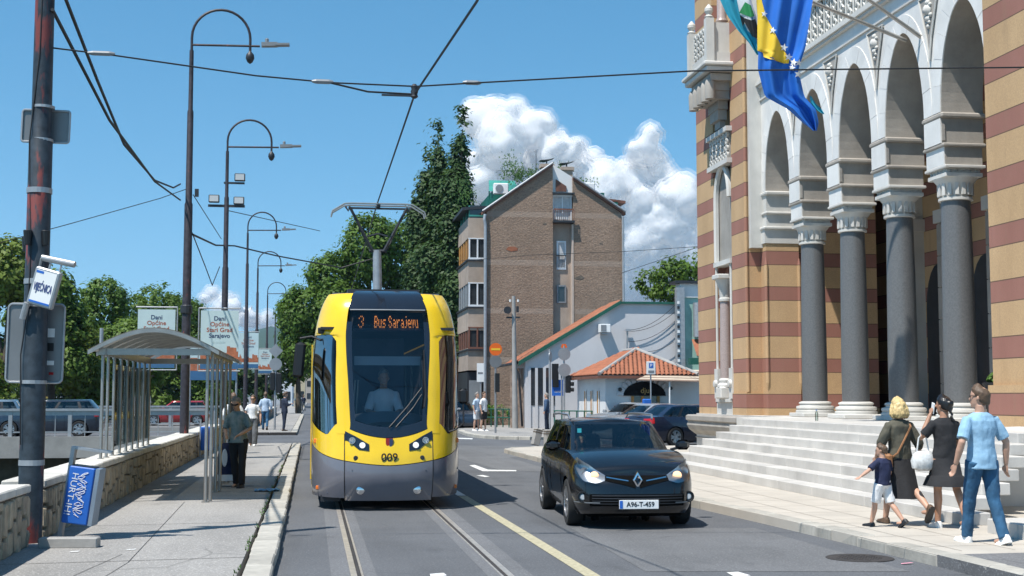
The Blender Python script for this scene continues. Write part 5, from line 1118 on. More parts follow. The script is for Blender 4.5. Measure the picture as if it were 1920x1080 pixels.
for k, (py, px1, py1) in enumerate(((619, 1265, 570), (621, 1268, 580), (640, 1265, 600), (655, 1262, 640))):
    a, b = Vector((X(1176), -.25, Z(py))), Vector((X(px1), -.2, Z(py1))); MB().tube([a.lerp(b, t/8)-Vector((0, 0, .3*4*t/8*(1-t/8))) for t in range(9)], .014, 5).build('cable', M['wire'], gh)
# left wooden porch with boards
pw = mat('weathered_boards', (.30, .22, .17), .85, var=.4, vs=4)
for k in range(9): MB().bb(X(962)+k*.17, X(962)+k*.17+.15, .9, .95, 0, Z(690)).build('board', pw, gh)
MB().bb(X(990), X(1040), -.02, 0, Z(690), Z(760)).build('shop_window', M['pane'], gh)
for px in (990, 1003, 1018, 1032): MB().bb(X(px), X(px)+.14, -.06, -.02, 0, Z(690)).build('pilaster', M['greyplaster'], gh)
# ------------------------------------------------------------------ white kiosk with hipped tile roof
KY = 57.0; kx = AY(1135, 720, KY).x; kw = AY(1290, 720, KY).x-kx; kd = 6.2
M['liner0'] = mat('matt_black', (.01, .01, .011), .9, var=0, spec=.1)
kk = thing('white_kiosk', 'small white cafe with hipped orange tile roof and arched dark doorway', 'building', (kx, KY, 0))
X = lambda px: AY(px, 720, KY).x-kx
Z = lambda py, px=1210: AY(px, py, KY).z
eh = Z(704); ah = Z(655); MB().bb(0, kw+1.2, 0, kd, 0, eh).build('wall', M['whiteplaster'], kk)
ov = .35; A = Vector((kw/2, kw/2+.1, ah)); B = Vector((kw/2, kd-kw/2, ah))
c0, c1, c2, c3 = Vector((-ov, -ov, eh)), Vector((kw+ov, -ov, eh)), Vector((kw+ov, kd+ov, eh)), Vector((-ov, kd+ov, eh))
rfo = MB().add([c0, c1, c2, c3, A, B], [(0, 1, 4), (1, 2, 5, 4), (2, 3, 5), (3, 0, 4, 5), (0, 3, 2, 1)]).build('roof', M['mortar'], kk)
tm = MB().loft([[(-.10, 0, 0), (-.065, 0, .05), (0, 0, .075), (.065, 0, .05), (.10, 0, 0)], [(-.085, .34, .015), (-.055, .34, .06), (0, .34, .085), (.055, .34, .06), (.085, .34, .015)]], closed=False).mesh('roof_tile', M['tile'], 50)
def tileface(e0, e1, apex0, apex1):
    ex = (e1-e0).normalized(); up = ((apex0+apex1)/2-(e0+e1)/2); up = (up-ex*up.dot(ex)); H = up.length; up.normalize(); nn = ex.cross(up); W_ = (e1-e0).length
    la = (apex0-e0).dot(ex)/H; lb = (apex1-e1).dot(-ex)/H; rot = Matrix((ex, up, nn)).transposed().to_euler()
    r_ = 0
    while r_*.30 < H-.1:
        h = r_*.30; a, b = la*h, W_-lb*h; n_ = int((b-a)/.2)
        for k in range(n_):
            o = link('roof_tile', tm, rfo); o.location = e0+ex*(a+.1+k*.2)+up*h+nn*(.012); o.rotation_euler = rot
        r_ += 1
tileface(c0, c1, A, A); tileface(c3, c0, B, A)
for p, q in ((c0, A), (c1, A), (A, B)): MB().tube([p+Vector((0, 0, .06)), q+Vector((0, 0, .08))], .09, 8).build('ridge_tiles', M['concrete'], kk, 40)
MB().bb(-ov, kw+ov, -ov-.06, -ov, eh-.14, eh-.02).bb(-ov-.06, -ov, -ov-.06, kd+ov, eh-.14, eh-.02).build('fascia', M['brownwood'], kk)
# arched doorway and sign, windows
cx = X(1208); wv = .95; arcz = Z(742)
p = [(cx-wv, -.02, arcz), (cx+wv, -.02, arcz)]+[(cx+wv*math.cos(a), -.02, arcz+.62*math.sin(a)) for a in [PI*k/12 for k in range(1, 12)]]
MB().ext(p, (0, -.06, 0)).build('arch_sign', M['liner0'], kk); text('lettering', 'djul', .34, mat('gold_letters', (.45, .3, .1), .6), kk, (cx+.05, -.085, arcz+.22), (PI/2, 0, 0))
av = MB()
for k in range(13):
    a = PI*(k+.5)/13; MB().box((cx+(wv+.14)*math.cos(a), -.03, arcz+(.62+.14)*math.sin(a)), (.26, .08, .16), ry=-a).build('arch_stone', M['greyplaster'], kk)
MB().bb(cx-.55, cx+.62, -.03, -.01, 0, arcz-.02).build('doorway', M['pane'], kk)
for x in (cx-.55, cx-.1, cx+.62): MB().bb(x-.06, x+.06, -.08, -.03, 0, arcz-.02).build('door_frame', M['ochre'], kk)
window(kk, X(1152), X(1175), Z(775), Z(762), -.02, 'pane', 'brownwood', 1)
for y in (1.2, 2.6, 4.0): MB().bb(-.03, 0, y, y+.42, Z(785), Z(733)).build('side_window', M['ochre'], kk); MB().bb(-.06, -.03, y-.06, y, Z(788), Z(731)).build('shutter_edge', M['white'], kk)
for px, py in ((1162, 730), (1257, 728)): MB().lathe([(.08, 0), (.08, -.1)], 10, (X(px), 0, Z(py)), 'y').build('lamp', M['black'], kk)
# awning right of the kiosk
aw = thing('striped_awning', 'beige and brown striped cafe awning stretched beside the tiled kiosk roof', 'awning', (kx, KY, 0)); q0, q1, q2, q3 = Vector((X(1180), -1.2, Z(714))), Vector((X(1318), -1.2, Z(717))), Vector((X(1318), .6, Z(694))), Vector((X(1240), .6, Z(694)))
for k in range(10):
    a, b = k/10, (k+1)/10; MB().ext([q0.lerp(q3, a), q1.lerp(q2, a), q1.lerp(q2, b), q0.lerp(q3, b)], (0, 0, .03)).build('stripe', mat('awning_beige', (.52, .44, .33), .8) if k % 2 else mat('awning_brown', (.22, .15, .11), .8), aw)
for px in (1243, 1312): MB().tube([(X(px), -1.1, 0), (X(px), -1.1, Z(716))], .035, 6).build('post', M['white'], aw)
MB().bb(X(1243), X(1330), .9, 1.0, 0, 2.0).build('back_wall', M['concrete'], aw)
# right-hand teal house sliver with big duct
TYY = 65.8; tx = AY(1262, 650, TYY).x; th = thing('teal_house', 'mint green house front with grey duct and tiled lean to behind the kiosk', 'house', (tx, TYY, 0)); X = lambda px: AY(px, 650, TYY).x-tx
Z = lambda py: AY(1290, py, TYY).z
MB().bb(X(1284), 4, 0, .8, 0, Z(556)).build('wall', mat('mint_wall', (.30, .50, .44), .7), th); MB().bb(X(1275), X(1340), -.1, .7, Z(558), Z(532)).build('upper_wall', M['whiteplaster'], th); MB().bb(X(1265), X(1345), -.3, .9, Z(532), Z(527)).build('roof_edge', M['dkmetal'], th)
MB().bb(X(1266), X(1281), -.35, 0, Z(700), Z(540)).build('flue_box', M['galv'], th); MB().tube([(X(1306), -.2, Z(632)), (X(1306), -.2, Z(568))], .22, 14).build('duct', M['galv'], th, 40)
MB().ext([(X(1297), -.9, Z(668)), (X(1340), -.9, Z(668)), (X(1340), 0, Z(636)), (X(1297), 0, Z(636))], (0, .05, .05)).build('lean_to_roof', M['tile'], th); MB().bb(X(1284), X(1340), -1.0, -.6, Z(684), Z(672)).build('gutter_box', M['green'], th)
for k in range(14): MB().bb(X(1267), X(1271), -.4, -.352, Z(566+k*9), Z(571+k*9)).build('quoin', M['dkmetal'] if k % 2 else M['white'], th)
# distant street buildings behind the left pavement
for i, (px0, px1, y0, Yd, cc, lab) in enumerate(((530, 548, 640, 210, (.62, .64, .66), 'distant white apartment block with rows of windows'), (553, 572, 672, 190, (.50, .42, .28), 'distant ochre town house at the end of the street'), (500, 530, 690, 260, (.45, .46, .47), 'distant grey office block beyond the lamps'), (548, 600, 700, 330, (.42, .36, .30), 'far brown house closing the end of the street'))):
    a, b = AY(px0, y0, Yd), AY(px1, 742, Yd); t = thing('distant_building', lab, 'building', (a.x, Yd, 0)); w_ = b.x-a.x
    MB().bb(0, w_, 0, 14, 0, a.z).build('wall', mat('far_wall%d' % i, cc, .8), t)
    for r_ in range(int(a.z/3)):
        for k in range(max(1, int(w_/1.6))):
            MB().bb(.4+k*1.6, 1.3+k*1.6, -.05, 0, 1+r_*3, 2.4+r_*3).build('window', M['pane'], t)
oh = thing('orange_house', 'orange brick corner of a house showing between the riverside trees', 'house', AY(163, 700, 100)); oh.location.z = 0; MB().bb(-.8, .8, 0, 6, 0, AY(163, 612, 100).z).build('wall', mat('orange_wall', (.45, .2, .1), .8), oh); MB().bb(-1.1, 1.1, -.3, 6, AY(163, 612, 100).z, AY(163, 607, 100).z).build('roof', M['tile'], oh)
# ================================================================== trees, hills, cloud
def leafmat(name, c):
    m = NT(name); co = m.coord(); n = m.ramp(m.noise(.7, 3, .5, co), [(.3, 0.0), (.7, 1.0)]); n2 = m.ramp(m.noise(4, 2, .5, co), [(.3, 0.0), (.7, 1.0)])
    a = m.mix(n, sc(c, .75), (c[0]*1.35, c[1]*1.2, c[2])); a = m.mix(m.math('MULTIPLY', n2, .4), a, sc(c, .6)); m.col(a).p(Roughness=.55, Specular_IOR_Level=.25)
    tl = m.n('BsdfTranslucent'); m.set(tl.inputs[0], m.mix(.5, a, (c[0]*1.8, c[1]*1.5, c[2]*.6))); mx = m.n('MixShader'); mx.inputs[0].default_value = .28
    m.t.links.new(m.b.outputs[0], mx.inputs[1]); m.t.links.new(tl.outputs[0], mx.inputs[2]); m.t.links.new(mx.outputs[0], m.out.inputs[0]); return m.mat
M['leaf1'] = leafmat('leaf_plane', (.085, .165, .026)); M['leaf2'] = leafmat('leaf_linden', (.10, .18, .03)); M['leaf3'] = leafmat('leaf_poplar', (.048, .10, .034)); M['leaf4'] = leafmat('leaf_pale', (.135, .20, .035)); M['leaf5'] = leafmat('leaf_hill', (.045, .09, .03))
M['bark'] = mat('bark', (.09, .07, .05), .9, var=.35, vs=4, bump=.5, bs=12)
def tree(x, y, z0, H, blobs, leaf, n, ls, label, seed, trunk_r=.3, cat='tree', group=None, name='tree', z_up=.0, clump=.55):
    """blobs: (dx, dy, dz, rx, ry, rz) ellipsoids; leaves sit in clumps spread over the ellipsoids' outer volume"""
    rnd = random.Random(seed); t = thing(name, label, cat, (x, y, z0), 0, group)
    tb = MB().tube([(0, 0, 0), (rnd.uniform(-.1, .1), 0, H*.3), (rnd.uniform(-.3, .3), rnd.uniform(-.3, .3), H*.75)], [trunk_r, trunk_r*.75, trunk_r*.2], 8)
    for b in blobs:
        tb.tube([(0, 0, H*.25), (b[0]*.5, b[1]*.5, lerp(H*.25, b[2], .6)), (b[0], b[1], b[2])], [trunk_r*.5, trunk_r*.3, .04], 5)
    tb.build('trunk', M['bark'], t, 60)
    vol = [b[3]*b[4]*b[5] for b in blobs]; tot = sum(vol); vs = []; fs = []
    for b, v in zip(blobs, vol):
        cl = max(8, int(n*v/tot/26))
        for c in range(cl):
            while True:
                d = Vector((rnd.uniform(-1, 1), rnd.uniform(-1, 1), rnd.uniform(-1, 1)))
                if .05 < d.length < 1: break
            d = d.normalized()*(d.length**.33)*(.80+.25*noise.noise(d*2.3+Vector((seed, b[0], 0)))); cc = Vector((b[0]+d.x*b[3], b[1]+d.y*b[4], b[2]+d.z*b[5])); cr = clump*rnd.uniform(.6, 1.3)
            for k in range(26):
                e = Vector((rnd.gauss(0, 1), rnd.gauss(0, 1), rnd.gauss(0, .8)))*cr*.5; p = cc+e
                nn = (e.normalized()*.7+d*.6+Vector((rnd.uniform(-.6, .6), rnd.uniform(-.6, .6), rnd.uniform(0, .8)+z_up))).normalized()
                u = nn.orthogonal().normalized(); a = rnd.random()*6.28; u = (u*math.cos(a)+nn.cross(u)*math.sin(a)); w_ = nn.cross(u); s = ls*rnd.uniform(.6, 1.25); i = len(vs)
                vs += [p-u*s, p+w_*s*.55-u*s*.1, p+u*s, p-w_*s*.55-u*s*.1]; fs.append((i, i+1, i+2, i+3))
    me = bpy.data.meshes.new('crown'); me.from_pydata([tuple(v) for v in vs], [], fs); me.materials.append(leaf); me.polygons.foreach_set('use_smooth', [True]*len(fs)); link('crown', me, t); return t
def at_px(px, Y): p = AY(px, 742, Y); return p.x
def zt(px, py, Y): return AY(px, py, Y).z
# big broad tree over the street
def bl(Y, px0, specs):
    x0 = at_px(px0, Y); out = []
    for (px, py, rpx, rpy) in specs:
        c = AY(px, py, Y); k = Y/F; out.append((c.x-x0, random.uniform(-1.5, 1.5), c.z, rpx*k, rpx*k*.9, rpy*k))
    return x0, out
random.seed(21)
x0, b = bl(105, 690, [(690, 470, 62, 75), (625, 520, 55, 60), (745, 480, 50, 80), (580, 580, 55, 60), (650, 590, 70, 70), (740, 600, 60, 70), (565, 650, 40, 40), (600, 660, 55, 55), (700, 690, 90, 60), (780, 520, 30, 70)])
tree(x0, 105, 0, 17, b, M['leaf1'], 62000, .17, 'broad green plane tree rising behind the tram beside the poplars', 3, .5)
x0, b = bl(125, 560, [(545, 590, 26, 40), (560, 640, 34, 40), (552, 690, 22, 30)])
tree(x0, 125, 0, 9, b, M['leaf1'], 7000, .24, 'smaller green street tree leaning over the lamps at the far end', 4, .3)
# poplars
for i, (px, Y, top, hw_, lab) in enumerate(((793, 84, 285, 32, 'shorter dark poplar left of the two tall ones'), (825, 82, 240, 30, 'slim dark poplar standing between its two neighbours'), (856, 80, 218, 31, 'tallest dark columnar poplar next to the brick house'), (812, 90, 330, 40, 'wide dark poplar half hidden behind the slim one'))):
    x0 = at_px(px, Y); H = zt(px, top, Y); rw = random.Random(i); bs = []
    k = Y/F; n = 9
    for j in range(n):
        f = j/(n-1); r = hw_*k*(.62+.62*math.sin(PI*min(1, f*1.0+.12))**.7)*(1 if f < .8 else 1-.6*(f-.8)/.2); bs.append((rw.uniform(-.35, .35), rw.uniform(-.35, .35), 2+(H-2.8)*f, r, r, (H-2)/n*.95))
    tree(x0, Y, 0, H*.9, bs, M['leaf3'], 46000, .15, lab, 30+i, .3, name='poplar', z_up=.3, clump=.42)
# trees on the far river bank
lt = [(10, 78, 436, 75, M['leaf4'], 'yellowish green tree behind the painted mast'), (95, 84, 500, 60, M['leaf2'], 'rounded green tree right of the mast on the far bank'), (192, 100, 512, 62, M['leaf1'], 'tall dark green tree with domed crown across the bridge'), (290, 112, 520, 75, M['leaf2'], 'broad green tree behind the first festival banner'), (345, 118, 552, 45, M['leaf1'], 'green tree behind the lamp post with banners'), (55, 92, 540, 60, M['leaf1'], 'dark tree filling the gap behind the mast sign'), (240, 92, 590, 60, M['leaf2'], 'lower green tree above the shelter roof'), (140, 88, 600, 55, M['leaf4'], 'pale green tree beside the orange house corner'), (-60, 80, 470, 70, M['leaf1'], 'dark green tree at the river edge left of the mast'), (400, 112, 640, 50, M['leaf1'], 'low dark tree behind the shelter posts')]
for i, (px, Y, top, rpx, lf, lab) in enumerate(lt):
    x0 = at_px(px, Y); H = zt(px, top, Y); k = Y/F; r = rpx*k; rw = random.Random(50+i); bs = [(0, 0, H-r*.95, r*.85, r*.85, r*.95)]
    for j in range(6): a = rw.random()*6.3; bs.append((r*.6*math.cos(a), r*.6*math.sin(a), rw.uniform(r*.45, H-r*.9), r*.62, r*.62, r*.6))
    tree(x0, Y, 0, H*.9, bs, lf, 14000, .16, lab, 60+i, .3, clump=.5)
for i, px in enumerate((-20, 60, 130, 205, 270, 335, 400, 450)):
    x0 = at_px(px, 125); bs = [(0, 0, 2.5, 5, 3, 2.6), (2.5, 0, 4, 3, 3, 2.5), (-2.5, 0, 3.6, 3, 3, 2.4)]
    tree(x0, 125, 0, 4, bs, M['leaf5'], 2600, .28, 'dark hedge tree in the shade behind the riverside trees', 80+i, .2, group='shaded hedge trees')
# tree behind grey house, bush by fence
x0, b = bl(84, 1255, [(1255, 515, 40, 32), (1225, 530, 34, 26), (1290, 530, 38, 34), (1260, 550, 55, 24), (1300, 500, 25, 20)])
tree(x0, 84, 0, 9, b, M['leaf1'], 4200, .15, 'loose green tree above the grey house roof by the striped building', 90, .25, clump=.45)
c = G(905, 798, .12); bs = [(0, 0, .7, .8, .6, .65), (.9, .2, .75, .7, .6, .6), (-.6, 0, .55, .5, .5, .5), (1.6, .3, .6, .6, .5, .5)]
tree(c.x, c.y+.9, .1, .8, bs, leafmat('leaf_bush', (.10, .22, .03)), 5200, .06, 'bright green bush behind the pedestrians on the far corner', 91, .05, 'bush', name='bush', clump=.22)
# hills
hl = MB(); n = 60
def hill(u, v):
    x = lerp(-900, 700, u); h = 20+interp([(0, 90), (.3, 110), (.42, 150), (.50, 172), (.6, 130), (.75, 60), (1, 30)], u)*math.sin(v*PI/2)*1.0+18*noise.noise((u*14, v*3, 1)); return (x, 2800+v*500, h-20 if v > 0 else -5)
hl.grid(hill, n, 10); struct(hl.build('hill', M['leaf5'], None, 60))
# cumulus cloud: heaped lobes merged to one surface, far away
def cloud(name, lobes, D, voxel, seed, label):
    b = MB(); rnd = random.Random(seed); k = D/F
    for (px, py, r) in lobes:
        c = AD(px, py, D+rnd.uniform(-120, 120))
        def ball(c, rr):
            b.lathe([(.01, -rr)]+[(rr*math.cos(a), rr*math.sin(a)) for a in [-1.2, -.8, -.4, 0, .4, .8, 1.2]]+[(.01, rr)], 12, c)
        ball(c, r*k)
        for q in range(7):
            d = Vector((rnd.gauss(0, 1), rnd.gauss(0, 1), rnd.gauss(0, 1))).normalized(); ball(c+d*r*k*.75, r*k*rnd.uniform(.3, .55))
    o = b.build('cloud_src', M['white'], None, 60); md = o.modifiers.new('r', 'REMESH'); md.mode = 'VOXEL'; md.voxel_size = voxel; md.use_smooth_shade = True
    me = evalmesh(o); bpy.data.objects.remove(o)
    displace(me, lambda c: 32*noise.fractal(c/150, 1.0, 2.0, 4)+15*abs(noise.noise(c/41))+9*noise.noise(c/22)+2.5*noise.noise(c/11))
    me.materials.clear(); me.materials.append(M['cloud']); me.polygons.foreach_set('use_smooth', [True]*len(me.polygons)); o = link(name, me); struct(o)
    for q, mm in ((1, M['cloud_veil1']), (2, M['cloud_veil2'])):
        m2 = me.copy(); m2.materials.clear(); m2.materials.append(mm)
        displace(m2, lambda c: q*13+8*noise.noise(c/60))
        struct(link('cloud', m2))
    return o
cm = NT('cloud_white'); cm.t.nodes.remove(cm.b); d_ = cm.n('BsdfDiffuse'); d_.inputs[0].default_value = (.98, .98, .98, 1); t_ = cm.n('BsdfTranslucent'); t_.inputs[0].default_value = (.9, .91, .93, 1); mx = cm.n('MixShader'); mx.inputs[0].default_value = .5
cm.t.links.new(d_.outputs[0], mx.inputs[1]); cm.t.links.new(t_.outputs[0], mx.inputs[2]); cm.t.links.new(mx.outputs[0], cm.out.inputs[0]); M['cloud'] = cm.mat
def veil(name, lo, hi, amt):
    m = NT(name); m.t.nodes.remove(m.b); d = m.n('BsdfDiffuse'); d.inputs[0].default_value = (.93, .93, .93, 1); t2 = m.n('BsdfTranslucent'); t2.inputs[0].default_value = (.9, .91, .93, 1); a = m.n('MixShader'); a.inputs[0].default_value = .5; tp = m.n('BsdfTransparent'); b = m.n('MixShader')
    m.set(b.inputs[0], m.math('MULTIPLY', m.ramp(m.noise(.009, 4, .5), [(lo, 0.0), (hi, 1.0)]), amt))
    for x, y in ((d.outputs[0], a.inputs[1]), (t2.outputs[0], a.inputs[2]), (tp.outputs[0], b.inputs[1]), (a.outputs[0], b.inputs[2]), (b.outputs[0], m.out.inputs[0])): m.t.links.new(x, y)
    return m.mat
M['cloud_veil1'] = veil('cloud_veil_inner', .35, .7, .55); M['cloud_veil2'] = veil('cloud_veil_outer', .42, .78, .4)
cloud('cloud', [(905, 232, 32), (935, 222, 30), (970, 232, 30), (1005, 250, 34), (940, 275, 45), (990, 300, 50), (1050, 290, 36), (1080, 300, 32), (1110, 320, 34), (1050, 340, 50), (1120, 360, 50), (1150, 350, 34), (1185, 335, 28), (1210, 285, 24), (1222, 258, 17), (1215, 310, 34), (1245, 350, 36), (1280, 380, 36), (1310, 400, 34), (1180, 400, 60), (1250, 430, 60), (1120, 430, 70), (1200, 480, 70), (1280, 480, 60), (900, 330, 18), (885, 300, 18), (1330, 460, 40), (1000, 380, 50), (930, 320, 30), (910, 345, 26), (890, 355, 20), (1250, 540, 60), (1150, 540, 60)], 5200, 17, 3, '')
cloud('cloud', [(385, 562, 12), (400, 556, 14), (420, 565, 14), (440, 578, 16), (470, 588, 14), (500, 600, 12), (460, 600, 18), (420, 590, 18)], 6000, 18, 5, '')
# ================================================================== cars (local axes: nose at y = 0 facing -y, x to the right, z up)
def carpaint(name, c, flake=.0):
    m = NT(name); m.col(c).p(Roughness=.25, Metallic=flake, Coat_Weight=.7, Coat_Roughness=.03, Specular_IOR_Level=.5); return m.mat
M['cblack'] = carpaint('car_black', (.004, .004, .005)); M['cnavy'] = carpaint('car_navy', (.014, .02, .045), .2); M['csilver'] = carpaint('car_silver', (.42, .44, .46), .55); M['cwhite'] = carpaint('car_white', (.7, .7, .7)); M['cblue'] = carpaint('car_slate', (.022, .035, .055), .2); M['cred'] = carpaint('car_red', (.35, .02, .025)); M['cltblue'] = carpaint('car_pale_blue', (.24, .32, .38), .4)
M['headglass'] = glass('headlamp_glass', (.92, .94, .95), .9, base=.04); M['warm'] = emit('lamp_warm', (1.0, .6, .32), .9)
M['liner'] = mat('arch_liner', (.005, .005, .005), .9, var=0, spec=.05)
class Car:
    def __init__(s, root, L, W, plan, wheels, wr, ztop, zbot, ins, g, paintm):
        s.r, s.L, s.W, s.wheels, s.wr, s.ztop, s.zbot, s.ins, s.paint = root, L, W, wheels, wr, ztop, zbot, ins, paintm
        s.setplan(plan); s.g = g
    def setplan(s, plan):
        u = [0.0]
        for a, b in zip(plan, plan[1:]): u.append(u[-1]+math.dist(a, b))
        s.px = [(k, p[0]) for k, p in zip(u, plan)]; s.py = [(k, p[1]) for k, p in zip(u, plan)]; s.U = u[-1]
    def pl(s, u):
        u = max(0, min(s.U, u)); return Vector((sinterp(s.px, u), sinterp(s.py, u)))
    def nrm(s, u):
        d = s.pl(u+.02)-s.pl(u-.02); d.normalize(); return Vector((d.y, -d.x))
    def P(s, u, v, off=0.0):
        sg = 1 if u >= 0 else -1; a = abs(u); p = s.pl(a); n = s.nrm(a)
        if a < .02: n = Vector((0, -1))
        if a > s.U-.02: n = Vector((0, 1))
        wf, ws, wb = max(0, -n.y)**1.5, abs(n.x), max(0, n.y)**1.5; t = wf+ws+wb
        i = (sinterp(s.ins[0], v)*wf+sinterp(s.ins[1], v)*ws+sinterp(s.ins[2], v)*wb)/t-off
        q = p-n*i; z = lerp(interp(s.zbot, q.y), sinterp(s.ztop, max(p.y, 0)), v); return Vector((sg*q.x, q.y, z))
    def vz(s, u, z):
        """v for a height z at plan position u"""
        y = s.pl(abs(u)).y; z0, z1 = interp(s.zbot, y), sinterp(s.ztop, y); return (z-z0)/(z1-z0)
    def shell(s, name, m, nu=90, nv=16):
        b = MB(); W = nu*2; us = [-s.U+2*s.U*k/W for k in range(W)]; vs = []; inside = []
        for j in range(nv+1):
            for u in us:
                p = s.P(u, j/nv); ins = False
                for wy in s.wheels:
                    d = Vector((p.y-wy, p.z-s.wr*.98)); R_ = s.wr*1.13
                    if d.length < R_ and abs(p.x) > s.W*.36:
                        d = d.normalized()*R_ if d.length > 1e-4 else Vector((0, R_)); p = Vector((p.x, wy+d.x, max(p.z, s.wr*.98+d.y) if d.y > 0 else s.wr*.98+d.y)); ins = True
                vs.append(p); inside.append(ins)
        fs = []
        for j in range(nv):
            for k in range(W):
                f = (j*W+k, j*W+(k+1) % W, (j+1)*W+(k+1) % W, (j+1)*W+k)
                if not all(inside[q] for q in f): fs.append(f)
        b.add(vs, fs); return b.build(name, m, s.r, 50)
    def cap(s, name, m, crown, ua=0, ub=None, v=1.0, nt=16, nu=60):
        ub = ub or s.U
        def fn(i, j):
            u = lerp(ua, ub, j); p = s.P(u, v); t = i*2-1; f = min(1, u/.5)*min(1, (s.U-u)/.4+.0); return Vector((p.x*t, p.y, p.z+crown*(1-t*t)*max(0, f)))
        return MB().grid(fn, nt, nu).build(name, m, s.r, 50)
    def patch(s, name, m, u0, u1, v0, v1, off=.006, nu=10, nv=6, parent=None):
        def fn(i, j):
            u = lerp(u0, u1, i); a = v0(u) if callable(v0) else v0; b = v1(u) if callable(v1) else v1; return s.P(u, lerp(a, b, j), off)
        return MB().grid(fn, nu, nv).build(name, m, parent or s.r, 50)
class Green(Car):
    def __init__(s, root, plan, zt_, zbot, y0, y1, r0, r1, rx, paintm):
        s.r, s.zt, s.zbot, s.m = root, zt_, zbot, (y0, y1, r0, r1, rx); s.wheels = (); s.setplan(plan)
    def P(s, u, v, off=0.0):
        sg = 1 if u >= 0 else -1; a = abs(u); p = s.pl(a); n = s.nrm(a); y0, y1, r0, r1, rx = s.m
        if a < .02: n = Vector((0, -1))
        if a > s.U-.02: n = Vector((0, 1))
        f = v+.12*v*(1-v)*-1; z0 = interp(s.zbot, p.y); q = Vector((p.x*lerp(1, rx, f+.10*v*(v-1)), lerp(p.y, r0+(p.y-y0)*(r1-r0)/(y1-y0), f)))+n*off
        return Vector((sg*q.x, q.y, lerp(z0, s.zt, v)))
def wheel(root, x, y, r, sgn, spokes=5, rimr=.68, cap_only=False):
    w_ = 0.2
    ty = MB().lathe([(r*.66, -w_/2), (r*.93, -w_/2), (r, -w_*.36), (r, w_*.36), (r*.93, w_/2), (r*.66, w_/2)], 28, axis='x', cap=False).build('wheel', M['rubber'], root, 40); ty.location = (x, y, r)
    b = MB().lathe([(r*.67, sgn*.02), (r*.68, sgn*.095), (r*.62, sgn*.10), (r*.6, sgn*.02)], 28, axis='x', cap=False)
    for k in range(spokes):
        a = 2*PI*k/spokes; n0 = Vector((0, math.cos(a), math.sin(a))); t0 = Vector((0, -math.sin(a), math.cos(a))); ex = Vector((sgn, 0, 0))
        for da in (-.15, .15):
            b.loft([[n0*r*.08+t0*.03+ex*.05, n0*r*.08-t0*.03+ex*.05, n0*r*.08-t0*.03+ex*.088, n0*r*.08+t0*.03+ex*.088], [n0*r*.64+t0*(da*r+.025)+ex*.05, n0*r*.64+t0*(da*r-.025)+ex*.05, n0*r*.64+t0*(da*r-.025)+ex*.095, n0*r*.64+t0*(da*r+.025)+ex*.095]])
    b.lathe([(r*.15, sgn*.04), (r*.15, sgn*.095), (r*.1, sgn*.10)], 14, axis='x'); b.build('rim', M['alloy'], ty, 30)
    MB().lathe([(r*.62, sgn*.0), (r*.62, sgn*.03)], 20, axis='x').build('brake_disc', M['dkmetal'], ty)
INS_F = [(0, .06), (.12, .02), (.3, .0), (.55, .02), (.8, .07), (1, .20)]; INS_S = [(0, .10), (.12, .05), (.35, .012), (.6, .0), (.82, .02), (1, .07)]; INS_R = [(0, .06), (.2, .0), (.5, .0), (.8, .03), (1, .10)]
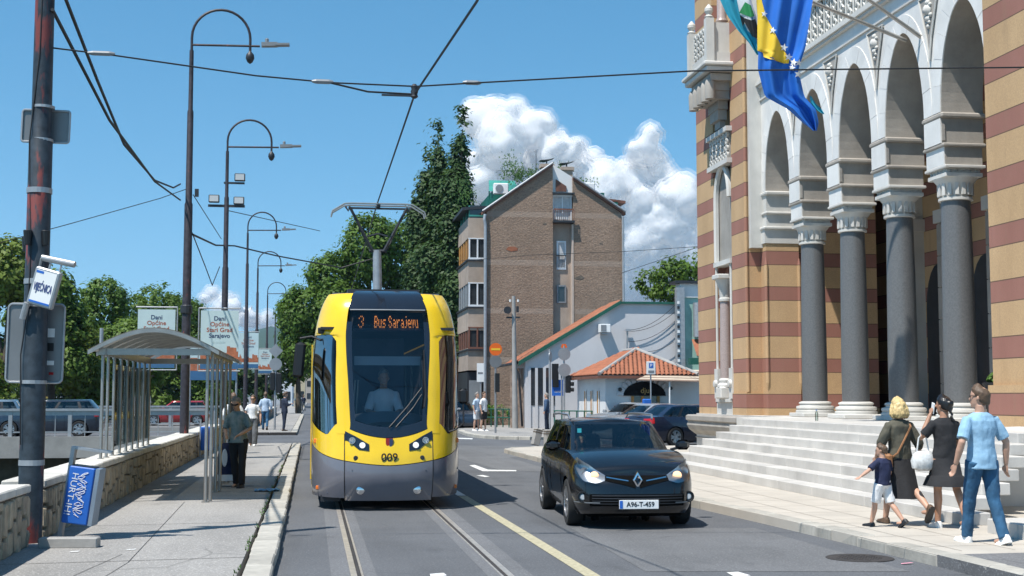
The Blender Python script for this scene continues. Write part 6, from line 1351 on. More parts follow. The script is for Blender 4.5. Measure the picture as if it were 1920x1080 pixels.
def make_car(name, label, loc, rz, L, W, H, wb, fo, paintm, hood=1.05, hz=(.70, .95), belt=.97, roof=(1.75, 3.3), rear_rake=.35, wr=.315, group=None, detail=False, tail=1.0, glassm='carglass'):
    t = thing(name, label, 'car', loc, rz, group); hw_ = W/2
    plan = [(0, 0), (hw_*.5, .03), (hw_*.78, .12), (hw_*.93, .30), (hw_*.985, .55), (hw_, .95), (hw_, L*.5), (hw_*.99, L-.8), (hw_*.95, L-.35), (hw_*.86, L-.10), (hw_*.6, L-.02), (0, L)]
    ztop = [(0, hz[0]), (.25, hz[0]+.07), (.6, lerp(hz[0], hz[1], .72)), (hood, hz[1]), (L*.5, belt), (L-.7, belt+.03), (L-.2, tail), (L, tail-.04)]
    c = Car(t, L, W, plan, (fo, fo+wb), wr, ztop, [(0, .22), (.5, .18), (L-.5, .2), (L, .28)], (INS_F, INS_S, INS_R), None, paintm)
    c.shell('body', paintm, *((150, 22) if detail else (80, 14))); c.cap('bonnet', paintm, .055)
    # greenhouse on its own plan
    g0, g1 = hood-.02, L-.08 if rear_rake < .6 else L-.55
    gp = [(0, g0), (hw_*.5, g0+.05), (hw_*.80, g0+.20), (hw_*.90, g0+.50), (hw_*.925, g0+1.0), (hw_*.925, L*.6), (hw_*.90, g1-.6), (hw_*.82, g1-.15), (hw_*.5, g1-.03), (0, g1)]
    g = Green(t, gp, H-.03, [(0, hz[1]-.06), (hood+.8, belt-.05), (L-.5, belt-.02), (L, tail-.06)], g0, g1, roof[0], g1-rear_rake, .80, paintm)
    uA = math.dist(gp[0], gp[1])+math.dist(gp[1], gp[2])
    g.cap('roof', paintm, .045, v=.985); uw = uA-.03
    ws = g.patch('windscreen', M[glassm], -uw, uw, .07, .93, .003, 16, 10)
    for s in (-1, 1):
        g.patch('front_pillar', paintm, s*uw, s*(uA+.10), .0, 1.0, .006, 4, 12); g.patch('roof_rail_panel', paintm, s*(uA-.02), s*(g.U-.35), .88, 1.0, .008, 30, 5)
        e = g.U-(uA+.2); n_w = [(uA+.11, uA+.10+(g.U-uA)*.30), (uA+.10+(g.U-uA)*.33, uA+(g.U-uA)*.62), (uA+(g.U-uA)*.65, g.U-.62)]
        for a, b in n_w: g.patch('side_window', M[glassm], s*a, s*b, .12, .87, .002, 12, 8)
        for a, b in zip(n_w, n_w[1:]): g.patch('door_pillar', M['black'], s*(a[1]-.01), s*(b[0]+.01), .0, .9, .004, 3, 8)
        g.patch('rear_pillar', paintm, s*(g.U-.64), s*(g.U-.40), .0, 1.0, .006, 6, 10); g.patch('window_sill', M['black'], s*(uA+.05), s*(g.U-.5), -.02, .13, .006, 24, 2)
    g.patch('header_panel', paintm, -uw, uw, .92, 1.0, .005, 16, 4); g.patch('cowl', M['black'], -uw-.05, uw+.05, -.02, .08, .008, 16, 2)
    MB().grid(lambda i, j: g.P((g.U-.42+i*.84) if (g.U-.42+i*.84) <= g.U else -(2*g.U-(g.U-.42+i*.84)), lerp(.1, .9, j), .004), 14, 8).build('rear_window', M[glassm], t, 50)
    for v0, v1 in ((0, .1), (.9, 1.0)): MB().grid(lambda i, j: g.P((g.U-.42+i*.84) if (g.U-.42+i*.84) <= g.U else -(2*g.U-(g.U-.42+i*.84)), lerp(v0, v1, j), .006), 14, 3).build('tailgate_frame', paintm, t, 50)
    for wy in (fo, fo+wb):
        for s in (-1, 1): wheel(t, s*(hw_-.105), wy, wr, s)
    MB().bb(-hw_+.22, hw_-.22, .25, L-.25, .16, hz[0]-.06).bb(-hw_+.12, hw_-.12, hood+.35, L-.4, .30, belt-.18).build('interior_tub', M['liner'], t)
    for s in (-1, 1):
        st_ = MB().rbox((s*.36, hood+1.12, .88), (.46, .14, .62), .05).rbox((s*.36, hood+1.15, 1.25), (.24, .1, .18), .04).build('seat', M['seat'], t)
        a = (hood*.98); mp = Vector((s*(hw_+.02), hood+.38, belt+.02)); MB().rbox(mp+Vector((s*.07, 0, .05)), (.20, .12, .14), .045).build('wing_mirror', paintm, t, 40)
        MB().rbox(mp+Vector((s*.07, .062, .05)), (.15, .01, .10), .004).build('mirror_glass', M['chrome'], t); MB().tube([mp+Vector((-s*.1, .02, -.02)), mp+Vector((s*.05, 0, .02))], .02, 6).build('mirror_stalk', M['black'], t)
        # door seams and handle
        for y in (hood+.25, hood+1.35, L-1.35): 
            if y < L: MB().tube([(s*abs(c.P(c.U*.2+y-.55, v).x)+s*.001, y, c.P(c.U*.2+y-.55, v).z) for v in (.1, .3, .5, .7, .9, 1.0)], .004, 4).build('door_seam', M['liner'], t)
        uT = c.U-.62
        tlp = c.patch('tail_lamp', M['red'], s*(c.U-.95), s*(c.U-.42), .72, .97, .008, 10, 5)
    return t, c, g
# --- black estate car coming towards the camera
CXP = 4.22
clio, c, g = make_car('black_estate_car', 'black estate car with lit headlamps driving next to the tram', (CXP, 16.95, 0), -.045, 4.15, 1.67, 1.40, 2.59, .84, M['cblack'], hood=1.05, hz=(.72, .97), belt=.98, roof=(1.82, 3.4), rear_rake=.35, detail=True)
V = lambda u, z: c.vz(u, z)
for s in (-1, 1):
    lo = lambda u: V(u, interp([(.40, .65), (.55, .60), (.75, .63), (1.02, .80)], abs(u))); hi = lambda u: V(u, interp([(.40, .685), (.55, .75), (.75, .84), (1.02, .93)], abs(u)))
    hb_ = c.patch('headlamp', M['alloy'], s*.44, s*1.02, lo, hi, .004, 14, 6); c.patch('lens', M['headglass'], s*.43, s*1.03, lambda u: lo(u)-.01, lambda u: hi(u)+.01, .022, 14, 6, hb_)
    p = c.P(s*.60, V(.60, .695), .012); MB().lathe([(.055, .03), (.06, -.004), (.02, -.012)], 18, p, 'y').build('beam', M['warm'], hb_, 40)
    p = c.P(s*.80, V(.80, .75), .010); MB().lathe([(.05, .03), (.052, -.006), (.03, -.002)], 18, p, 'y').build('reflector', M['alloy'], hb_, 40)
    c.patch('chrome_strip', M['chrome'], s*.12, s*.42, lambda u: V(u, interp([(.1, .625), (.42, .675)], abs(u))), lambda u: V(u, interp([(.1, .64), (.42, .69)], abs(u))), .016, 8, 2)
    c.patch('upper_grille', M['liner'], s*.03, s*.44, lambda u: V(u, interp([(0, .53), (.2, .59), (.44, .64)], abs(u))), lambda u: V(u, interp([(0, .70), (.44, .70)], abs(u))), .008, 8, 4)
    p = c.P(s*.74, V(.74, .42), .008); fg = MB().lathe([(.075, .03), (.075, -.012), (.06, -.012), (.05, .01)], 18, p, 'y').build('fog_lamp', M['black'], clio, 40); MB().lathe([(.045, .01), (.03, -.004)], 14, p, 'y').build('lens', M['lampglass'], fg)
    c.patch('lip_chrome', M['grey'], s*.5, s*.98, lambda u: V(u, .345), lambda u: V(u, .36), .012, 8, 2)
    MB().tube([(s*.60, 1.95, 1.40), (s*.615, 2.05, 1.465), (s*.62, 2.9, 1.475), (s*.60, 3.7, 1.46), (s*.585, 3.8, 1.41)], .016, 6).build('roof_rail', M['alloy'], clio, 40)
c.patch('lower_grille', M['liner'], -.64, .64, lambda u: V(u, .31), lambda u: V(u, .465), .006, 14, 4)
for z in (.335, .37, .405, .44): c.patch('grille_bar', M['dkmetal'], -.60, .60, lambda u: V(u, z), lambda u: V(u, z+.012), .016, 14, 1)
p = c.P(0, V(0, .645), .03)
em = [(0, .115), (.07, 0), (0, -.115), (-.07, 0)]; b = MB()
for k in range(4):
    a, d = em[k], em[(k+1) % 4]; b.loft([[p+Vector((a[0], 0, a[1])), p+Vector((a[0]*.45, 0, a[1]*.45)), p+Vector((a[0]*.6, -.03, a[1]*.6)), p+Vector((a[0]*.9, -.025, a[1]*.9))], [p+Vector((d[0], 0, d[1])), p+Vector((d[0]*.45, 0, d[1]*.45)), p+Vector((d[0]*.6, -.03, d[1]*.6)), p+Vector((d[0]*.9, -.025, d[1]*.9))]])
b.build('emblem', M['chrome'], clio)
p = c.P(0, V(0, .335), .03); pl = MB().rbox(p, (.52, .012, .115), .004).build('number_plate', M['white'], clio); MB().bb(p.x-.255, p.x-.215, p.y-.011, p.y-.0065, p.z-.05, p.z+.05).build('blue_band', M['blue'], pl)
text('plate_text', 'A96-T-459', .085, M['black'], pl, (p.x+.02, p.y-.008, p.z), (PI/2, 0, 0), .001, .0015, sx=.98)
MB().rbox(p+Vector((0, .004, 0)), (.54, .012, .135), .004).build('plate_frame', M['black'], clio)
MB().bb(-.5, .62, 1.36, 1.75, .75, .93).build('dashboard', M['black'], clio)
sw = MB(); sw.tube([(.36+.17*math.cos(a), 1.72+.05*math.sin(a), .98+.16*math.sin(a)) for a in [2*PI*k/18 for k in range(19)]], .014, 6); sw.build('steering_wheel', M['black'], clio)
MB().bb(.9*-.62, -.50, 1.14, 1.146, 1.24, 1.30).build('windscreen_sticker', mat('sticker_teal', (.05, .45, .5), .5), clio).location = (0, .42, -.02)
# --- other cars
p = G(1268, 837, .02); mk_ = [('navy_saloon', 'navy fastback saloon with star alloy wheel parked by the stone pedestal', 1268, 838, 'cnavy', 4.85, 1.86, 1.44, 2.83, .95, PI/2+.4, .72),
    ('pale_blue_suv', 'pale blue hatchback with open mirror parked by the cafe wall', 1150, 812, 'cltblue', 4.3, 1.8, 1.62, 2.6, .85, -.5, .3), ('silver_estate', 'silver car parked nose left in front of the white cafe', 1185, 818, 'csilver', 4.4, 1.8, 1.46, 2.65, .9, -1.05, .5), ('silver_saloon', 'second silver saloon parked behind the black estate', 1215, 830, 'csilver', 4.4, 1.8, 1.45, 2.65, .9, -1.2, .6),
    ('white_van_car', 'white car parked under the striped awning', 1262, 800, 'cwhite', 4.3, 1.8, 1.6, 2.6, .85, -1.5, .3)]
for (nm, lab, px, py, pm_, L, W, H, wb, fo, rz, rr) in mk_:
    q = G(px, py, .0); t, c2, g2 = make_car(nm, lab, (0, 0, 0), 0, L, W, H, wb, fo, M[pm_], hood=1.15, hz=(.72, 1.0), belt=1.0, roof=(1.95, 3.2), rear_rake=rr, wr=.335, tail=1.02, glassm='carglass')
    t.rotation_euler = (0, 0, rz); 
    # stand the car so that the wheel nearest the seen spot touches it
    cen = Vector((0, fo+wb/2, 0)) if nm != 'navy_saloon' else Vector((-W/2, fo+wb, 0)); off = Matrix.Rotation(rz, 3, 'Z') @ cen; t.location = (q.x-off.x, q.y-off.y, 0)
q = G(868, 808, 0); t, c2, g2 = make_car('silver_saloon', 'silver saloon waiting at the corner just behind the tram', (q.x-1.0, q.y+.2, 0), 0, 4.5, 1.8, 1.45, 2.65, .9, M['csilver'], hood=1.15, hz=(.72, 1.0), belt=1.0, roof=(1.95, 3.2), rear_rake=.5)
for s in (-1, 1): c2.patch('headlamp', M['headglass'], s*.5, s*.95, .72, .95, .01, 8, 4)
c2.patch('grille', M['black'], -.4, .4, .35, .6, .01, 8, 3)
q = AY(876, 790, 66); t, c2, g2 = make_car('dark_car', 'dark car half hidden between the silver saloon and the bush', (q.x, 67, 0), .1, 4.3, 1.8, 1.5, 2.6, .85, M['cblue'], hood=1.1, rear_rake=.4)
q = AY(195, 780, 54.5); t, c2, g2 = make_car('dark_hatchback', 'dark slate hatchback taxi crossing the river bridge behind the railing', (0, 0, 0), 0, 4.25, 1.8, 1.46, 2.6, .85, M['cblue'], hood=1.1, hz=(.74, .98), belt=1.0, roof=(1.85, 3.3), rear_rake=.4)
t.rotation_euler = (0, 0, PI/2*-1+PI if False else -PI/2); t.rotation_euler = (0, 0, -PI/2); t.location = (q.x-4.25, 54.5, .14)
MB().rbox((0, 2.0, 1.50), (.35, .14, .12), .02).build('taxi_lamp', M['yel'], t)
q = AY(330, 770, 82); t, c2, g2 = make_car('red_car', 'red hatchback parked beyond the bridge behind the lamp post', (q.x-2, 82, 0), -PI/2, 4.0, 1.7, 1.45, 2.5, .8, M['cred'], hood=1.0, rear_rake=.3)
q = AY(60, 770, 57.8); t, c2, g2 = make_car('pale_car', 'pale blue car following on the bridge behind the mast', (q.x-4.4, 57.6, .14), -PI/2, 4.2, 1.75, 1.45, 2.55, .85, M['cltblue'], hood=1.0, rear_rake=.3)
# ================================================================== people (local axes: facing +y, x to the person's right, z up)
M['skin'] = mat('skin', (.50, .29, .20), .5, var=.06, vs=6); M['skin2'] = mat('skin_tan', (.40, .21, .13), .5, var=.06, vs=6)
M['hblond'] = mat('hair_blond', (.55, .40, .18), .5, var=.35, vs=30); M['hblack'] = mat('hair_black', (.010, .009, .009), .35, var=.3, vs=30); M['hbrown'] = mat('hair_brown', (.10, .06, .035), .6, var=.35, vs=40); M['hgrey'] = mat('hair_grey', (.22, .20, .18), .6, var=.4, vs=40)
def fabric(name, c, var=.15): return mat(name, c, .85, var=var, vs=7, bump=.35, bs=13, bd=.03)
F_ = {'olive': fabric('olive_linen', (.085, .078, .055)), 'black': fabric('black_cloth', (.014, .014, .016)), 'ltblue': fabric('light_blue_linen', (.27, .45, .60)), 'denim': fabric('denim', (.022, .085, .165), .3), 'white': fabric('white_cotton', (.72, .72, .72), .05), 'navy': fabric('navy_cotton', (.012, .018, .055)), 'grey': fabric('grey_cloth', (.10, .105, .11)), 'print': mat('printed_blouse', (.38, .42, .42), .8, var=.3, vs=14, c2=(.10, .17, .18)), 'tan': mat('tan_leather', (.30, .14, .06), .5), 'suit': fabric('navy_suit', (.014, .022, .045)), 'shirtb': fabric('pale_blue_shirt', (.42, .52, .64)), 'bluej': fabric('blue_jacket', (.03, .07, .14)), 'skinl': M['skin']}
def ell(c, rx, ry, n=14, tilt=0): return [(c[0]+rx*math.cos(2*PI*k/n), c[1]+ry*math.sin(2*PI*k/n), c[2]+tilt*math.sin(2*PI*k/n)) for k in range(n)]
def remesh(b, voxel, m, name, parent, disp=0.0, dscale=9, smooth_it=3, seed=0):
    o = b.build('src', m, None); md = o.modifiers.new('r', 'REMESH'); md.mode = 'VOXEL'; md.voxel_size = voxel; md.use_smooth_shade = True
    sm = o.modifiers.new('s', 'SMOOTH'); sm.iterations = smooth_it; sm.factor = .5
    me = evalmesh(o); bpy.data.objects.remove(o)
    if disp:
        def wr(c):
            p = c*dscale+Vector((seed, 0, 0)); p.z *= .55; return disp*(noise.noise(p)+.5*noise.noise(p*2.3))
        displace(me, wr)
    me.materials.clear(); me.materials.append(m); me.polygons.foreach_set('use_smooth', [True]*len(me.polygons)); return link(name, me, parent)
def person(label, loc, rz, h, top, bottom, shoes, hair, skin='skin', legs=((8, 5), (-12, 20)), arms=None, sleeve=.5, bot='trousers', hairstyle='short', female=False, head=(0, 0), voxel=.009, lean=0, belly=1.0, group=None, dress_len=.45, sit=False, hem=.86):
    """legs: ((hip, knee) left, (hip, knee) right) in degrees, forward positive; arms: ((elbow), (wrist)) for left and right in body units"""
    t = thing('person', label, 'person', loc, rz, group); k = h/1.75; S = M[skin]
    hipw = .095 if not female else .10; shw = (.20 if not female else .175)
    def J(v): return Vector(v)*k
    def leg(sg, hip, knee):
        a = R(hip); H0 = Vector((sg*hipw, 0, .93)); K = H0+Vector((0, math.sin(a)*.43, -math.cos(a)*.43)); b = R(hip-knee); A = K+Vector((0, math.sin(b)*.43, -math.cos(b)*.43)); return H0, K, A, b
    Ls = [leg(-1, *legs[0]), leg(1, *legs[1])]; low = min(q[2].z-.075*abs(math.cos(q[3]))-.02*abs(math.sin(q[3])) for q in Ls) if not sit else 0; dz = -low if not sit else 0
    up = Vector((0, 0, dz)); ln = Vector((0, math.sin(R(lean)), 0))
    arms = arms or (((-.27, -.03, 1.13), (-.28, .05, .87)), ((.27, -.03, 1.13), (.28, .05, .87)))
    def tor(z): return Vector((0, math.tan(R(lean))*max(0, z-.95), z))
    fw_ = 1.0 if not female else .93
    TR = [(.90, .15*1.06, .115), (.98, .158, .118), (1.08, .138*fw_, .108*belly), (1.18, .142*fw_, .108*belly), (1.30, .168*fw_, .115), (1.38, .17*fw_, .108), (1.44, .13, .08), (1.475, .075, .065)]
    hc = tor(1.64)+Vector((0, .015+head[1]*.0014, -head[1]*.0008))
    def body():
        b = MB(); b.loft([[Vector(p)*k for p in ell(tor(z)+up, rx*.88, ry*.88)] for z, rx, ry in TR])
        b.tube([J(tor(1.45)+up), J(hc+up+Vector((0, -.02, -.08)))], [.062*k, .056*k], 12)
        hr = []
        for zz, rx, ry, oy in ((-.125, .025, .03, .045), (-.11, .045, .055, .035), (-.07, .062, .08, .015), (-.02, .072, .092, .004), (.04, .077, .098, -.004), (.08, .068, .088, -.008), (.11, .045, .058, -.01), (.122, .015, .02, -.01)): hr.append((zz, rx, ry, oy))
        Rh = Matrix.Rotation(R(head[0]), 3, 'Z') @ Matrix.Rotation(R(-head[1]), 3, 'X')
        b.loft([[J(hc+up+Rh @ Vector(p)) for p in ell((0, oy, zz), rx, ry, 16)] for zz, rx, ry, oy in hr])
        b.tube([J(hc+up+Rh @ Vector(p)) for p in ((0, .085, .012), (0, .105, -.02), (0, .10, -.035))], [.010*k, .017*k, .012*k], 8)
        for s in (-1, 1): b.tube([J(hc+up+Rh @ Vector(p)) for p in ((s*.072, -.012, -.035), (s*.082, -.02, -.01), (s*.078, -.02, .02))], [.012*k, .017*k, .012*k], 6)
        for (H0, K, A, bb_) in Ls:
            b.tube([J(H0+up), J(H0.lerp(K, .35)+up), J(K+up), J(K.lerp(A, .3)+Vector((0, -.012, 0))+up), J(A+up)], [q*k*(.8 if bot == 'trousers' else 1) for q in (.088, .078, .054, .056, .036)], 12)
            b.tube([J(A+up+Vector((0, -.03, -.05))), J(A+up+Vector((0, .06, -.055))), J(A+up+Vector((0, .15, -.065)))], [.034*k, .036*k, .022*k], 8)
        for sg, (E, Wr) in zip((-1, 1), arms):
            Sh = tor(1.385)+Vector((sg*shw*.92, 0, 0)); E = Vector(E); Wr = Vector(Wr)
            b.tube([J(tor(1.40)+Vector((sg*shw*.5, 0, 0))+up), J(Sh+up), J(Sh.lerp(E, .5)+up), J(E+up), J(E.lerp(Wr, .35)+up), J(Wr+up)], [.045*k, .046*k, .044*k, .040*k, .041*k, .027*k], 10)
            d = (Wr-E).normalized(); sd = Vector((0, 1, 0)).cross(d).normalized() if abs(d.y) < .9 else Vector((1, 0, 0)); fwd = d.cross(sd)
            b.loft([[J(Wr+up+d*q+fwd*(a_*math.cos(x))+sd*(.016*math.sin(x))) for x in [2*PI*j/10 for j in range(10)]] for q, a_ in ((0, .025), (.04, .036), (.085, .040), (.095, .036))])
            for j in range(4):
                o_ = (-.03+.02*j); L_ = (.062, .075, .07, .052)[j]; c0 = Wr+d*.085+fwd*o_; q1 = c0+d*L_*.55+sd*(-sg*.01); q2 = q1+d*L_*.4+sd*(-sg*.025)
                b.tube([J(c0+up), J(q1+up), J(q2+up)], [.0098*k, .009*k, .0078*k], 6)
            c0 = Wr+d*.025-fwd*(-.025); b.tube([J(c0+up), J(c0+d*.03+fwd*.028+up), J(c0+d*.065+fwd*.030+up)], [.012*k, .011*k, .009*k], 6)
        return remesh(b, voxel*k*.85 if h > 1.2 else voxel*.75, S, 'body', t, smooth_it=2)
    bo = body()
    # face details
    Rh = Matrix.Rotation(R(head[0]), 3, 'Z') @ Matrix.Rotation(R(-head[1]), 3, 'X'); hd = lambda v: J(hc+up+Rh @ Vector(v))
    for s in (-1, 1): MB().lathe([(.002, -.006), (.009, -.003), (.011, .004)], 8, hd((s*.031, .088, .012))).build('eye', M['hblack'], bo)
    MB().tube([hd((-.024, .088, -.066)), hd((0, .095, -.068)), hd((.024, .088, -.066))], .006*k, 5).build('mouth', mat('lips', (.36, .13, .10), .5, var=0) if 'lips' not in bpy.data.materials else bpy.data.materials['lips'], bo)
    # hair
    hm = M[hair]; hb2 = MB()
    hrx = [(-.06, .06, .07, -.035), (-.03, .080, .094, -.024), (.03, .091, .108, -.016), (.07, .089, .108, -.014), (.115, .062, .08, -.012), (.14, .02, .03, -.012)]
    if hairstyle in ('short', 'bald'): hb2.loft([[hd(p) for p in ell((0, oy-.012, zz), rx, ry*(.92 if zz < .06 else 1), 14, tilt=.03)] for zz, rx, ry, oy in hrx])
    else:
        hb2.loft([[hd(p) for p in ell((0, oy-.02, zz), rx*1.06, ry*1.0, 14, tilt=.03)] for zz, rx, ry, oy in hrx])
        if hairstyle == 'bob':
            rw = random.Random(3)
            for j in range(34):
                a = PI*(.95+1.1*j/33)+rw.uniform(-.1, .1); r0 = rw.uniform(.06, .085)
                hb2.tube([hd((r0*math.cos(a), r0*1.1*math.sin(a)-.01, .06)), hd((r0*1.35*math.cos(a), r0*1.35*math.sin(a)-.02, -.03)), hd((r0*1.5*math.cos(a+.1), r0*1.45*math.sin(a+.1)-.02, -.10)), hd((r0*1.25*math.cos(a+.3), r0*1.3*math.sin(a+.3)-.02, -.155))], [.02*k, .026*k, .024*k, .008*k], 6)
        if hairstyle == 'bun':
            hb2.lathe([(.002, -.05*k), (.045*k, -.03*k), (.055*k, 0), (.045*k, .03*k), (.002, .05*k)], 12, hd((0, -.115, .02)))
            for j in range(5): hb2.lathe([(.002, -.028*k), (.026*k, 0), (.002, .028*k)], 8, hd((.012*(-1)**j, -.115-.005*j, -.05-.038*j)))
    remesh(hb2, .010*k, hm, 'hair', bo, .003 if hairstyle != 'bob' else .008, 40, 1)
    # top garment
    def shirt(m, z_lo, grow, sl, disp=.006, flare=0, name='shirt'):
        b = MB(); zs = [q for q in TR if q[0] >= z_lo-.001 and q[0] < 1.46]
        rings = [(z_lo, interp([(z, rx) for z, rx, ry in TR], z_lo)+grow*1.35+flare, interp([(z, ry) for z, rx, ry in TR], z_lo)+grow*1.35+flare)]+[(z, rx+grow+flare*max(0, (1.15-z)/.4), ry+grow*1.1+flare*max(0, (1.15-z)/.4)) for z, rx, ry in zs if z > z_lo+.02]+[(1.475, .085, .075)]
        b.loft([[Vector(p)*k for p in ell(tor(z)+up, rx, ry, 18)] for z, rx, ry in rings])
        for sg, (E, Wr) in zip((-1, 1), arms):
            Sh = tor(1.385)+Vector((sg*shw*.90, 0, 0)); E = Vector(E); Wr = Vector(Wr)
            pts = [tor(1.38)+Vector((sg*shw*.45, 0, 0)), Sh]; rs = [.062, .056+grow*.5]
            if sl <= .5: pts += [Sh.lerp(E, sl*2)]; rs += [.053+grow]
            else: pts += [Sh.lerp(E, .6), E, E.lerp(Wr, (sl-.5)*2)]; rs += [.058+grow, .05+grow, .040+grow*.6]
            b.tube([J(p+up) for p in pts], [r*k for r in rs], 12)
        return remesh(b, voxel*k, F_[m], name, t, disp*1.2, 12, 3, loc[0])
    if top: shirt(top, hem, .018, sleeve, flare=.012 if female else .006)
    if bot in ('trousers', 'shorts', 'wide'):
        b = MB(); b.loft([[Vector(p)*k for p in ell(Vector((0, 0, z))+up, rx, ry, 18)] for z, rx, ry in ((.84, .12, .10), (.90, .172, .132), (.98, .17, .128), (1.04, .155, .122))])
        for (H0, K, A, bb_) in Ls:
            if bot == 'shorts': b.tube([J(H0+up), J(H0.lerp(K, .4)+up), J(H0.lerp(K, .95)+up)], [.105*k, .10*k, .092*k], 14)
            else:
                wk = 1.0 if bot == 'trousers' else 1.5; b.tube([J(H0+up), J(H0.lerp(K, .4)+up), J(K+up), J(K.lerp(A, .5)+up), J(A+up+Vector((0, -.01, -.015)))], [.105*k, .094*k, .072*k*wk, .066*k*wk, .060*k*wk], 14)
        remesh(b, voxel*k, F_[bottom], 'trousers' if bot != 'shorts' else 'shorts', t, .008, 14, 2, loc[1])
    elif bot in ('skirt', 'dress'):
        b = MB(); zl = dress_len; n = 28; rings = []
        sp = max(abs(Ls[0][1].y), abs(Ls[1][1].y)); st0 = [(1.06, .145, .115, 0), (.96, .172, .135, 0), (.86, .195, .16, .1), (lerp(.86, zl, .5), .215, .18+sp*.4, .5)]
        if bot == 'dress': st0 += [(zl+.14, .215, .20+sp*.4, .5), (zl+.13, .235, .215+sp*.4, 1.0)]
        st0 += [(zl, .235+(.05 if bot == 'dress' else .0), .20+sp*.7+(.03 if bot == 'dress' else 0), 1.2)]
        for z, rx, ry, f in st0: rings.append([(Vector((rx*(1+.045*f*math.sin(j*2*PI/n*7+z*3))*math.cos(2*PI*j/n), ry*(1+.045*f*math.sin(j*2*PI/n*7+z*3))*math.sin(2*PI*j/n), z))+up)*k for j in range(n)])
        MB_ = b.loft(rings, cap=False); b.build('skirt', F_[bottom], t, 60)
    # shoes
    for (H0, K, A, bb_) in Ls:
        d = Matrix.Rotation(bb_ if bb_ < 0 else bb_*.4, 3, 'X'); q = lambda v: J(A+up+d @ Vector(v)); sb = MB(); rg = []
        for y, wx, z0, z1 in ((-.075, .022, -.078, -.02), (-.06, .036, -.08, .012), (-.01, .040, -.08, .018), (.05, .043, -.08, -.012), (.11, .048, -.08, -.03), (.16, .042, -.078, -.042), (.185, .02, -.074, -.055)): rg.append([q(v) for v in ((-wx, y, z0), (-wx, y, lerp(z0, z1, .6)), (-wx*.6, y, z1), (wx*.6, y, z1), (wx, y, lerp(z0, z1, .6)), (wx, y, z0))])
        sh_ = sb.loft(rg).build('shoe', M[shoes] if shoes in M else F_[shoes], t, 50)
        MB().loft([[q(v) for v in ((-wx*1.06, y, -.083), (-wx*1.06, y, -.062), (wx*1.06, y, -.062), (wx*1.06, y, -.083))] for y, wx in ((-.077, .024), (-.05, .038), (.05, .044), (.11, .049), (.165, .042), (.19, .02))]).build('sole', M['white'] if shoes == 'white' else M['black'], sh_)
    return t, up, k, hd, J
# --- group on the right pavement
p = G(1845, 1019, .12); mn, up, k, hd, J = person('man in light blue short sleeved shirt and jeans walking by the steps', (p.x, p.y, .12), .18, 1.72, 'ltblue', 'denim', 'white', 'hbrown', legs=((14, 4), (-9, 12)), arms=(((-.29, -.04, 1.14), (-.31, .05, .90)), ((.30, -.05, 1.14), (.33, .0, .89))), sleeve=.42, head=(32, 0), hem=.84)
MB().tube([hd((-.078, .0, .02)), hd((-.07, .08, .02)), hd((-.03, .10, .018)), hd((.03, .10, .018)), hd((.07, .08, .02)), hd((.078, .0, .02))], .004, 5).build('glasses', M['black'], mn)
p = G(1776, 990, .12); wm_, up, k, hd, J = person('woman in short black ruffled dress holding a phone to her ear', (p.x, p.y, .12), .05, 1.60, 'black', 'black', 'white', 'hblack', skin='skin2', legs=((6, 3), (-14, 16)), arms=(((-.30, .08, 1.20), (-.15, .10, 1.52)), ((.27, .10, 1.16), (.24, .26, 1.02))), sleeve=.40, bot='dress', hairstyle='bun', female=True, head=(20, 5), dress_len=.56, belly=1.15)
MB().rbox(J(Vector((-.115, .09, 1.60))+up), (.014, .07, .14), .005, rx=.3).build('phone', M['white'], wm_)
p = wm_.location; hbg = tag(MB().loft([[(.15*a*math.cos(x), .09*a*math.sin(x), z) for x in [2*PI*j/16 for j in range(16)]] for z, a in ((0, .55), (.03, .95), (.12, 1.05), (.20, .85), (.24, .5))]).tube([(-.08, 0, .22), (-.05, 0, .40), (0, 0, .46), (.05, 0, .40), (.08, 0, .22)], .010, 6).build('handbag', mat('white_leather', (.62, .62, .60), .4, var=.2, vs=25), None, 50), 'white leather handbag hanging from the arm of the woman on the phone', 'handbag'); hbg.location = (p.x-.27, p.y+.05, .12+.70)
p = G(1690, 984, .12); w2, up, k, hd, J = person('blonde woman in olive blouse and long black skirt walking with a child', (p.x, p.y, .12), .12, 1.60, 'olive', 'black', 'hbrown', 'hblond', legs=((20, 8), (-22, 34)), arms=(((-.27, .02, 1.15), (-.27, .16, .95)), ((.27, -.06, 1.13), (.29, .02, .90))), sleeve=.62, bot='skirt', hairstyle='bob', female=True, head=(-8, 6), dress_len=.40, belly=1.2, hem=.80)
MB().tube([J(Vector(v)+up) for v in ((.14, .0, 1.45), (.10, -.135, 1.38), (0, -.15, 1.22), (-.12, -.15, 1.02), (-.19, -.06, .93))], .013, 6).build('bag_strap', F_['tan'], w2, 40)
MB().rbox(J(Vector((-.22, .0, .90))+up), (.10, .24, .20), .03).build('shoulder_bag', F_['tan'], w2)
p = G(1657, 988, .12); ch2, up, k, hd, J = person('small boy in navy shirt and white shorts with one arm stretched out', (p.x, p.y, .12), .55, 1.02, 'navy', 'white', 'black', 'hbrown', legs=((16, 4), (-14, 24)), arms=(((-.36, .06, 1.22), (-.56, .10, 1.10)), ((.27, .02, 1.15), (.30, .14, 1.0))), sleeve=.4, bot='shorts', head=(20, 4), voxel=.010, belly=1.15, hem=.90)
ch2.scale = (1.12, 1.12, 1.0)
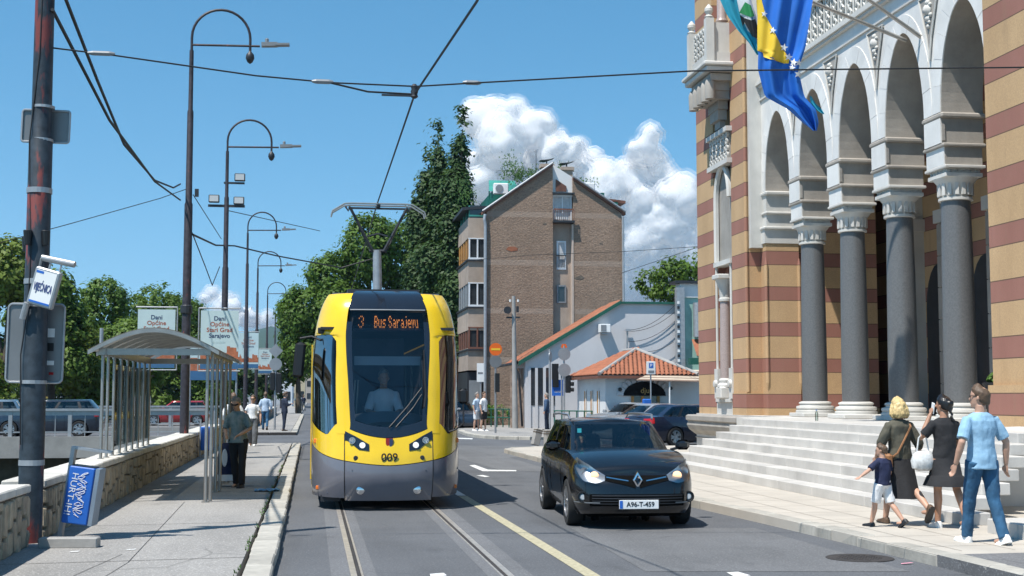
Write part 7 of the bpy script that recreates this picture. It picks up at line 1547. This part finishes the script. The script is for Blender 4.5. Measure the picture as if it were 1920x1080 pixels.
# --- left pavement
p = G(446, 914, .12); w3, up, k, hd, J = person('woman in printed blouse bending over a navy wheeled trolley bag', (p.x, p.y, .12), PI-.35, 1.60, 'print', 'black', 'black', 'hgrey', legs=((6, 4), (-6, 6)), arms=(((-.26, .05, 1.14), (-.12, .26, 1.02)), ((.26, .06, 1.12), (.14, .27, 1.02))), sleeve=.45, female=True, head=(0, 24), lean=8, belly=1.15, voxel=.014)
MB().tube([hd((-.07, .06, .015)), hd((-.03, .10, .01)), hd((.03, .10, .01)), hd((.07, .06, .015))], .014, 6).build('sunglasses', M['black'], w3)
q = G(428, 912, .12); tb = thing('shopping_trolley', 'navy and white wheeled shopping trolley bag held by the bending woman', 'trolley', (q.x, q.y-.05, .12), .3)
MB().loft([ell((0, 0, z), rx, ry, 16) for z, rx, ry in ((.10, .17, .13), (.16, .20, .15), (.5, .20, .16), (.72, .18, .14), (.78, .10, .08))]).build('bag', F_['navy'], tb, 50)
for s in (-1, 1): MB().loft([[(s*.11+.05*math.cos(a), -.165+.02*abs(math.cos(a)), .52+.16*math.sin(a)) for a in [2*PI*j/14 for j in range(14)]], [(s*.11+.045*math.cos(a), -.18, .52+.15*math.sin(a)) for a in [2*PI*j/14 for j in range(14)]]]).build('side_pocket', F_['white'], tb)
MB().bb(-.21, .21, -.165, .16, .11, .22).build('lower_band', F_['white'], tb)
for s in (-1, 1): MB().lathe([(.075, -.015), (.075, .015)], 16, (s*.2, .1, .075), 'x').build('wheel', M['rubber'], tb)
MB().tube([(-.12, .16, .1), (-.12, .19, .95), (0, .2, 1.0), (.12, .19, .95), (.12, .16, .1)], .012, 6).tube([(-.15, -.1, 0), (-.15, -.12, .12)], .012, 6).build('frame', M['steel'], tb)
p = G(473, 836, .12); w4, up, k, hd, J = person('woman in white top and wide grey trousers wearing sunglasses', (p.x, p.y, .12), PI-.1, 1.62, 'white', 'grey', 'white', 'hbrown', legs=((12, 4), (-10, 14)), sleeve=.3, bot='wide', hairstyle='long', female=True, voxel=.02, hem=.95)
MB().tube([hd((-.07, .06, .015)), hd((-.03, .10, .01)), hd((.03, .10, .01)), hd((.07, .06, .015))], .016, 6).build('sunglasses', M['black'], w4)
p = G(436, 850, .12); w5, up, k, hd, J = person('person in white shirt with a black backpack behind the shelter posts', (p.x, p.y, .12), .1, 1.68, 'white', 'grey', 'black', 'hbrown', sleeve=.8, voxel=.02)
MB().rbox(J(Vector((0, -.2, 1.25))+up), (.30, .18, .45), .06).build('backpack', M['black'], w5, 40)
p = G(497, 806, .12); person('man in pale blue shirt and jeans walking away along the pavement', (p.x, p.y, .12), .0, 1.78, 'shirtb', 'denim', 'black', 'hbrown', sleeve=.85, voxel=.024)
p = G(533, 808, .12); person('man in dark navy suit looking at his phone by the crossing', (p.x, p.y, .12), -1.2, 1.80, 'suit', 'suit', 'hbrown', 'hbrown', arms=(((-.25, .02, 1.13), (-.1, .28, 1.2)), ((.25, .02, 1.13), (.12, .27, 1.2))), sleeve=.95, legs=((2, 2), (-3, 3)), head=(0, 18), voxel=.024, hem=.80)
# --- far corner
p = G(894, 808, .12); person('man in pale shirt and white shorts standing on the far corner', (p.x, p.y, .12), PI+.9, 1.76, 'shirtb', 'white', 'white', 'hgrey', bot='shorts', sleeve=.4, legs=((3, 2), (-4, 4)), voxel=.024)
p = G(907, 808, .12); person('man in white shirt and black shorts standing beside his companion', (p.x, p.y, .12), PI+.9, 1.78, 'white', 'black', 'white', 'hbrown', bot='shorts', sleeve=.4, legs=((3, 2), (-4, 4)), voxel=.024)
p = G(1025, 806, .12); person('older man in blue jacket standing by the shop window', (p.x, p.y, .12), 1.2, 1.74, 'bluej', 'suit', 'black', 'hgrey', sleeve=.95, legs=((2, 1), (-2, 2)), voxel=.024, hem=.8)
for (px, py, m, lab) in ((556, 771, 'print', 'distant pedestrian at the end of the left pavement'), (563, 770, 'white', 'distant pedestrian in white at the end of the pavement'), (569, 770, 'suit', 'distant pedestrian in dark clothes at the end of the pavement')):
    p = G(px, py, .12); person(lab, (p.x, p.y, .12), .3, 1.72, m, 'grey', 'black', 'hbrown', sleeve=.5, voxel=.05)
# --- tram driver and car occupants (seated)
ARM = (((-.25, .16, 1.12), (-.2, .42, 1.10)), ((.25, .16, 1.12), (.2, .42, 1.10)))
person('tram driver in white shirt and sunglasses sitting behind the windscreen', (TX-.02, TY+1.42, .36), PI, 1.78, 'white', 'black', 'black', 'hgrey', legs=((80, 85), (80, 85)), arms=ARM, sleeve=.5, sit=True, voxel=.016, hem=.95)
person('driver with hands on the wheel of the black estate car', (CXP+.36, 16.82+2.12, -.47), PI, 1.70, 'navy', 'black', 'black', 'hbrown', legs=((85, 60), (85, 60)), arms=ARM, sleeve=.5, sit=True, voxel=.018, hem=.95)
person('passenger in grey top in the black estate car', (CXP-.36, 16.82+2.15, -.49), PI, 1.68, 'grey', 'black', 'black', 'hbrown', legs=((85, 60), (85, 60)), sleeve=.5, sit=True, voxel=.018, hem=.95, female=True, hairstyle='long')
# ------------------------------------------------------------------ thin summer haze
hm_ = NT('haze_air'); hm_.t.nodes.remove(hm_.b); vp = hm_.n('VolumePrincipled'); vp.inputs['Color'].default_value = (.62, .78, 1.0, 1); vp.inputs['Density'].default_value = .00011; vp.inputs['Anisotropy'].default_value = .3; hm_.t.links.new(vp.outputs[0], hm_.out.inputs['Volume'])
struct(MB().bb(-2600, 2600, -70, 5100, -6, 260).build('haze', hm_.mat), 'stuff')
bpy.data.scenes.remove(TS)
